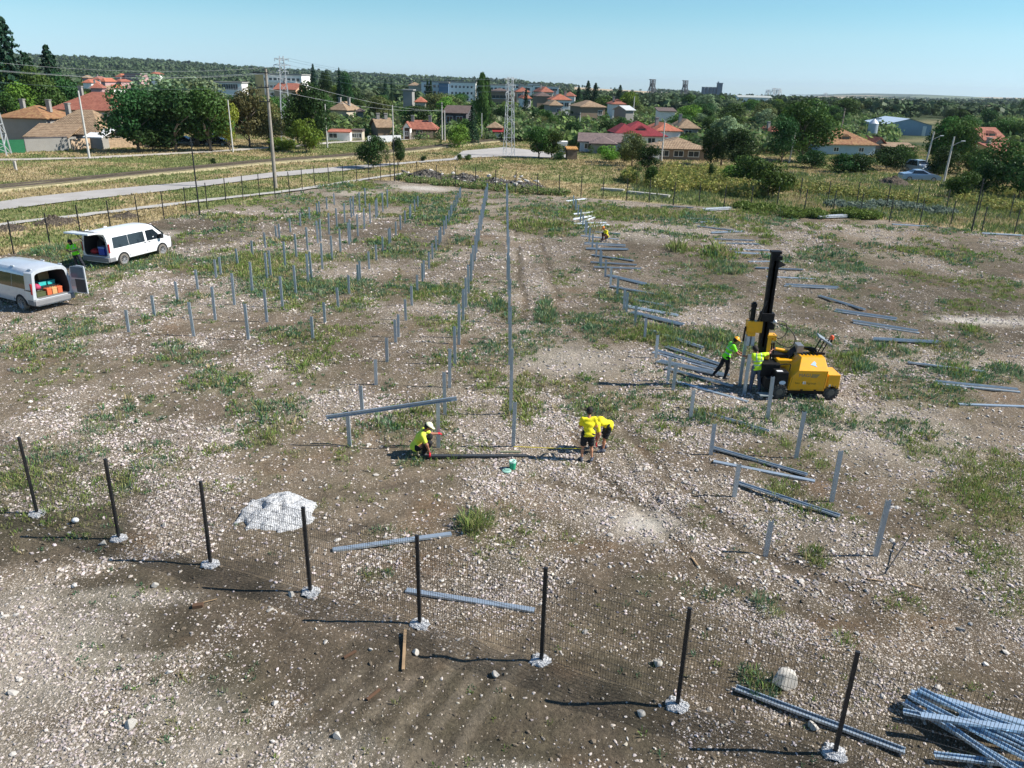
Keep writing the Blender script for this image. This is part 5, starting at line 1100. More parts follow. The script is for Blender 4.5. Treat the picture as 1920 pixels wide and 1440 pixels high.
mb=MB(); p=gp(1231,303); mb.add([(0,0,0),(1.0,0,0),(.9,0,1.3),(.55,0,2.1),(.3,0,1.5),(.05,0,1.1)]+[(a,.25,c) for a,c in ((0,0),(1.0,0),(.9,1.3),(.55,2.1),(.3,1.5),(.05,1.1))],[(0,1,2,3,4,5),(11,10,9,8,7,6),(0,6,7,1),(1,7,8,2),(2,8,9,3),(3,9,10,4),(4,10,11,5),(5,11,6,0)]); o=mb.build('ruined_wall',WH_); o.location=(p.x-.6,p.y,0); tag(o,'jagged white fragment of a broken wall at the foot of the concrete pole','ruin')
hr((1524,1642,241,270),Db(1580,291),9,'hip',.08,wallmat('wall_skyblue','#a8bcc8',.2),TM,'house with a rusty brown hip roof and dark dormer behind the dark hedge',0,[(-.2,0,.8,.6),(.25,0,.8,.6)],dormer=True)
hr((1630,1655,256,268),Db(1580,291,4),5,'gabley',.1,WG_,TR,'small red gabled roof right of the rusty hip roof')
hr((1655,1716,268,275),Db(1690,292),3,'shed',0,WBR,TT,'long low tiled shed roof above the bushes left of the silver cars',name='shed')
hr((1433,1458,236,246),170,5,'hip',.3,WC,TR,'little red roof peeking between the dark trees right of centre',1)
hr((1824,1880,239,262),Db(1850,290),7,'gable',.2,WY,TR,'yellow house with a brownish red roof and roof window at right',0,[(-.2,0,1.1,1.2),(.2,0,1.1,1.2)],dormer=True)
hr((1842,1920,268,285),Db(1880,305),8,'gable',.3,WY,TR,'low house with a red and dark brown roof at the right edge',1)
# flats and white blocks
def block(px,D,wd,dp,h,wm,label,rows,cols,ww=1.4,wh=1.3,rot=0,ends=None,roofm=None,balc=False):
    p=at(px,400,D); p.z=float(tz(p.x,p.y))
    for _ in range(3): p.x+=(px-proj(p)[0])/ppm(D)
    t=empty('apartment_block',p,rot,label,'building'); mb=MB(); mb.box(-wd/2,wd/2,0,dp,-2,h); mb.build('wall',wm,t)
    mb=MB(); mb.box(-wd/2-.3,wd/2+.3,-.3,dp+.3,h+.002,h+.5); mb.build('roof',roofm or WG_,t)
    if ends: mb=MB(); mb.box(-wd/2-.06,-wd/2+3.5,-.08,-.002,-2,h-.1); mb.box(-wd/2-.08,-wd/2-.002,-.08,dp,-2,h-.1); mb.build('end_panel',ends,t)
    m0=None; f0=None
    for r in range(rows):
        for c in range(cols):
            x0=-wd/2+ (4.5 if ends else 2)+(wd-(6 if ends else 4))*c/max(1,cols-1); z0=h-2.4-r*2.9
            if m0 is None:
                q=MB(); q.box(-ww/2,ww/2,-.06,-.02,0,wh); f0=q.build('window',PANE,t); q=MB(); q.box(-ww/2-.1,ww/2+.1,-.12,-.065,-.15,-.02); q.build('sill',FRW,f0); m0=f0
            else: f0=copy_tree(m0,t)
            f0.location=(x0,-.002,z0)
    if balc:
        for r in range(rows):
            mb=MB(); z0=h-3.0-r*2.9; mb.box(-wd/2+5,wd/2-2,-1.2,-.13,z0,z0+.15); mb.box(-wd/2+5,wd/2-2,-1.2,-1.1,z0+.151,z0+.9); mb.build('balcony',WH_,t)
    pts=[proj((p.x+sx*wd/2,p.y,p.z+zq)) for sx in(1,-1) for zq in(h*.5,h)]; KEEP.append((pts[0][0] if pts[0][0]<pts[2][0] else pts[2][0],max(pts[0][0],pts[2][0]),min(q[1] for q in pts),max(q[1] for q in pts),D))
def br(rc,D,dp,wm,label,rows,cols,ww=1.3,wh=1.2,**k):
    x0,x1,yt=rc; px=(x0+x1)/2; h=at(px,yt,D).z-float(tz(at(px,400,D).x,D)); block(px,D,(x1-x0)/ppm(D),dp,h-.5,wm,label,rows,cols,ww,wh,**k)
br((481,570,138),345,11,WH_,'white block of flats with an ochre end wall and balconies, upper left',4,8,ends=WY,balc=True,rot=-.08)
br((397,456,153),330,9,WH_,'long low white building with a strip of tall windows at upper left',1,10,.8,2.0,rot=.05)
br((238,268,137),430,9,WP,'dull purple block with a white upper corner, above the silvery trees',3,4)
br((790,840,152),415,10,WH_,'white apartment block, leftmost of the white row left of the poplar',3,5,rot=-.05)
br((823,841,154),405,8,M_('wall_slate','#5d7892',.8),'slate blue windowless block within the white row',0,0)
br((840,892,153),410,10,WH_,'white apartment block with rows of small windows, left beside the poplar',3,6,.9,1.0)
br((893,958,158),470,12,WH_,'long far white block right of the poplar behind the brown building',2,8,rot=.03)
br((916,956,170),330,9,WBR,'brown building with dark balconies right of the poplar',2,4,roofm=TB)
hr((914,958,165,171),332,10,'hip',0,WBR,TB,'brown hip roofed house right behind the brown building near the poplar')
for px,D,w_,h_ in ((985,520,22,160),(1010,560,20,159),(1033,600,26,162),(1000,640,20,156),(970,600,22,157)): br((px-w_*.55,px+w_*.55,h_),D,10,WH_,f'small far white block above the town houses, {ORD[(970,985,1000,1010,1033).index(px)]} from the left',1,5,1.6,1.4)
for i,(x0,x1,yr,ye,D,rm_) in enumerate(((157,176,148,155,330,TO),(166,190,154,165,290,TR),(193,205,146,153,350,TO),(176,192,143,149,400,TR),(190,203,160,168,300,TT),(218,236,148,153,400,TR),(205,220,158,166,320,TO),(238,256,172,178,270,TO),(155,168,141,146,420,TT),(286,300,135,139,420,TR),(222,238,138,144,430,TO))):
    hr((x0,x1,yr,ye),D,8,'hip',random.uniform(-.3,.3),WP if i%3 else WH_,rm_,f'{ORD[i]} of the small distant roofs seen between the conifers and the silvery trees',1 if i%2 else 0)
# parked dark cars under the trees come later; silos, warehouse
p=at(1634,255,170); p.z=0; h=hgt(p,222)
SM=M_('silo_steel',(.42,.47,.52),.45,.5,.1,1); t=empty('grain_silo',p,0,'round corrugated metal silo with a cone top behind the rusty hip roof','silo'); mb=MB(); r=1.05*9/9; r=18/2/ppm(170)
prof=[(0,r)]; 
for k in range(14): prof+=[(h*.8*(k+.5)/14,r*1.015),(h*.8*(k+1)/14,r*.99)]
mb.lathe((0,0,0),(0,0,1),prof,24); mb.build('silo_body',SM,t,ang=60); mb=MB(); mb.lathe((0,0,h*.8),(0,0,1),[(0,r*1.06),(h*.17,.18),(h*.2,.18)],24); mb.build('cone_roof',M_('silo_roof',(.62,.66,.7),.4,.4),t,ang=30); mb=MB(); mb.bar((.2,0,h*.98),(1.4,0,h*1.0),.3); mb.cyl((r+.1,-.1,0),(r*.8,-.1,h),.06,n=6); mb.build('conveyor',SM,t)
p=at(1700,400,205); p.z=0
for _ in range(3): p.x+=(1700-proj(p)[0])/ppm(205)
t=empty('warehouse',p,-.1,'wide metal warehouse with a pale blue white low gable roof at right','warehouse'); mb=MB(); w_=5.6; mb.box(-w_,w_,0,18,0,2.5); mb.add([(-w_,0,2.5),(w_,0,2.5),(0,0,3.9),(-w_,18,2.5),(w_,18,2.5),(0,18,3.9)],[(0,1,2),(4,3,5)]); mb.build('wall',M_('shed_blue_grey','#8fa3b3',.5,.2,.1,.3),t); mb=MB(); mb.add([(-w_-.2,-.3,2.48),(0,-.3,3.98),(0,18.3,3.98),(-w_-.2,18.3,2.48),(w_+.2,-.3,2.48),(w_+.2,18.3,2.48)],[(0,1,2,3),(1,4,5,2)]); mb.build('roof',M_('shed_roof_pale','#c9d6df',.4,.2,.06,.3),t); mb=MB(); mb.box(w_*.62,w_*.78,-.06,-.01,0,2.3); mb.build('door',FRW,t); KEEP.append((1660,1738,228,258,205))
p=at(1326,200,1500); p.z=float(tz(p.x,p.y)); h=hgt(p,164); DG=M_('silo_concrete','#5f6c78',.8,0,.1,.05)
for k in range(4):
    q=p+Vector(((k-1.5)*6.6,0,0)); mb=MB(); mb.cyl((0,0,-5),(0,0,h),3.4,n=20); mb.cyl((0,0,h),(0,0,h+.8),3.55,n=20); o=mb.build('storage_silo',DG,ang=40); o.location=q; tag(o,f'{ORD[k]} from the left of four dark grain silos on the horizon','silo','dark grain silos on the horizon')
p=at(1345,200,1500); p.z=float(tz(p.x,p.y)); h=hgt(p,157); mb=MB(); mb.box(-4.4,4.4,-4,4,-5,h); o=mb.build('elevator_tower',DG); o.location=p; tag(o,'tall dark elevator tower beside the four grain silos on the horizon','tower'); mb=MB(); mb.box(-4.8,4.8,-4.4,4.4,h+.01,h+1.5); mb.box(-4,-2,-1,1,h+1.52,h+3.5); mb.build('roof_plant',DG,o)
for px,D in ((1410,700),(1418,720)): house(px,D,26,10,4,1.5,'gable',.1,WH_,M_('far_roof','#9fa4a0',.7),f'far pale farm shed right of the horizon silos, {"nearer" if D==700 else "farther"} one',0,name='farm_shed')
# ================================================================ TREES FILLING THE TOWN (kept clear of the buildings in view)
def blocked(px,D,top,w):
    x0,x1=px-w*.5,px+w*.5
    for a,b_,c,d,DD in KEEP:
        if DD>D+2 and x1>a and x0<b_ and top<d-3: return True
        if abs(DD-D)<6 and x1>a-4 and x0<b_+4: return True
    return False
# open places of the photo that nothing near may cover: left, right, lowest allowed top, behind what distance
PROT=[(1150,1247,256,140),(1210,1332,282,125),(1660,1755,320,400),(0,480,150,400),(480,960,158,400),(1060,1200,262,118),(1227,1262,208,400),(1700,1742,300,130),(1262,1312,244,150),(1524,1642,272,128),(1660,1738,250,205),(1622,1648,246,172),(1824,1880,262,130)]
def limit(px,D,w):
    """lowest pixel row a crown at this place may reach up to, so that roofs behind it stay visible"""
    x0,x1=px-w*.42,px+w*.42; t=0
    for a,b_,c,d,DD in KEEP:
        if DD>D+1 and x1>a and x0<b_: t=max(t,d-1)
        if abs(DD-D)<5 and x1>a-3 and x0<b_+3: return 9999
    for a,b_,d,DD in PROT:
        if DD>D and x1>a and x0<b_: t=max(t,d)
    return t
LAND=[(170,'the clean red hip roof'),(50,'the mottled farmhouse roof'),(300,'the big silvery tree'),(365,'the broad silvery tree'),(437,'the slim concrete pole'),(500,'the tallest brown pole'),(540,'the red roof by the white flats'),(588,'the very dark tree'),(642,'the pale tan roof'),(710,'the small brown gable roof'),(762,'the white gabled front'),(790,'the faded red long roof'),(834,'the pair of poles'),(862,'the dark modern house'),(903,'the tall slim poplar'),(926,'the tiny tan hip roof'),(954,'the slender pylon'),(1004,'the bushy tree pair'),(1048,'the orange red hip roof'),(1103,'the broad tan roof'),(1155,'the white dormer house'),(1198,'the crimson roof'),(1244,'the orange roof by the crimson one'),(1288,'the pale pyramid roof'),(1352,'the big grey green tree'),(1400,'the dark tree over the ruin'),(1446,'the little red roof'),(1500,'the tallest broad tree'),(1583,'the rusty hip roof'),(1634,'the metal silo'),(1700,'the warehouse'),(1769,'the leaning lamp poles'),(1851,'the yellow house'),(1905,'the right edge')]
LTOP={}
cnt=0; tries=0; rs=random.Random(5); NEW=[]
kinds=[('broad','green'),('broad','dark'),('bush','green'),('round','dark'),('broad','olive'),('round','green'),('broad','bright'),('broad','silver'),('bush','dark')]
TN={'green':'mid green','dark':'dark green','olive':'olive green','bright':'light green','silver':'greyish green'}
while cnt<225 and tries<12000:
    tries+=1; px=rs.uniform(130,1925); D=rs.choice((rs.uniform(138,200),rs.uniform(150,260),rs.uniform(200,420)))
    if px<600 and D<152: continue
    if 600<px<1060 and D<150: continue
    hh=rs.uniform(3.4,7.2) if D<240 else rs.uniform(4.5,8.5)
    if 960<px<1260 and D<230: hh*=.7
    b=at(px,400,D); b.z=0; wd=hh*rs.uniform(.85,1.3)*ppm(D); top=proj((b.x,b.y,hh))[1]; lim=limit(px,D,wd); base_=proj((b.x,b.y,0))[1]
    if lim>top:
        top=lim+rs.uniform(0,3)
        if base_-top<2.0*ppm(D): continue
        wd=min(wd,(base_-top)*1.7)
    if any(abs(px-a)<(w_+wd)*.20 and abs(D-d)<9 for a,d,_,w_ in TREES): continue
    k,tn=rs.choice(kinds); 
    if top>=lim and base_-top<4*ppm(D): k='bush'
    NEW.append((px,D,top,wd,k,tn)); TREES.append((px,D,top,wd)); cnt+=1
NEW.sort(key=lambda q:q[0]); seen={}
for px,D,top,wd,k,tn in NEW:
    lx,ln=min(LAND,key=lambda q:abs(q[0]-px)); rel='left of' if px<lx-6 else 'right of' if px>lx+6 else 'in line with'
    dist_='near' if D<190 else 'mid distant' if D<270 else 'far'
    key=f"{dist_} {TN[tn]} {'bush' if k=='bush' else 'tree'} {rel} {ln}"; seen[key]=seen.get(key,0)+1; q=seen[key]
    tree(px,D,top,wd,k,tn,(ORD[q-1]+' ' if q>1 else '')+key,'trees growing among the houses of the town')
# undergrowth between the garden trees, uncountable
def shrubs():
    n_=9000; D=np.exp(RNG.uniform(np.log(134),np.log(340),n_)); px=RNG.uniform(60,1990,n_); ok=[]; S=[]
    for i in range(n_):
        if (px[i]<600 and D[i]<150) or (600<px[i]<1060 and D[i]<148) or (1225<px[i]<1300 and 185<D[i]<235): continue
        s=rs.uniform(.8,2.1); b=at(px[i],400,D[i]); base_=proj((b.x,b.y,0))[1]; lim=limit(px[i],D[i],2*s*ppm(D[i])*.8); top=proj((b.x,b.y,2*s))[1]
        if lim>=9999: continue
        if top<lim: s*=max(0,(base_-lim)/(base_-top))
        if s>.35: ok.append((b.x,D[i],s))
    A=np.array(ok); n_=len(A); s=A[:,2]; nq=40; d=RNG.normal(0,1,(n_,nq,3)); d/=np.linalg.norm(d,axis=2)[...,None]; d[...,2]=np.abs(d[...,2])
    c=np.stack([A[:,0],A[:,1],s*.35],1)[:,None,:]+d*s[:,None,None]*RNG.uniform(.5,1.15,(n_,nq,1))*np.array([1.2,1.2,1.2])
    nn_=d+RNG.normal(0,.5,d.shape); nn_/=np.linalg.norm(nn_,axis=2)[...,None]; u=np.cross(nn_,RNG.normal(0,1,d.shape)); u/=np.linalg.norm(u,axis=2)[...,None]; v=np.cross(nn_,u); q=s[:,None,None]*.22*RNG.uniform(.5,1.3,(n_,nq,1))
    V=np.stack([c-u*q,c-v*q,c+u*q,c+v*q],2).reshape(-1,3)
    col=pick([(.09,.16,.06),(.13,.20,.07),(.16,.23,.07),(.10,.14,.07),(.18,.21,.10)],n_)*RNG.uniform(.8,1.25,(n_,1)); C=np.repeat(np.repeat(col[:,None,:],nq,1)*RNG.uniform(.75,1.25,(n_,nq,1)),4,1).reshape(-1,3)
    o=link('garden_shrubs',mesh_np('garden_shrubs',V,np.arange(len(V)).reshape(-1,4),False,C),LEAFW); tag(o,'dense garden shrubs and undergrowth filling the gaps between the town houses','shrubs',kind='stuff')
shrubs()
# far woods as one mass: several thousand small crowns over the hills and plain
def farwood():
    P=[];S=[];Cc=[]
    n_=15000; D=np.exp(RNG.uniform(np.log(330),np.log(4200),n_)); px=RNG.uniform(-60,1990,n_); x=(px-960)*D*cp/FPX
    ang_=px; dens=fbm(x,D,90,123,4); hillL=(D>900)&(px<960); fieldR=((px>1060)&(px<1215)&(D>1500))|((px>1340)&(px<1450)&(D>1800))|((px>1480)&(px<1570)&(D>2600))|((px>1740)&(D>4200))|((px>1780)&(D>420)&(D<900))
    keep=(hillL|(dens>.46))&~(fieldR&(RNG.random(n_)<.97))
    x,D,px=x[keep],D[keep],px[keep]; 
    z=tz(x,D); s=RNG.uniform(2.0,4.6,len(x))*np.where(D>1500,1.7,1)*np.where(px>960,.85,1)
    # keep the buildings visible
    ok=np.ones(len(x),bool)
    for i in range(len(x)):
        t_=proj((x[i],D[i],z[i]+2*s[i]))[1]; w_=2*s[i]*ppm(D[i])
        if blocked(px[i],D[i],t_,w_) : ok[i]=False
    x,D,z,s=x[ok],D[ok],z[ok],s[ok]; n_=len(x)
    nq=28; d=RNG.normal(0,1,(n_,nq,3)); d/=np.linalg.norm(d,axis=2)[...,None]; d[...,2]=np.abs(d[...,2])*.9
    c=np.stack([x,D,z+s*.5],1)[:,None,:]+d*s[:,None,None]*RNG.uniform(.55,1.1,(n_,nq,1))*np.array([1,1,1.1])
    nn_=d+RNG.normal(0,.4,d.shape); nn_/=np.linalg.norm(nn_,axis=2)[...,None]; u=np.cross(nn_,RNG.normal(0,1,d.shape)); u/=np.linalg.norm(u,axis=2)[...,None]; v=np.cross(nn_,u); q=s[:,None,None]*.36*RNG.uniform(.6,1.3,(n_,nq,1))
    V=np.stack([c-u*q,c-v*q,c+u*q,c+v*q],2).reshape(-1,3)
    col=pick([(.065,.105,.05),(.085,.125,.06),(.10,.14,.07),(.07,.10,.055)],n_)*RNG.uniform(.8,1.2,(n_,1)); C=np.repeat(np.repeat(col[:,None,:],nq,1)*RNG.uniform(.8,1.2,(n_,nq,1)),4,1).reshape(-1,3)
    return link('far_woods',mesh_np('far_woods',V,np.arange(len(V)).reshape(-1,4),False,C),leafmat('far_leaves',(1,1,1),.1,.15))
o=farwood(); tag(o,'far woods and tree belts covering the hills and plain behind the town','woods',kind='stuff')
# row of little round trees on the ridge field
for i in range(9):
    px=1035+i*8.2; D=2400; b=at(px,400,D); b.z=float(tz(b.x,b.y)); tree(px,D,proj((b.x,b.y,b.z+9))[1],6,'round','dark',f'{ORD[i]} tiny round tree from the left on the ridge of the tan far field',group='row of tiny trees on the far ridge')
# distant table hill at right
def hillmesh(x0,x1,top,D,depth,mat,seed):
    n_=60; px=np.linspace(x0,x1,n_); V=[];F=[]
    for i,p_ in enumerate(px):
        t=(i/(n_-1)); e_=math.sin(math.pi*t)**.5; b=at(p_,400,D); z0=float(tz(b.x,D)); zt=at(p_,np.interp(p_,[a for a,_ in top],[c for _,c in top]),D).z
        zt=z0+(zt-z0)*e_+fbm(np.array([b.x]),np.array([0.]),300,seed)[0]*12*e_
        V+= [(b.x,D-depth*.8,z0-8),(b.x,D-depth*.2,z0+(zt-z0)*.7),(b.x,D+depth*.3,zt),(b.x,D+depth,zt-3)]
    for i in range(n_-1):
        for k in range(3): a=i*4+k; F.append((a,a+4,a+5,a+1))
    me=bpy.data.meshes.new('hill'); me.from_pydata(V,[],F); me.polygons.foreach_set('use_smooth',[True]*len(me.polygons)); o=link('hill',me,mat); tag(o,kind='structure')
hillmesh(1530,1800,[(1530,186),(1600,181),(1660,178),(1740,179),(1800,188)],5200,900,M_('hill_wood',(.05,.075,.045),.95,0,.35,.006),4)
hillmesh(1690,1850,[(1690,188),(1760,182),(1850,190)],4400,500,M_('hill_meadow',(.13,.17,.09),.95,0,.2,.004),5)
# ================================================================ VANS
def vanring(xs,zt,wf,zb=.28,belt=1.02):
    W=.95*wf; pts=[(0,zb),(.80,zb),(.96,zb+.08),(1.0,.62),(1.0,.80),(.985,belt),(.965,1.20),(.90,1.62),(.85,1.80),(.74,1.90),(.45,1.955),(0,1.97)]
    out=[]
    for f,z in pts:
        if z>min(belt,zt-.12): 
            bb=min(belt,zt-.12); z=bb+(max(z,bb)-bb)*(zt-bb)/(1.97-bb)
        out.append((f*W,z))
    full=[(y,z) for y,z in out]+[(-y,z) for y,z in out[-2:0:-1]]
    return [(xs,-y,z) for y,z in full]
def van(name,loc,rz,label,paint,tailgate):
    t=empty(name,loc,rz,label,'van'); st=[(-2.45,1.93,.985),(-2.36,1.97,1),(-1,1.98,1),(.3,1.97,1),(.95,1.95,.995),(1.15,1.88,.99),(1.45,1.60,.985),(1.85,1.24,.97),(2.05,1.13,.95),(2.3,1.02,.92),(2.42,.90,.86),(2.46,.72,.80)]
    mb=MB(); R=[vanring(*s) for s in st]; n_=len(R[0])
    for r in R: mb.v+=r
    for i in range(len(R)-1):
        for k in range(n_): mb.f.append([i*n_+k,(i+1)*n_+k,(i+1)*n_+(k+1)%n_,i*n_+(k+1)%n_])
    mb.f.append([(len(R)-1)*n_+k for k in range(n_)])
    inner=[(-2.45,y*.86,.62+(z-.28)*(1.83-.62)/(1.97-.28)) for (_,y,z) in R[0]]
    o0=len(mb.v); mb.v+=inner
    for k in range(n_): mb.f.append([k,(k+1)%n_,o0+(k+1)%n_,o0+k])
    body=mb.build('body',paint,t,ang=32)
    mb=MB(); a=[(-2.446,y,z) for _,y,z in inner]; b2=[(-.3,y,z) for _,y,z in inner]; mb.v=a+b2
    for k in range(n_): mb.f.append([k,(k+1)%n_,n_+(k+1)%n_,n_+k])
    mb.f.append([n_+k for k in range(n_)][::-1]); mb.build('cargo_lining',M_('van_lining',(.035,.035,.038),.8),t)
    mb=MB(); mb.box(-2.44,-.35,-.72,.72,.625,.66); mb.build('load_floor',M_('van_floor',(.18,.175,.17),.7),t)
    def sy(x,z):
        W=.95*np.interp(x,[s[0] for s in st],[s[2] for s in st]); zt=np.interp(x,[s[0] for s in st],[s[1] for s in st]); zz=z if zt>1.9 else z
        return W*np.interp(zz,[.62,1.02,1.20,1.62,1.80],[1,.985,.965,.90,.85])
    def patch(q,off,name,mat,par,s):
        mb=MB(); out=[(x,s*(sy(x,z)+off),z) for x,z in q]; inn=[(x,s*(sy(x,z)-.03),z) for x,z in q]; k=len(q); mb.v=out+inn; f=list(range(k)); mb.f.append(f if s<0 else f[::-1]); 
        for i in range(k): mb.f.append([i,(i+1)%k,k+(i+1)%k,k+i])
        return mb.build(name,mat,par)
    GLS=glass('van_glass',(.012,.018,.025),.05)
    for s in (1,-1):
        patch([(-2.0 if not tailgate else -2.12,1.05),(-.975,1.05),(-.975,1.64),(-1.95 if not tailgate else -2.06,1.64)],.008,'side_window',GLS,t,s)
        patch([(-.955,1.05),(.24,1.05),(.24,1.64),(-.955,1.64)],.008,'side_window',GLS,t,s)
        patch([(.40,1.05),(1.52,1.05),(1.32,1.36),(1.02,1.64),(.40,1.64)],.008,'front_door_window',GLS,t,s)
        for x in (.32,-1.0,1.42): patch([(x,.45),(x+.012,.45),(x+.012,1.06),(x,1.06)],.004,'door_seam',M_('seam',(.2,.2,.21),.7),t,s)
        for x in (.15,.48): patch([(x,.97),(x+.16,.97),(x+.16,1.005),(x,1.005)],.03,'door_handle',M_('handle_black',(.04,.04,.04),.5),t,s)
        mb=MB(); mb.box(1.28,1.50,s*.97 if s>0 else s*1.18,s*1.18 if s>0 else s*.97,1.06,1.32); mb.build('wing_mirror',BLACKP,t,bevel=.03)
        mb=MB(); y0,y1=sorted((s*.90,s*.975)); mb.box(-2.475,-2.38,y0*0.985,y1*.985,.85,1.35); mb.build('tail_light',M_('lens_red','#a02226',.25),t,bevel=.015)
        mb=MB(); y0,y1=sorted((s*.55,s*.82)); mb.box(2.24,2.44,y0,y1,.78,.98); mb.build('headlight',M_('lens_clear',(.55,.58,.6),.1),t,bevel=.03)
        for wx in (-1.5,1.5):
            y=.955*s
            mb=MB(); ar=[(wx+.42*math.cos(q),.34+.42*math.sin(q)) for q in np.linspace(-.15,math.pi+.15,16)]; k=len(ar); mb.v=[(x,y+.006*s-(.02*s if z<.3 else 0),z) for x,z in ar]+[(x,y-.05*s,z) for x,z in ar]; mb.f=[list(range(k)) if s<0 else list(range(k))[::-1]]+[[i,i+1,k+i+1,k+i] for i in range(k-1)]; mb.build('arch_shade_panel',M_('arch_shade_black',(.01,.01,.01),.8),t)  # flat black panel on the body, painting in the shade of a wheel recess
            w_=empty('wheel',(wx,y-.10*s,.34)); w_.parent=t; mb=MB(); mb.lathe((0,0,0),(0,s,0),[(-.11,.2),(-.11,.30),(-.07,.34),(.07,.34),(.12,.31),(.125,.22)],28); mb.build('tyre',M_('tyre_dusty',(.16,.145,.125) if s<0 or True else 0,.85),w_,ang=40)
            mb=MB(); mb.lathe((0,0,0),(0,s,0),[(.125,.225),(.105,.21),(.07,.19),(.06,.001)],24)
            for k in range(10):
                q=k*.6283; mb.bar((.03*math.cos(q),.085*s,.03*math.sin(q)),(.2*math.cos(q),.118*s,.2*math.sin(q)),.022,.02)
            mb.lathe((0,0,0),(0,s,0),[(.11,.05),(.125,.045),(.127,.001)],12); mb.build('rim',M_('rim_grey',(.42,.42,.43),.4,.4),w_,ang=40)
    mb=MB(); r1=[(1.17,1.868),(1.83,1.262)]; mb.add([(1.18,-.70,1.885),(1.18,.70,1.885),(1.84,.84,1.285),(1.84,-.84,1.285),(1.18,-.70,1.80),(1.18,.70,1.80),(1.84,.84,1.2),(1.84,-.84,1.2)],[(0,1,2,3)[::-1],(0,1,5,4),(1,2,6,5),(2,3,7,6),(3,0,4,7)]); mb.build('windscreen',GLS,t)
    mb=MB(); mb.box(-2.56,-2.40,-.93,.93,.34,.58); mb.box(-2.5,-2.05,.90,.965,.34,.58); mb.box(-2.5,-2.05,-.965,-.90,.34,.58); mb.build('rear_bumper',M_('bumper_grey',(.20,.20,.205),.6),t,bevel=.03)
    mb=MB(); mb.box(2.32,2.53,-.80,.80,.32,.62); mb.build('front_bumper',M_('bumper_dark',(.06,.06,.065),.6),t,bevel=.04)
    mb=MB(); mb.box(2.40,2.475,-.5,.5,.70,.84); mb.build('grille',BLACKP,t,bevel=.01)
    mb=MB()
    for x in (-2.2,-.9): 
        for y in (-.70,.70): mb.box(x-.12,x+.12,y-.03,y+.03,1.925,1.965)
    mb.build('roof_rail_mount',paint,t,bevel=.01)
    if tailgate:
        tg=empty('tailgate',(-2.42,0,1.93)); tg.parent=t; tg.rotation_euler=(0,math.radians(7),0)
        mb=MB(); mb.add([(0,-.80,0),(0,.80,0),(-.6,.84,.05),(-.6,-.84,.05),(-1.18,-.84,.0),(-1.18,.84,.0),(0,-.80,-.06),(0,.80,-.06),(-.6,.84,-.02),(-.6,-.84,-.02),(-1.18,-.84,-.07),(-1.18,.84,-.07)],[(0,1,2,3),(3,2,5,4),(9,8,7,6),(10,11,8,9),(4,5,11,10),(1,7,8,2),(2,8,11,5),(0,3,9,6),(3,4,10,9),(0,6,7,1)]); mb.build('door_panel',paint,tg,ang=40)
        mb=MB(); mb.add([(-.08,-.62,.02),(-.08,.62,.02),(-.55,.66,.06),(-.55,-.66,.06)],[(0,1,2,3)]); mb.build('rear_window',GLS,tg)
        mb=MB(); mb.box(-.62,-.45,-.5,.5,.052,.075); mb.build('spoiler_strip',BLACKP,tg)
        mb=MB(); mb.cyl((-2.4,.82,1.35),(-2.95,.80,1.93),.018,n=6); mb.cyl((-2.4,-.82,1.35),(-2.95,-.80,1.93),.018,n=6); mb.build('gas_strut',BLACKP,t)
    else:
        mb=MB(); mb.box(-2.46,-1.98,.955,.985,1.0,1.05); mb.build('side_trim_strip',BLACKP,t)
        mb=MB(); mb.add([(-2.5,.80,.62),(-2.5,.96,.62),(-2.05,1.02,.62),(-2.05,.99,.62),(-2.5,.72,1.86),(-2.5,.84,1.80),(-2.05,.93,1.80),(-2.05,.86,1.86)],[(0,1,2,3),(7,6,5,4),(0,4,5,1),(1,5,6,2),(2,6,7,3),(3,7,4,0)]); mb.build('rear_door',paint,t,bevel=.01)
        # the right rear door is swung wide open, the left one lies folded along the side
        DP=M_('door_inside_grey',(.45,.46,.47),.5); DW=M_('door_trim_dark',(.05,.055,.06),.6)
        for s,ang in ((-1,105),):
            d=empty('rear_door',(-2.46,s*.88,.60)); d.parent=t; d.rotation_euler=(0,0,math.radians(-s*ang)) 
            mb=MB(); q=[(0,0),(-s*.86,0),(-s*.86,1.28),(-s*.45,1.31),(-s*.10,1.22),(0,.7)]
            k=len(q); mb.v=[(.0,y,z) for y,z in q]+[(-.06,y,z) for y,z in q]; mb.f=[list(range(k)),list(range(k,2*k))[::-1]]+[[i,(i+1)%k,k+(i+1)%k,k+i] for i in range(k)]; mb.build('door_shell',paint,d)
            mb=MB(); y0,y1=sorted((-s*.12,-s*.80)); mb.box(.003,.012,y0,y1,.72,1.22); mb.box(-.072,-.063,y0,y1,.72,1.22); mb.build('door_window',M_('glass_grey',(.16,.2,.23),.15),d)
            mb=MB(); y0,y1=sorted((-s*.30,-s*.82)); mb.box(.003,.015,y0,y1,.05,.66); mb.build('door_trim',DW,d)
            mb=MB(); y0,y1=sorted((-s*.06,-s*.27)); mb.box(.003,.010,y0,y1,.3,.62); mb.build('door_label_panel',DP,d)
    return t
VW=M_('van_white_paint',(.80,.81,.82),.28,0,.02,1.2,((.45,.42,.37),.3),coat=.4)
VS=M_('van_silver_white_paint',(.60,.64,.68),.30,.25,.03,1.2,((.4,.38,.34),.35),coat=.4)
a=gp(234,497); b2=gp(303,479); hd=Vector((b2.x-a.x,b2.y-a.y,0)).normalized(); lf=Vector((-hd.y,hd.x,0)); c=a+lf*.92+hd*1.5
V1=van('white_van',(c.x,c.y,.0),math.atan2(hd.y,hd.x),'white van with its rear tailgate raised, farther of the two vans at left',VW,True)
a2=gp(45,582); hd2=Vector((-.88,.475,0)).normalized(); rt2_=Vector((hd2.y,-hd2.x,0)); c2=a2+rt2_*.92+hd2*1.5
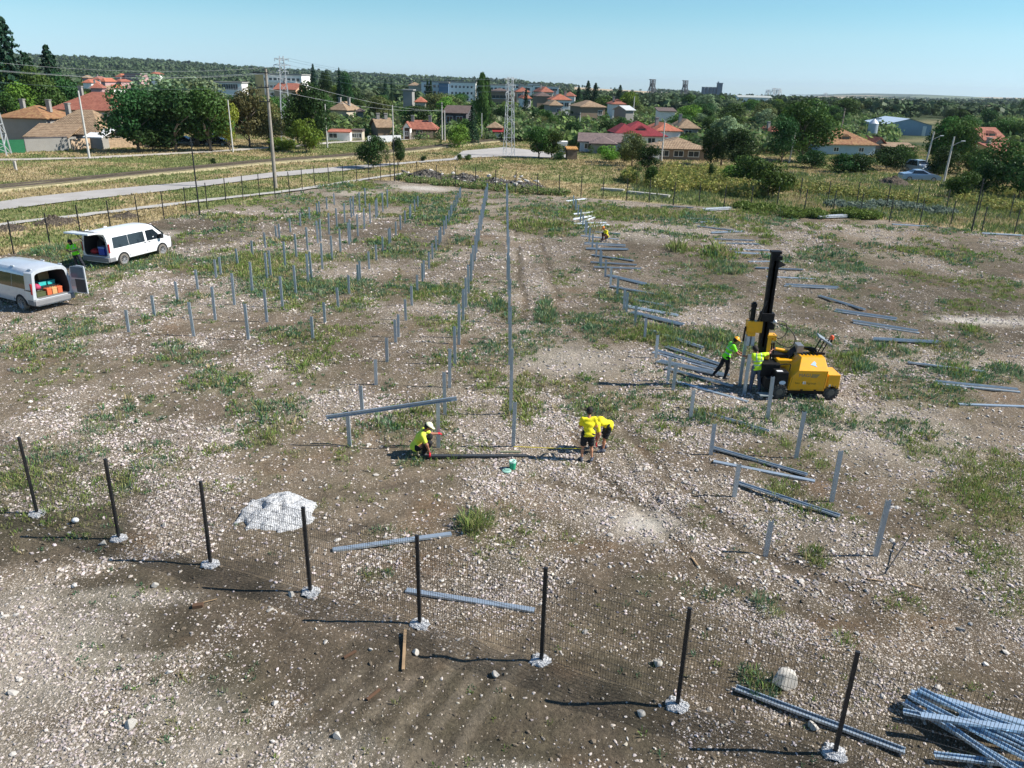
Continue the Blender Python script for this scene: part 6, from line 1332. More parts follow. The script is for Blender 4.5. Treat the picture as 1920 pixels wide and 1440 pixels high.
V2=van('silver_white_van',(c2.x,c2.y,.0),math.atan2(hd2.y,hd2.x),'silver white van with open rear doors full of tools, cut by the left edge',VS,False)
def inv(v,x,y,z): 
    rz=v.rotation_euler.z; return Vector((v.location.x+math.cos(rz)*x-math.sin(rz)*y,v.location.y+math.sin(rz)*x+math.cos(rz)*y,z))
def crate(v,x,y,z,w,d,h,mat,label,name='toolbox',cat='toolbox',lid=None,rot=0):
    p=inv(v,x,y,z); t=empty(name,p,v.rotation_euler.z+rot,label,cat); mb=MB(); mb.box(-d/2,d/2,-w/2,w/2,0,h*.8); mb.build('box_body',mat,t,bevel=.015); mb=MB(); mb.box(-d/2-.01,d/2+.01,-w/2-.01,w/2+.01,h*.802,h); l=mb.build('lid',lid or mat,t,bevel=.01); mb=MB(); mb.tube([(0,-w*.2,h),(0,-w*.15,h+.06),(0,w*.15,h+.06),(0,w*.2,h)],.012,5); mb.build('handle',BLACKP,l); return t
BL=M_('box_blue','#2746a8',.5); TE=M_('box_teal','#2fb7b4',.5); OR=M_('box_orange','#c8623a',.6); TN=M_('box_tan','#c79a66',.8); RD=M_('bag_red','#a3222a',.7); DKG=M_('box_darkgreen','#4a5230',.7)
crate(V1,-2.15,-.25,.66,.42,.36,.46,BL,'blue cool box in the open rear of the white van, left one',lid=M_('lid_lightblue','#6f8fd0',.5),name='cool_box',cat='cool box')
crate(V1,-2.1,-.66,.66,.30,.36,.42,BL,'blue cool box in the open rear of the white van, right one',name='cool_box',cat='cool box')
def bag(v,x,y,z,sx,sy,sz,mat,label,name='bag'):
    mb=MB(); mb.ball((0,0,sz*.5),1,14,(sx/2,sy/2,sz/2)); V=np.array(mb.v); k=1+.18*(fbm(V[:,0]*9,V[:,1]*9+V[:,2]*7,1,9)-.5)*2; mb.v=[tuple(q) for q in V*k[:,None]]; o=mb.build(name,mat,smooth=True); o.location=inv(v,x,y,z); o.rotation_euler.z=v.rotation_euler.z; tag(o,label,'bag'); return o
bag(V1,-2.15,.38,.66,.45,.55,.3,RD,'red bag on the floor of the white van beside the blue cool boxes')
bag(V1,-1.7,.35,.66,.4,.5,.75,M_('bag_dark','#26262a',.8),'dark bag standing deeper inside the white van')
crate(V2,-1.7,.05,1.02,.34,.3,.18,TE,'teal toolbox inside the silver white van, left one of two')
crate(V2,-1.7,-.36,1.02,.34,.3,.18,TE,'teal toolbox inside the silver white van, right one of two')
crate(V2,-1.6,-.15,.665,1.1,.7,.35,M_('box_black','#17181b',.6),'long black case under the two teal toolboxes',name='tool_case',cat='case')
for i,(y,m_,l) in enumerate(((.08,OR,'orange box at the sill of the silver white van, left one'),(-.17,TN,'tan cardboard box at the sill of the silver white van, between the orange ones'),(-.42,OR,'orange box at the sill of the silver white van, right one'))): crate(V2,-2.2,y,.665,.22,.26,.30,m_,l,name='parts_box',cat='box')
crate(V2,-2.15,.46,.665,.42,.34,.2,DKG,'dark green toolbox with bright catches at the left of the van sill'); 
bag(V2,-1.95,.42,.9,.4,.35,.28,M_('bag_magenta','#a8345a',.7),'magenta red bag on the dark green toolbox in the silver white van')
bag(V2,-1.3,.30,1.0,.6,.5,.35,M_('bag_dark','#26262a',.8),'black bundle of straps behind the magenta bag in the van')
crate(V2,-1.1,-.4,1.02,.5,.3,.55,TN,'big cardboard box at the back of the silver white van load space',name='cardboard_box',cat='box')
# ================================================================ CARS FAR OFF
def car(name,px,py,L,hh,rz,label,paint,suv=False,D=None):
    p=gp(px,py) if D is None else at(px,py,D); p.z=0; t=empty(name,p,rz,label,'car'); W=.88; zb=.28
    if suv: prof=[(-L/2,zb,.8),(-L/2+.05,zb,1.05),(-L/2+.3,zb,1.62),(-L*.1,zb,1.70),(L*.12,zb,1.62),(L*.26,zb,1.08),(L*.45,zb,.98),(L/2,zb,.72)]
    else: prof=[(-L/2,zb,.72),(-L/2+.1,zb,.93),(-L*.3,zb,1.02),(-L*.16,zb,1.38),(L*.03,zb,1.42),(L*.22,zb,1.0),(L*.42,zb,.85),(L/2,zb,.62)]
    mb=MB()
    for x,z0,z1 in prof:
        b_=min(.95,z1-.04); wt=W*(1-.28*max(0,z1-.95)/.5); mb.v+=[(x,-W,z0),(x,-W,b_),(x,-wt,z1),(x,wt,z1),(x,W,b_),(x,W,z0)]
    n_=6
    for i in range(len(prof)-1):
        for k in range(n_): mb.f.append([i*n_+k,(i+1)*n_+k,(i+1)*n_+(k+1)%n_,i*n_+(k+1)%n_])
    mb.f.append(list(range(n_))[::-1]); mb.f.append([(len(prof)-1)*n_+k for k in range(n_)]); mb.build('body',paint,t,ang=30)
    GLS=glass('van_glass'); q=[p_ for p_ in prof if p_[2]>1.05]; 
    for s in (1,-1):
        zt=1.34 if not suv else 1.58; x0=-L*.27 if not suv else -L*.40; x1=L*.17; w1=W+.004; w2=W*(1-.28*(zt-.95)/.5)+.01
        mb=MB(); mb.add([(x0,s*w1,.98),(x1,s*w1,.98),(L*.02,s*w2,zt),(x0+.3,s*w2,zt)],[(0,1,2,3) if s<0 else (3,2,1,0)]); mb.build('side_window',GLS,t)
        for wx in (-L*.31,L*.31):
            w_=empty('wheel',(wx,s*(W-.08),.31)); w_.parent=t; mb=MB(); mb.lathe((0,0,0),(0,s,0),[(-.1,.2),(-.1,.31),(.09,.31),(.1,.22)],18); mb.build('tyre',BLACKP,w_,ang=40); mb=MB(); mb.lathe((0,0,0),(0,s,0),[(.095,.22),(.08,.001)],14); mb.build('rim',M_('rim_grey',(.42,.42,.43),.4,.4),w_)
        mb=MB(); mb.box(L/2-.12,L/2-.01,sorted((s*.5,s*.8))[0],sorted((s*.5,s*.8))[1],.58,.72); mb.build('headlight',M_('lens_clear',(.55,.58,.6),.1),t)
    for xa,xb,za,zb2 in (((L*.03+.03,L*.21,1.40,1.02) if not suv else (L*.12+.03,L*.25,1.60,1.10)),((-L*.17,-L*.29,1.36,1.03) if not suv else (-L/2+.28,-L/2+.06,1.58,1.1))):
        wa=W*.72;wb=W*.9; mb=MB(); mb.add([(xa,-wa,za+.012),(xa,wa,za+.012),(xb,wb,zb2+.012),(xb,-wb,zb2+.012)],[(0,3,2,1) if xb>xa else (0,1,2,3)]); mb.build('windscreen',GLS,t)
    return t
SV=M_('car_silver_blue','#a9bcd0',.25,.35,.03,1,coat=.5)
car('silver_car',1722,340,4.5,1.4,-.12,'silver blue saloon car parked behind the meadow at right',SV)
car('silver_suv',1722,324,4.3,1.7,-1.45,'silver hatchback standing behind the silver blue saloon car',M_('car_silver','#b9c2c8',.25,.35,.03,1,coat=.5),True)
KC=M_('car_black','#17191d',.25,0,.05,1,coat=.5)
for px,l in ((347,'left'),(374,'middle'),(404,'right')): car('dark_car',px,273,4.2,1.5,.1+random.uniform(-.05,.05),f'dark car parked in tree shade beneath the big silvery trees, {l} of three',KC,px==404)
# ================================================================ PILE DRIVING MACHINE
o0=gp(1500,748); MX=empty('pile_driving_machine',(o0.x,o0.y,0),0,'yellow and black pile driving machine with a tall black mast at right','machine')
YP=M_('machine_yellow','#f2ac0c',.4,0,.06,2,((.30,.22,.10),.28),coat=.3); BK=M_('machine_black',(.008,.008,.009),.55,0,.2,3,((.10,.09,.08),.15),spec=.25); CH=galv('chrome_rod',(.7,.7,.7),.2,.9)
mb=MB(); mb.add([(-.50,0,.32),(.78,0,.32),(.84,0,1.06),(-.20,0,1.06),(-.42,0,.80),(.80,.42,1.42),(-.02,.42,1.42),(.78,1.15,1.42),(-.02,1.15,1.42),(.78,1.15,.32),(-.50,1.15,.32),(-.42,1.15,.80),(-.62,.5,.80),(-.62,1.15,.80),(-.62,.5,.4),(-.62,1.15,.4)],
 [(0,1,2,3,4),(3,2,5,6),(6,5,7,8),(1,9,7,5,2),(4,3,6,12),(12,6,8,13),(0,4,12,14),(14,12,13,15),(9,10,8,7),(10,15,13,8),(0,14,15,10),(0,10,9,1)]); mb.build('engine_cover',YP,MX,bevel=.012)
mb=MB()
for a_,b2_ in (((-.44,-.003,.36),(.74,-.003,.36)),((.755,-.003,.36),(.80,-.003,1.03)),((-.455,-.003,.36),(-.38,-.003,.80))): mb.bar(a_,b2_,.008,.004)
mb.build('cover_seam',BK,MX)
for x_ in (-.05,.42): mb=MB(); mb.box(x_,x_+.09,-.012,-.002,.33,.37); mb.build('latch',BK,MX)
for k in range(5): mb=MB(); mb.box(.05+.13*k,.12+.13*k,.62,.95,1.421,1.427); mb.build('vent_slot',BK,MX)
mb=MB(); mb.box(.93,1.0,.01,.019,.47,.56); mb.build('warning_sticker',M_('sticker_pale',(.6,.58,.5),.6),MX)
mb=MB(); mb.tube([(-.45,.2,.98),(-.45,.2,1.22),(-.62,.2,1.22),(-.95,.2,1.16)],.02,6); mb.build('grab_rail',BK,MX)
mb=MB(); mb.box(.88,1.30,.02,.85,.40,.92); mb.build('rear_tank',YP,MX,bevel=.015); mb=MB(); mb.box(.80,.90,.05,.8,.36,.88); mb.build('rear_bracket',YP,MX)
mb=MB(); mb.box(-.5,1.0,.10,1.1,.16,.31); mb.box(-1.25,-.5,.15,1.05,.30,.62); mb.build('chassis',BK,MX,bevel=.01)
mb=MB(); mb.box(-.98,-.53,-.02,.42,.38,.98); mb.box(-1.30,-.98,.05,.30,.42,.72); mb.box(-1.35,-.70,.45,1.05,.62,1.12); mb.build('hydraulic_box',BK,MX,bevel=.02)
mb=MB(); mb.box(-.93,-.72,.05,.2,.984,.992); mb.build('data_plate',M_('plate_white',(.75,.75,.75),.5),MX)
mb=MB(); mb.lathe((-.72,-.024,.60),(0,-1,0),[(0,.001),(.001,.001)],24); vs=[(-.72+.115*math.cos(k*.2618),-.0235,.60+.075*math.sin(k*.2618)) for k in range(24)]; mb=MB(); mb.add(vs,[list(range(24))]); mb.build('oval_sign',M_('sign_blue_white','#c6d6e4',.5),MX)
mb=MB(); mb.box(-1.45,-1.0,-.12,.22,.10,.14); mb.build('foot_plate',M_('plate_steel',(.45,.5,.5),.5,.4),MX)
for wx,wy,r in ((-.78,-.05,.26),(1.06,.02,.26),(-.78,1.1,.26),(1.06,1.1,.26)):
    w_=empty('wheel',(wx,wy,r)); w_.parent=MX; mb=MB(); mb.lathe((0,0,0),(0,1,0),[(0,.12),(0,r*.86),(.04,r*.93),(.2,r*.93),(.24,r*.86),(.24,.12)],22)
    for k in range(16):
        a=k*2*math.pi/16; c,s=math.cos(a),math.sin(a)
        for yy in ((.0,.12),(.12,.24)): 
            a2=a+(.1 if yy[0] else -.1); c,s=math.cos(a2),math.sin(a2); mb.bar((c*r*.9,yy[0]+.01,s*r*.9),(c*r*1.0,yy[0]+.01,s*r*1.0),.05,.05); mb.bar((c*r*.97,yy[0],s*r*.97),(math.cos(a)*r*.97,yy[1],math.sin(a)*r*.97),.05,.06)
    mb.build('tyre',M_('tyre_machine',(.03,.03,.03),.85,0,.2,4,((.3,.26,.2),.6)),w_); mb=MB(); mb.lathe((0,0,0),(0,1,0),[(.01,.13),(-.005,.10),(-.005,.001)],16); mb.build('hub',M_('hub_pale',(.12,.11,.09),.6),w_)
mx=-1.27; my=1.0
mast=empty('mast',(mx,my,0)); mast.parent=MX
mb=MB(); mb.box(-.14,.14,-.09,.09,.55,4.95); mb.build('mast_beam',BK,mast,bevel=.008)
mb=MB()
for s in (-1,1): mb.box(s*.11-.02,s*.11+.02,-.125,-.0905,.6,4.8); mb.box(-.03,.03,-.12,-.0905,1.6,4.7)
mb.build('mast_rail',BK,mast); mb=MB(); mb.box(-.17,.17,-.14,.14,4.951,5.03); mb.add([(.13,-.1,4.72),(.42,0,4.55),(.13,-.1,4.45),(.13,.1,4.72),(.42,.03,4.55),(.13,.1,4.45)],[(0,2,1),(3,4,5),(0,1,4,3),(1,2,5,4),(0,3,5,2)]); mb.box(.0,.22,-.12,.1,4.73,4.86); mb.build('mast_head',BK,mast)
mb=MB(); mb.box(-.22,.24,-.16,.16,2.55,2.85); mb.box(.14,.30,-.14,.06,2.25,2.5); mb.build('mast_clamp',BK,mast,bevel=.02); mb=MB(); mb.ball((.27,-.14,2.55),.09,10); mb.build('hose_coupling',M_('coupling_grey',(.5,.5,.5),.4,.5),mast,smooth=True)
hm=empty('hammer_unit',(mx-.47,my+.05,0)); hm.parent=MX
mb=MB(); mb.cyl((0,0,2.55),(0,0,3.02),.085,n=16); mb.cyl((0,0,3.02),(0,0,3.15),.105,n=16); mb.cyl((0,0,3.15),(0,0,3.2),.06,n=12); mb.build('hammer_cylinder',BK,hm,ang=40)
mb=MB(); mb.box(-.17,.36,-.17,.15,2.12,2.54); mb.box(-.12,.14,-.16,.15,1.98,2.119); mb.build('hammer_block',YP,hm,bevel=.02); mb=MB(); mb.box(-.13,-.03,-.15,.12,1.62,1.979); mb.box(.03,.15,-.15,.12,1.62,1.979); mb.box(-.03,.03,-.05,.10,1.66,1.979); mb.build('anvil',M_('anvil_grey',(.5,.52,.53),.5,.3),hm,bevel=.01); mb=MB(); mb.cyl((-.22,0,1.75),(-.20,0,2.3),.035,n=8); mb.build('side_cylinder',BK,hm)
mb=MB(); mb.box(.12,.26,-.14,.14,1.15,1.95); mb.box(.10,.42,-.16,.16,1.951,2.06); mb.box(.30,.42,-.15,.15,1.85,1.95); mb.build('mast_bracket',YP,mast,bevel=.01)
mb=MB(); mb.cyl((.46,-.02,.95),(.40,-.02,1.75),.035,n=8); mb.cyl((.34,-.1,.95),(.30,-.1,1.75),.03,n=8); mb.build('lift_cylinder',BK,mast)
HS_=M_('hose_black',(.012,.012,.013),.5)
def hose(pts,r=.02,par=MX):
    P=[Vector(p) for p in pts]; out=[]
    for i in range(len(P)-1):
        a=P[max(i-1,0)];b=P[i];c=P[i+1];d=P[min(i+2,len(P)-1)]
        for k in range(6):
            t=k/6; out.append(.5*((2*b)+(c-a)*t+(2*a-5*b+4*c-d)*t*t+(3*b-a-3*c+d)*t**3))
    out.append(P[-1]); mb=MB(); mb.tube(out,r,6); mb.build('hose',HS_,par,ang=60)
hose([(mx+.3,my-.15,2.6),(mx+.62,my-.2,2.55),(mx+.72,my-.2,2.2),(mx+.5,my-.2,1.95),(mx+.3,my-.1,2.1)],.014); hose([(mx+.3,my-.15,2.5),(mx+.7,my-.2,2.4),(mx+1.05,my-.2,2.0),(mx+.95,my-.2,1.65),(mx+.55,my-.2,1.75),(mx+.3,my-.1,1.95)],.016)
hose([(mx-.47,my,3.1),(mx-.62,my-.05,2.9),(mx-.6,my-.05,2.6)],.014); hose([(mx-.12,my-.14,3.3),(mx-.2,my-.16,3.0),(mx-.3,my-.12,2.55)],.02); hose([(mx-.14,my-.14,3.2),(mx-.26,my-.16,2.9),(mx-.34,my-.12,2.55)],.016)
for k in range(6):
    o=.035*k; hose([(mx+.25,my-.1+o,1.15),(mx+.45,my-.2+o,.95),(mx+.75,my-.2+o,1.05+o*.3),(mx+1.1,my-.15+o,1.45+o*.6),(mx+1.45,my-.1+o,1.62-o*.3),(mx+1.9,my+o*.3,1.55-o),(mx+2.0-o,my,1.3)],.028)
mb=MB(); mb.box(mx+1.18,mx+1.42,my-.2,my+.22,1.43,1.72); mb.build('hose_clamp',galv('clamp_grey',(.3,.3,.3)),MX,bevel=.02)
mb=MB(); mb.cyl((mx+.1,my+.25,1.50),(mx+.75,my+.2,1.42),.035,n=10); mb.build('ram_rod',CH,MX); mb=MB(); mb.cyl((mx+.55,my+.2,1.44),(mx+1.2,my+.15,1.34),.065,n=12); mb.build('ram_barrel',YP,MX,ang=40)
mb=MB(); mb.box(mx+.5,mx+1.5,my-.35,my+.25,.95,1.22); mb.box(mx+.05,mx+.5,my-.2,my+.2,.72,.98); mb.build('slewing_frame',YP,MX,bevel=.03); mb=MB(); mb.box(mx+.3,mx+1.2,my-.1,my+.35,1.221,1.34); mb.build('valve_bank',BK,MX,bevel=.01)
mb=MB(); mb.ball((mx+.38,my-.25,.88),.13,12); mb.build('swivel_joint',YP,MX,smooth=True)
mb=MB()
for x in (.55,.72,.86): mb.bar((x-.05,.85,1.42),(x+.22,.95,1.98),.03)
mb.box(.55,.9,.7,.76,1.421,1.5); mb.build('console_frame',BK,MX); mb=MB(); mb.add([(.62,.72,2.08),(1.1,.72,1.80),(1.13,1.1,1.84),(.65,1.1,2.12),(.60,.72,2.03),(1.08,.72,1.75),(1.11,1.1,1.79),(.63,1.1,2.07)],[(0,1,2,3),(7,6,5,4),(0,4,5,1),(1,5,6,2),(2,6,7,3),(3,7,4,0)]); mb.build('control_panel',M_('panel_grey',(.22,.25,.27),.4),MX)
mb=MB(); mb.cyl((1.12,.9,1.85),(1.12,.9,1.95),.04,n=10); mb.build('beacon_base',BK,MX); mb=MB(); mb.lathe((1.12,.9,1.952),(0,0,1),[(0,.07),(.10,.075),(.14,.05),(.15,.001)],14); mb.build('beacon',M_('beacon_orange','#e2521b',.25),MX,ang=50)
def text(s,size,loc,rot,mat,par,name='lettering'):
    cu=bpy.data.curves.new(name,'FONT'); cu.body=s; cu.size=size; cu.extrude=.0015; cu.align_x='CENTER'; cu.align_y='CENTER'
    o=bpy.data.objects.new(name+'_tmp',cu); COL.objects.link(o); dg=bpy.context.evaluated_depsgraph_get(); dg.update(); me=bpy.data.meshes.new_from_object(o.evaluated_get(dg)); bpy.data.objects.remove(o); o=link(name,me,None,par); me.materials.clear(); me.materials.append(mat); o.location=loc; o.rotation_euler=rot; return o
text('MAGI',.17,(.03,-.004,.88),(math.pi/2,0,0),M_('letter_blue','#4a6078',.5),MX); 
mb=MB(); mb.add([(.24,-.004,.81),(.46,-.004,.81),(.56,-.004,.94),(.28,-.004,.94)],[(0,1,2,3)]); mb.build('emblem_stripe',M_('letter_grey','#9a8450',.5),MX)
text('bau  Markgroup',.115,(.10,-.004,.60),(math.pi/2,0,0),M_('letter_brown','#6e5a22',.5),MX)
mb=MB(); mb.box(.0,.05,-.006,-.003,.56,.66); mb.box(.07,.10,-.006,-.003,.56,.66); mb.build('emblem_blocks',M_('emblem_white',(.75,.75,.7),.5),MX)
mb=MB(); q=Vector((.36,.20,1.235)); nn=Vector((0,-.36,.42)).normalized(); ux=Vector((1,0,0)); uy=Vector((0,.42,.36)).normalized()
E1_=[q+nn*.006+ux*a+uy*b_ for a,b_ in ((-.12,-.02),(-.02,.08),(.04,.13),(.09,.04),(.06,-.02),(.10,-.12),(.0,-.06))]; mb.add(E1_,[list(range(7))]); mb.build('emblem',M_('emblem_lightblue','#a9c8e6',.5),MX)
# the pile being driven
p=gp(1387,724.5); tag(link('steel_pile',PT),'tall steel pile held under the hammer of the yellow machine, between two hi vis workers','pile').location=(p.x,p.y,0.0)
# ================================================================ PEOPLE: one continuous skin from blended tapering limbs
def segd(P,a,b,r0,r1,fl=None):
    a=np.array(a,float);b=np.array(b,float); d=b-a; L=max(1e-9,d@d); pa=P-a; t=np.clip((pa@d)/L,0,1); q=pa-t[...,None]*d
    if fl is not None:
        ax,k=fl; ax=np.array(ax,float); ax/=np.linalg.norm(ax); c=q@ax; q=q+ (c*(k-1))[...,None]*ax
    return np.linalg.norm(q,axis=-1)-(r0+(r1-r0)*t)
def smin(a,b,k): h=np.clip(.5+.5*(b-a)/k,0,1); return b*(1-h)+a*h-k*h*(1-h)
def surfnet(F,o,h):
    s=F<0; nx,ny,nz=F.shape; cs=[(i,j,k) for i in(0,1) for j in(0,1) for k in(0,1)]
    c={q:s[q[0]:nx-1+q[0],q[1]:ny-1+q[1],q[2]:nz-1+q[2]] for q in cs}; tot=sum(v.astype(int) for v in c.values()); act=(tot>0)&(tot<8)
    acc=np.zeros(act.shape+(3,)); cnt=np.zeros(act.shape)
    for q in cs:
        for ax in range(3):
            if q[ax]==0:
                r=list(q); r[ax]=1; r=tuple(r); f0=F[q[0]:nx-1+q[0],q[1]:ny-1+q[1],q[2]:nz-1+q[2]]; f1=F[r[0]:nx-1+r[0],r[1]:ny-1+r[1],r[2]:nz-1+r[2]]
                m_=(f0<0)!=(f1<0); t=np.where(m_,f0/np.where(m_,f0-f1,1),0)
                for d in range(3): acc[...,d]+=m_*(q[d]+(t if d==ax else 0))
                cnt+=m_
    ii=np.argwhere(act); idx=-np.ones(act.shape,int); idx[act]=np.arange(len(ii)); V=(ii+acc[act]/cnt[act][:,None])*h+o; Fs=[]
    for ax in range(3):
        sl=[slice(0,n_-1) if d==ax else slice(1,n_-1) for d,n_ in enumerate(F.shape)]; sl2=list(sl); sl2[ax]=slice(1,F.shape[ax])
        m_=s[tuple(sl)]!=s[tuple(sl2)]; e_=np.argwhere(m_); inside_=s[tuple(sl)][m_]
        e_=e_+np.array([0 if d==ax else 1 for d in range(3)]); u,v=[(1,2),(2,0),(0,1)][ax]; q=[]
        for du,dv in ((-1,-1),(0,-1),(0,0),(-1,0)):
            g=e_.copy(); g[:,u]+=du; g[:,v]+=dv; q.append(idx[g[:,0],g[:,1],g[:,2]])
        q=np.stack(q,1); q[~inside_]=q[~inside_][:,::-1]; Fs.append(q)
    return V,np.concatenate(Fs)
SKIN=M_('skin','#b98363',.6,0,.06,6); SKD=M_('skin_tanned','#94614a',.6,0,.06,6); HAIR=M_('hair_dark','#1d1613',.8)
def V3(*a): return np.array(a,float)
def person(loc,J,label,shirt,legs,long_legs=True,long_sl=False,glove=None,hat=None,hair=HAIR,skin=SKIN,vest=None,sc=1.0,h=.0125,shoe=None,rz=0,look=None,logo=None):
    J={k:V3(*v) for k,v in J.items()}
    A=np.array(list(J.values())); lo=A.min(0)-.28; hi=A.max(0)+.30; g=[np.arange(lo[i],hi[i],h) for i in range(3)]; P=np.stack(np.meshgrid(*g,indexing='ij'),-1)
    nk,pv,ch=J['neck'],J['pelvis'],J['chest']; sl,sr,hl,hr=J['shl'],J['shr'],J['hl'],J['hr']
    side=(sr-sl)/np.linalg.norm(sr-sl); spine=(nk-pv)/np.linalg.norm(nk-pv); fwd=np.cross(spine,-side); fwd/=np.linalg.norm(fwd)
    hd=J['head']; look_=V3(*look) if look is not None else fwd; look_=look_/np.linalg.norm(look_); up=(hd-nk)/np.linalg.norm(hd-nk); lk=look_-up*(look_@up)*.6; lk/=np.linalg.norm(lk)
    def torso(off,k=.05):
        f=segd(P,pv-side*.055,pv+side*.055,.115+off,.115+off,(fwd,1.12)); f=smin(f,segd(P,pv,ch,.120+off,.130+off,(fwd,1.15)),k)
        f=smin(f,segd(P,ch-side*.075,ch+side*.075,.115+off,.115+off,(fwd,1.15)),k); f=smin(f,segd(P,sl+side*.02,sr-side*.02,.066+off,.066+off),k); return f
    def arm(s,off,t1=1.0,k=.03):
        S=J['sh'+s];E_=J['el'+s];W_=J['wr'+s]; 
        if t1<1: E2_=S+(E_-S)*t1; return segd(P,S,E2_,.058+off,.050+off)
        return smin(segd(P,S,E_,.054+off,.042+off),segd(P,E_,W_,.043+off,.029+off),k)
    def leg(s,off,t1=2.0,k=.04):
        Hh=J['h'+s];K_=J['kn'+s];An=J['an'+s]
        if t1<=1: return segd(P,Hh,Hh+(K_-Hh)*t1,.088+off,.068+off)
        f=segd(P,Hh,K_,.086+off,.057+off); mid=K_+(An-K_)*.35; f=smin(f,segd(P,K_,An,.052+off,.036+off),k); return smin(f,segd(P,mid,mid+(An-mid)*.1,.054+off,.05+off),k)
    def handf(s,off):
        W_=J['wr'+s]; E_=J['el'+s]; d=(W_-E_)/np.linalg.norm(W_-E_); n_=np.cross(d,side if abs(d@side)<.8 else fwd); n_/=np.linalg.norm(n_); w_=np.cross(d,n_); sg=1 if s=='l' else -1; w_=w_*sg
        f=segd(P,W_,W_+d*.075+w_*.018,.026+off,.030+off,(n_,1.5)); f=smin(f,segd(P,W_+d*.03,W_+d*.08-w_*.02,.026+off,.026+off,(n_,1.5)),.015)
        for i,(o,L) in enumerate(((.030,.068),(.010,.078),(-.010,.073),(-.029,.058))):
            a=W_+d*.088+w_*o; b=a+d*L*.55+n_*L*.18; c=b+d*L*.28+n_*L*.42; f=smin(f,segd(P,a,b,.0105+off,.0098+off),.007); f=smin(f,segd(P,b,c,.0098+off,.0085+off),.006)
        a=W_+d*.03+w_*.03; b=a+d*.035+w_*.03+n_*.012; c=b+d*.032+n_*.018; f=smin(f,segd(P,a,b,.013+off,.012+off),.01); return smin(f,segd(P,b,c,.012+off,.010+off),.006)
    def headf(off):
        f=segd(P,hd+up*.025-lk*.012,hd+up*.045-lk*.02,.093+off,.090+off); return smin(f,segd(P,hd-up*.045+lk*.025,hd-up*.075+lk*.045,.066+off,.040+off),.05)
    root=empty('person',loc,rz,label,'person'); root.scale=(sc,sc,sc)
    def mk(F,name,mat):
        if F.min()>=0: return None
        V,Q=surfnet(F,lo,h); me=mesh_np(name,V,Q,True); return link(name,me,mat,root)
    f=torso(-.012); f=smin(f,segd(P,nk-spine*.05,hd-up*.04,.052,.050),.03); f=smin(f,headf(0),.02)
    for s in 'lr': f=smin(f,arm(s,0),.03); f=smin(f,handf(s,0),.012); f=smin(f,leg(s,-.006),.04)
    for s in 'lr':
        An=J['an'+s]; toe=J['toe'+s]; f=smin(f,segd(P,An,An*.3+toe*.7+V3(0,0,0),.034,.03),.02)
    f=smin(f,segd(P,hd-up*.0+lk*.088,hd-up*.032+lk*.108,.009,.014),.012)                     # nose
    for sg in (1,-1): f=smin(f,segd(P,hd+side*sg*.088+up*.012,hd+side*sg*.086-up*.025,.016,.012,(side,1.8)),.008)  # ears
    for sg in (1,-1): f=-smin(-f,segd(P,hd+lk*.094+side*sg*.033+up*.012,hd+lk*.09+side*sg*.033+up*.012,.012,.012),.01)  # eye sockets
    mk(f,'body',skin)
    for sg in (1,-1): eb=MB(); eb.ball(tuple(hd+lk*.076+side*sg*.033+up*.012),.013,8); eb.build('eye',M_('eye_dark',(.05,.04,.035),.2),root,smooth=True)
    mb=MB(); c=hd-up*.058+lk*.088; mb.bar(tuple(c-side*.024),tuple(c+side*.024),.008,.008); mb.build('mouth',M_('lips','#8c4a40',.5),root)
    # clothes
    ts=1.0 if long_sl else .62; wl=pv-spine*.085; f=smin(torso(.010,.05),segd(P,pv-side*.065-spine*.05,pv+side*.065-spine*.03,.137,.137,(fwd,1.08)),.04)
    for s in 'lr': f=smin(f,arm(s,.012,ts) if not long_sl else arm(s,.012),.035)
    f=np.maximum(f,-((P-wl)@spine)); f=np.maximum(f,-( segd(P,nk,hd,.060,.060))); f=np.maximum(f,(P-(nk+spine*.035))@spine)
    f=f+.0035*np.sin(P@(spine*38+side*17)+3*np.sin(P@(fwd*15)))
    torso_shell=f; mk(f,'shirt' if vest is None else 'vest',shirt)
    f=segd(P,pv-side*.06,pv+side*.06,.122,.122,(fwd,1.1))
    for s in 'lr':
        if long_legs: f=smin(f,leg(s,.016),.05)
        else: f=smin(f,leg(s,.026,1.0 if not long_legs else 2),.05)
    if not long_legs:
        for s in 'lr': dirk=(J['kn'+s]-J['h'+s]); dirk/=np.linalg.norm(dirk); f=np.maximum(f,np.where(segd(P,J['h'+s],J['kn'+s]+dirk*.2,.13,.13)<0,(P-(J['kn'+s]-dirk*.02))@dirk,-1))
    else:
        for s in 'lr': f=np.maximum(f,-(segd(P,J['an'+s]-V3(0,0,.02),J['toe'+s]-V3(0,0,.02),.05,.04)))
    f=np.maximum(f,(P-(pv+spine*.10))@spine*1.0-np.where(np.linalg.norm(P-pv,axis=-1)<.28,0,9)); f=f+.003*np.sin(P[...,2]*55+P[...,0]*20)
    mk(f,'trousers' if long_legs else 'shorts',legs)
    for s in 'lr':
        An=J['an'+s]; toe=J['toe'+s]; dr=(toe-An)*V3(1,1,0); L=np.linalg.norm(dr); dr/=max(L,.01); heel=An-dr*.045-V3(0,0,.045); q=smin(segd(P,heel,toe,.043,.036),segd(P,An+V3(0,0,.01),An*.5+toe*.5,.045,.036),.03); q=np.maximum(q,-(P[...,2]-min(heel[2],toe[2])+.033)); mk(q,'shoe',shoe or M_('shoe_dark',(.05,.05,.055),.6))
    if glove is not None:
        for s in 'lr': mk(handf(s,.005),'glove',glove)
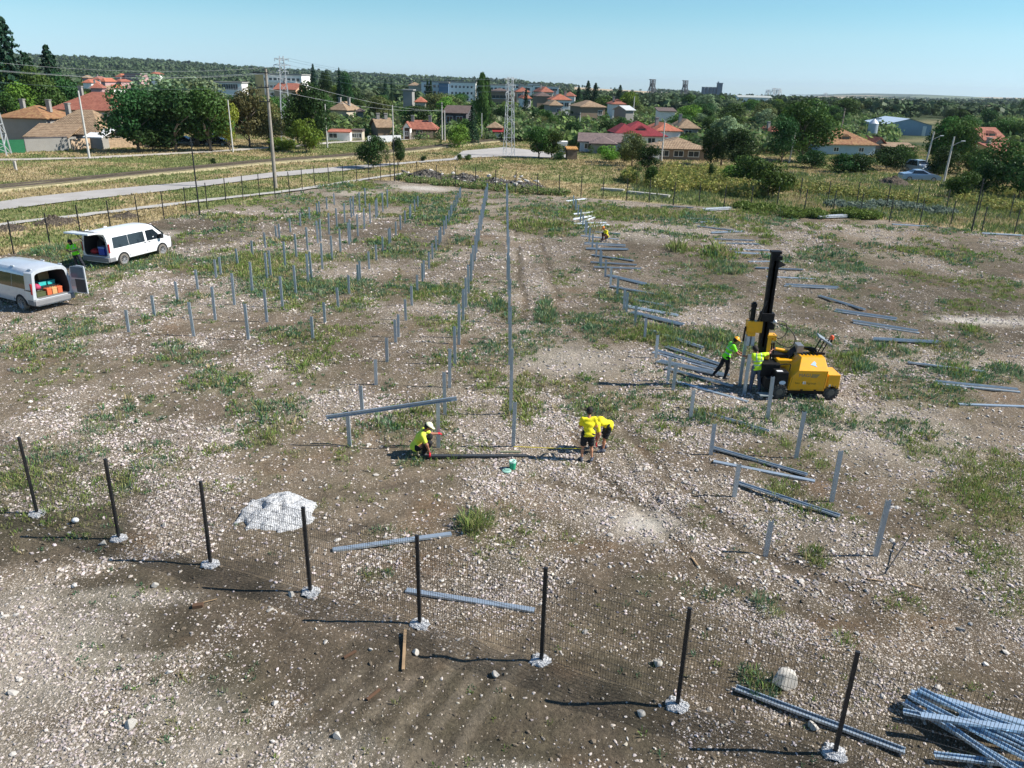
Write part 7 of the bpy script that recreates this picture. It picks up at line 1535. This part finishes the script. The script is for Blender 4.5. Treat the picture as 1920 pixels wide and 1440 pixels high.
    if vest is not None:
        for dz in vest:
            c=pv+spine*dz; mk(np.maximum(torso_shell-.004,np.abs((P-c)@spine)-.027)+np.where(segd(P,pv,ch+spine*.1,.235,.235)<0,0,1),'reflective_band',M_('reflective_grey','#9fb6a6',.35,.3))
        for sg in (1,-1): mk(np.maximum(np.maximum(torso_shell-.004,np.abs((P-ch)@side-sg*.085)-.022),-((P-(pv+spine*vest[-1]))@spine)),'reflective_strap',M_('reflective_grey','#9fb6a6',.35,.3))
    if hat:
        kind,hm_=hat; c=hd+up*.035; f=segd(P,c,c-lk*.015,.104 if kind!='hood' else .112,.104 if kind!='hood' else .115)
        if kind=='hood': f=smin(f,segd(P,hd-up*.03-lk*.02,nk,.095,.085),.03); f=np.maximum(f,-segd(P,hd+lk*.10-up*.01,hd+lk*.2-up*.02,.075,.075))
        else:
            f=np.maximum(f,-((P-(hd+up*.035))@up)); br=np.maximum(segd(P,hd+up*.045+lk*.02,hd+up*.045+lk*.115,.085,.066,(up,1.0)),np.abs((P-(hd+up*.045))@up-.004)-.012); f=np.minimum(f,br)
            if kind=='helmet': br=np.maximum(segd(P,hd+up*.04-lk*.01,hd+up*.04+lk*.0,.120,.120),np.abs((P-(hd+up*.045))@up)-.012); f=np.minimum(f,br)
        mk(f,{'cap':'cap','helmet':'helmet','hood':'hood'}[kind],hm_)
    if hair is not None and not (hat and hat[0]=='hood'):
        c=hd+up*.046-lk*.014; f=segd(P,c,c-up*.06-lk*.008,.102,.089); f=np.maximum(f,(P-(hd+lk*.028+up*.02))@(lk*.9-up*.45)); 
        if hat: f=np.maximum(f,(P-(hd+up*.04))@up)
        mk(f+.002*np.sin(P[...,0]*300)*np.sin(P[...,2]*300),'hair',hair)
    if logo: mk(np.maximum(torso_shell-.003,np.maximum(np.abs((P-(ch+side*logo[0]+spine*logo[1]))@side)-logo[2],np.abs((P-(ch+side*logo[0]+spine*logo[1]))@spine+.3*((P-ch)@side))-logo[3]))+np.where(((P-ch)@fwd)<-.02,0,1),'shirt_print',M_('print_blue','#3c5560',.8))
    return root
YS=M_('shirt_yellow','#e8da1e',.85,0,.05,4); YG=M_('shirt_yellowgreen','#d5e34a',.85,0,.06,4); BS=M_('shorts_black','#15171b',.85); HV=M_('hivis_green','#7df01c',.8,0,.05,4); HY=M_('hivis_yellow','#c9f22a',.8,0,.05,4); JN=M_('jeans_grey_blue','#4b5568',.85,0,.12,5); RG=M_('glove_red','#c01c2c',.7); DT=M_('trousers_black','#14151a',.85); CAPC=M_('cap_cream','#e8e8c0',.8); HLM=M_('helmet_yellow','#f0a818',.35); HLO=M_('helmet_orange','#f08a2c',.4)
SH1=M_('shoe_navy','#1e2740',.6,0,.1,5,((.6,.6,.6),.5))
p=gp(1099,864)
person((p.x,p.y,0),dict(pelvis=(.02,.0,.93),chest=(.0,.02,1.24),neck=(0,.03,1.45),head=(.02,.09,1.60),shl=(-.19,.0,1.385),shr=(.19,.04,1.385),hl=(-.09,0,.90),hr=(.10,0,.90),ell=(-.255,.06,1.12),wrl=(-.11,.26,1.10),elr=(.25,.10,1.12),wrr=(.13,.30,1.06),knl=(-.12,.03,.50),knr=(.13,.03,.50),anl=(-.145,-.01,.09),anr=(.165,-.01,.09),toel=(-.17,.15,.04),toer=(.21,.14,.04)),
 'man standing with his back to the camera in a yellow T shirt and black shorts',YS,BS,long_legs=False,skin=SKIN,look=(.1,.6,-.6),logo=(-.0,.06,.10,.022),shoe=SH1,sc=.95)
p=gp(1128,846)
person((p.x,p.y,0),dict(pelvis=(.17,.04,.84),chest=(-.08,.02,.97),neck=(-.27,.0,.98),head=(-.41,-.01,.92),shl=(-.20,-.18,.93),shr=(-.18,.20,.95),hl=(.15,-.06,.80),hr=(.15,.13,.82),ell=(-.13,-.24,.66),wrl=(-.19,-.20,.40),elr=(-.13,.22,.66),wrr=(-.17,.14,.42),knl=(.05,-.07,.46),knr=(.07,.17,.47),anl=(.03,-.06,.09),anr=(.10,.20,.09),toel=(-.12,-.10,.04),toer=(-.05,.20,.04)),
 'man in a yellow T shirt bending far forward with red gloves behind the standing man',YS,BS,long_legs=False,skin=SKIN,glove=RG,look=(-.5,0,-.8),shoe=SH1)
p=gp(793,854)
person((p.x,p.y,0),dict(pelvis=(-.20,0,.29),chest=(-.06,.0,.56),neck=(.06,0,.74),head=(.16,.01,.86),shl=(.02,.19,.68),shr=(.03,-.19,.67),hl=(-.16,.10,.27),hr=(-.16,-.10,.27),elr=(.14,-.25,.44),wrr=(.20,-.22,.22),ell=(.20,.26,.54),wrl=(.36,.36,.50),knl=(.18,.17,.50),knr=(.20,-.10,.42),anl=(.02,.14,.09),anr=(.02,-.09,.09),toel=(.18,.15,.04),toer=(.18,-.10,.04)),
 'crouching man in a yellow green shirt, cream cap and red gloves by a post',YG,DT,glove=RG,hat=('cap',CAPC),skin=SKD,look=(.9,.1,-.25),sc=1.07)
p=gp(1358,710)
person((p.x,p.y,0),dict(pelvis=(-.02,0,.90),chest=(.07,.0,1.20),neck=(.17,0,1.40),head=(.26,.0,1.53),shl=(.12,.19,1.33),shr=(.14,-.19,1.33),hl=(-.03,.10,.87),hr=(-.02,-.10,.87),elr=(.28,-.24,1.10),wrr=(.48,-.12,.98),ell=(.28,.24,1.12),wrl=(.50,.05,1.02),knl=(-.17,.10,.48),knr=(.05,-.10,.47),anl=(-.38,.12,.13),anr=(-.02,-.10,.09),toel=(-.26,.13,.05),toer=(.14,-.10,.04)),
 'worker in a green hi vis vest and yellow helmet reaching to the pile',HV,DT,glove=M_('glove_darkred','#7a1820',.7),hat=('helmet',HLM),skin=SKD,vest=(.12,.30),look=(.9,.1,-.35))
p=gp(1413,734)
person((p.x,p.y,0),dict(pelvis=(.02,0,.93),chest=(.0,.03,1.24),neck=(-.04,.06,1.44),head=(-.11,.13,1.55),shl=(-.19,.03,1.37),shr=(.19,.05,1.39),hl=(-.09,0,.90),hr=(.10,0,.90),ell=(-.34,.22,1.25),wrl=(-.42,.42,1.20),elr=(.42,.16,1.42),wrr=(.54,.32,1.50),knl=(-.11,.02,.50),knr=(.14,.02,.50),anl=(-.14,.0,.09),anr=(.19,-.03,.09),toel=(-.17,.16,.04),toer=(.24,.12,.04)),
 'worker in a yellow hi vis vest from behind, arm raised to the machine',HY,JN,skin=SKD,vest=(.10,.24),look=(-.5,.6,-.2))
p=gp(1134,451)
person((p.x,p.y,0),dict(pelvis=(.13,.05,.30),chest=(.05,.0,.58),neck=(-.05,-.02,.76),head=(-.14,-.05,.86),shl=(-.02,.19,.68),shr=(.10,-.17,.66),hl=(.12,.12,.28),hr=(.16,-.05,.28),elr=(.0,-.26,.42),wrr=(-.05,-.24,.2),ell=(-.12,.2,.45),wrl=(-.15,.05,.22),knl=(-.16,.14,.46),knr=(.02,-.22,.46),anl=(-.14,.12,.09),anr=(.06,-.16,.09),toel=(-.28,.10,.04),toer=(.0,-.30,.04)),
 'far worker crouching over the beams in a yellow shirt and orange helmet',YS,M_('trousers_brown','#3a2018',.85),hat=('helmet',HLO),skin=SKD,look=(-.6,-.6,-.4),glove=M_('glove_darkred','#7a1820',.7),h=.016)
p=gp(150,505)
person((p.x,p.y,0),dict(pelvis=(-.08,0,.90),chest=(-.17,-.01,1.20),neck=(-.22,-.03,1.40),head=(-.23,-.10,1.53),shl=(-.04,-.02,1.34),shr=(-.40,-.02,1.33),hl=(.0,0,.87),hr=(-.17,0,.87),ell=(.04,-.10,1.08),wrl=(-.14,-.26,1.06),elr=(-.48,-.10,1.06),wrr=(-.30,-.27,1.06),knl=(.13,.02,.48),knr=(-.16,.0,.48),anl=(.30,.04,.09),anr=(-.12,.02,.09),toel=(.36,-.10,.04),toer=(-.15,-.13,.04)),
 'person in a green hi vis vest and dark hood standing between the two vans',HV,M_('trousers_dark_blue','#23262f',.85),hat=('hood',M_('hood_dark','#15151a',.85)),skin=SKD,vest=(.12,.28),look=(0,-.7,-.6),h=.016,shoe=M_('shoe_pale',(.5,.48,.45),.7))
# ================================================================ AIR
hz=bpy.data.materials.new('haze'); hz.use_nodes=True; n=hz.node_tree; n.nodes.clear(); out=N(n,'ShaderNodeOutputMaterial'); pvn=N(n,'ShaderNodeVolumePrincipled')
pvn.inputs['Color'].default_value=(.70,.84,1.0,1); pvn.inputs['Density'].default_value=HAZE; pvn.inputs['Anisotropy'].default_value=.3; n.links.new(pvn.outputs[0],out.inputs['Volume'])
if HAZE>0:
    zz=GZ; top=max(float(zz.max()),60)+20; mb=MB(); mb.box(-9100,9100,-100,12100,float(zz.min())-2,top); o=mb.build('haze',hz); tag(o,'thin bluish summer haze over the whole landscape','haze',kind='stuff')
print('objects',len(bpy.data.objects),'top',sum(1 for o in bpy.data.objects if o.parent is None))
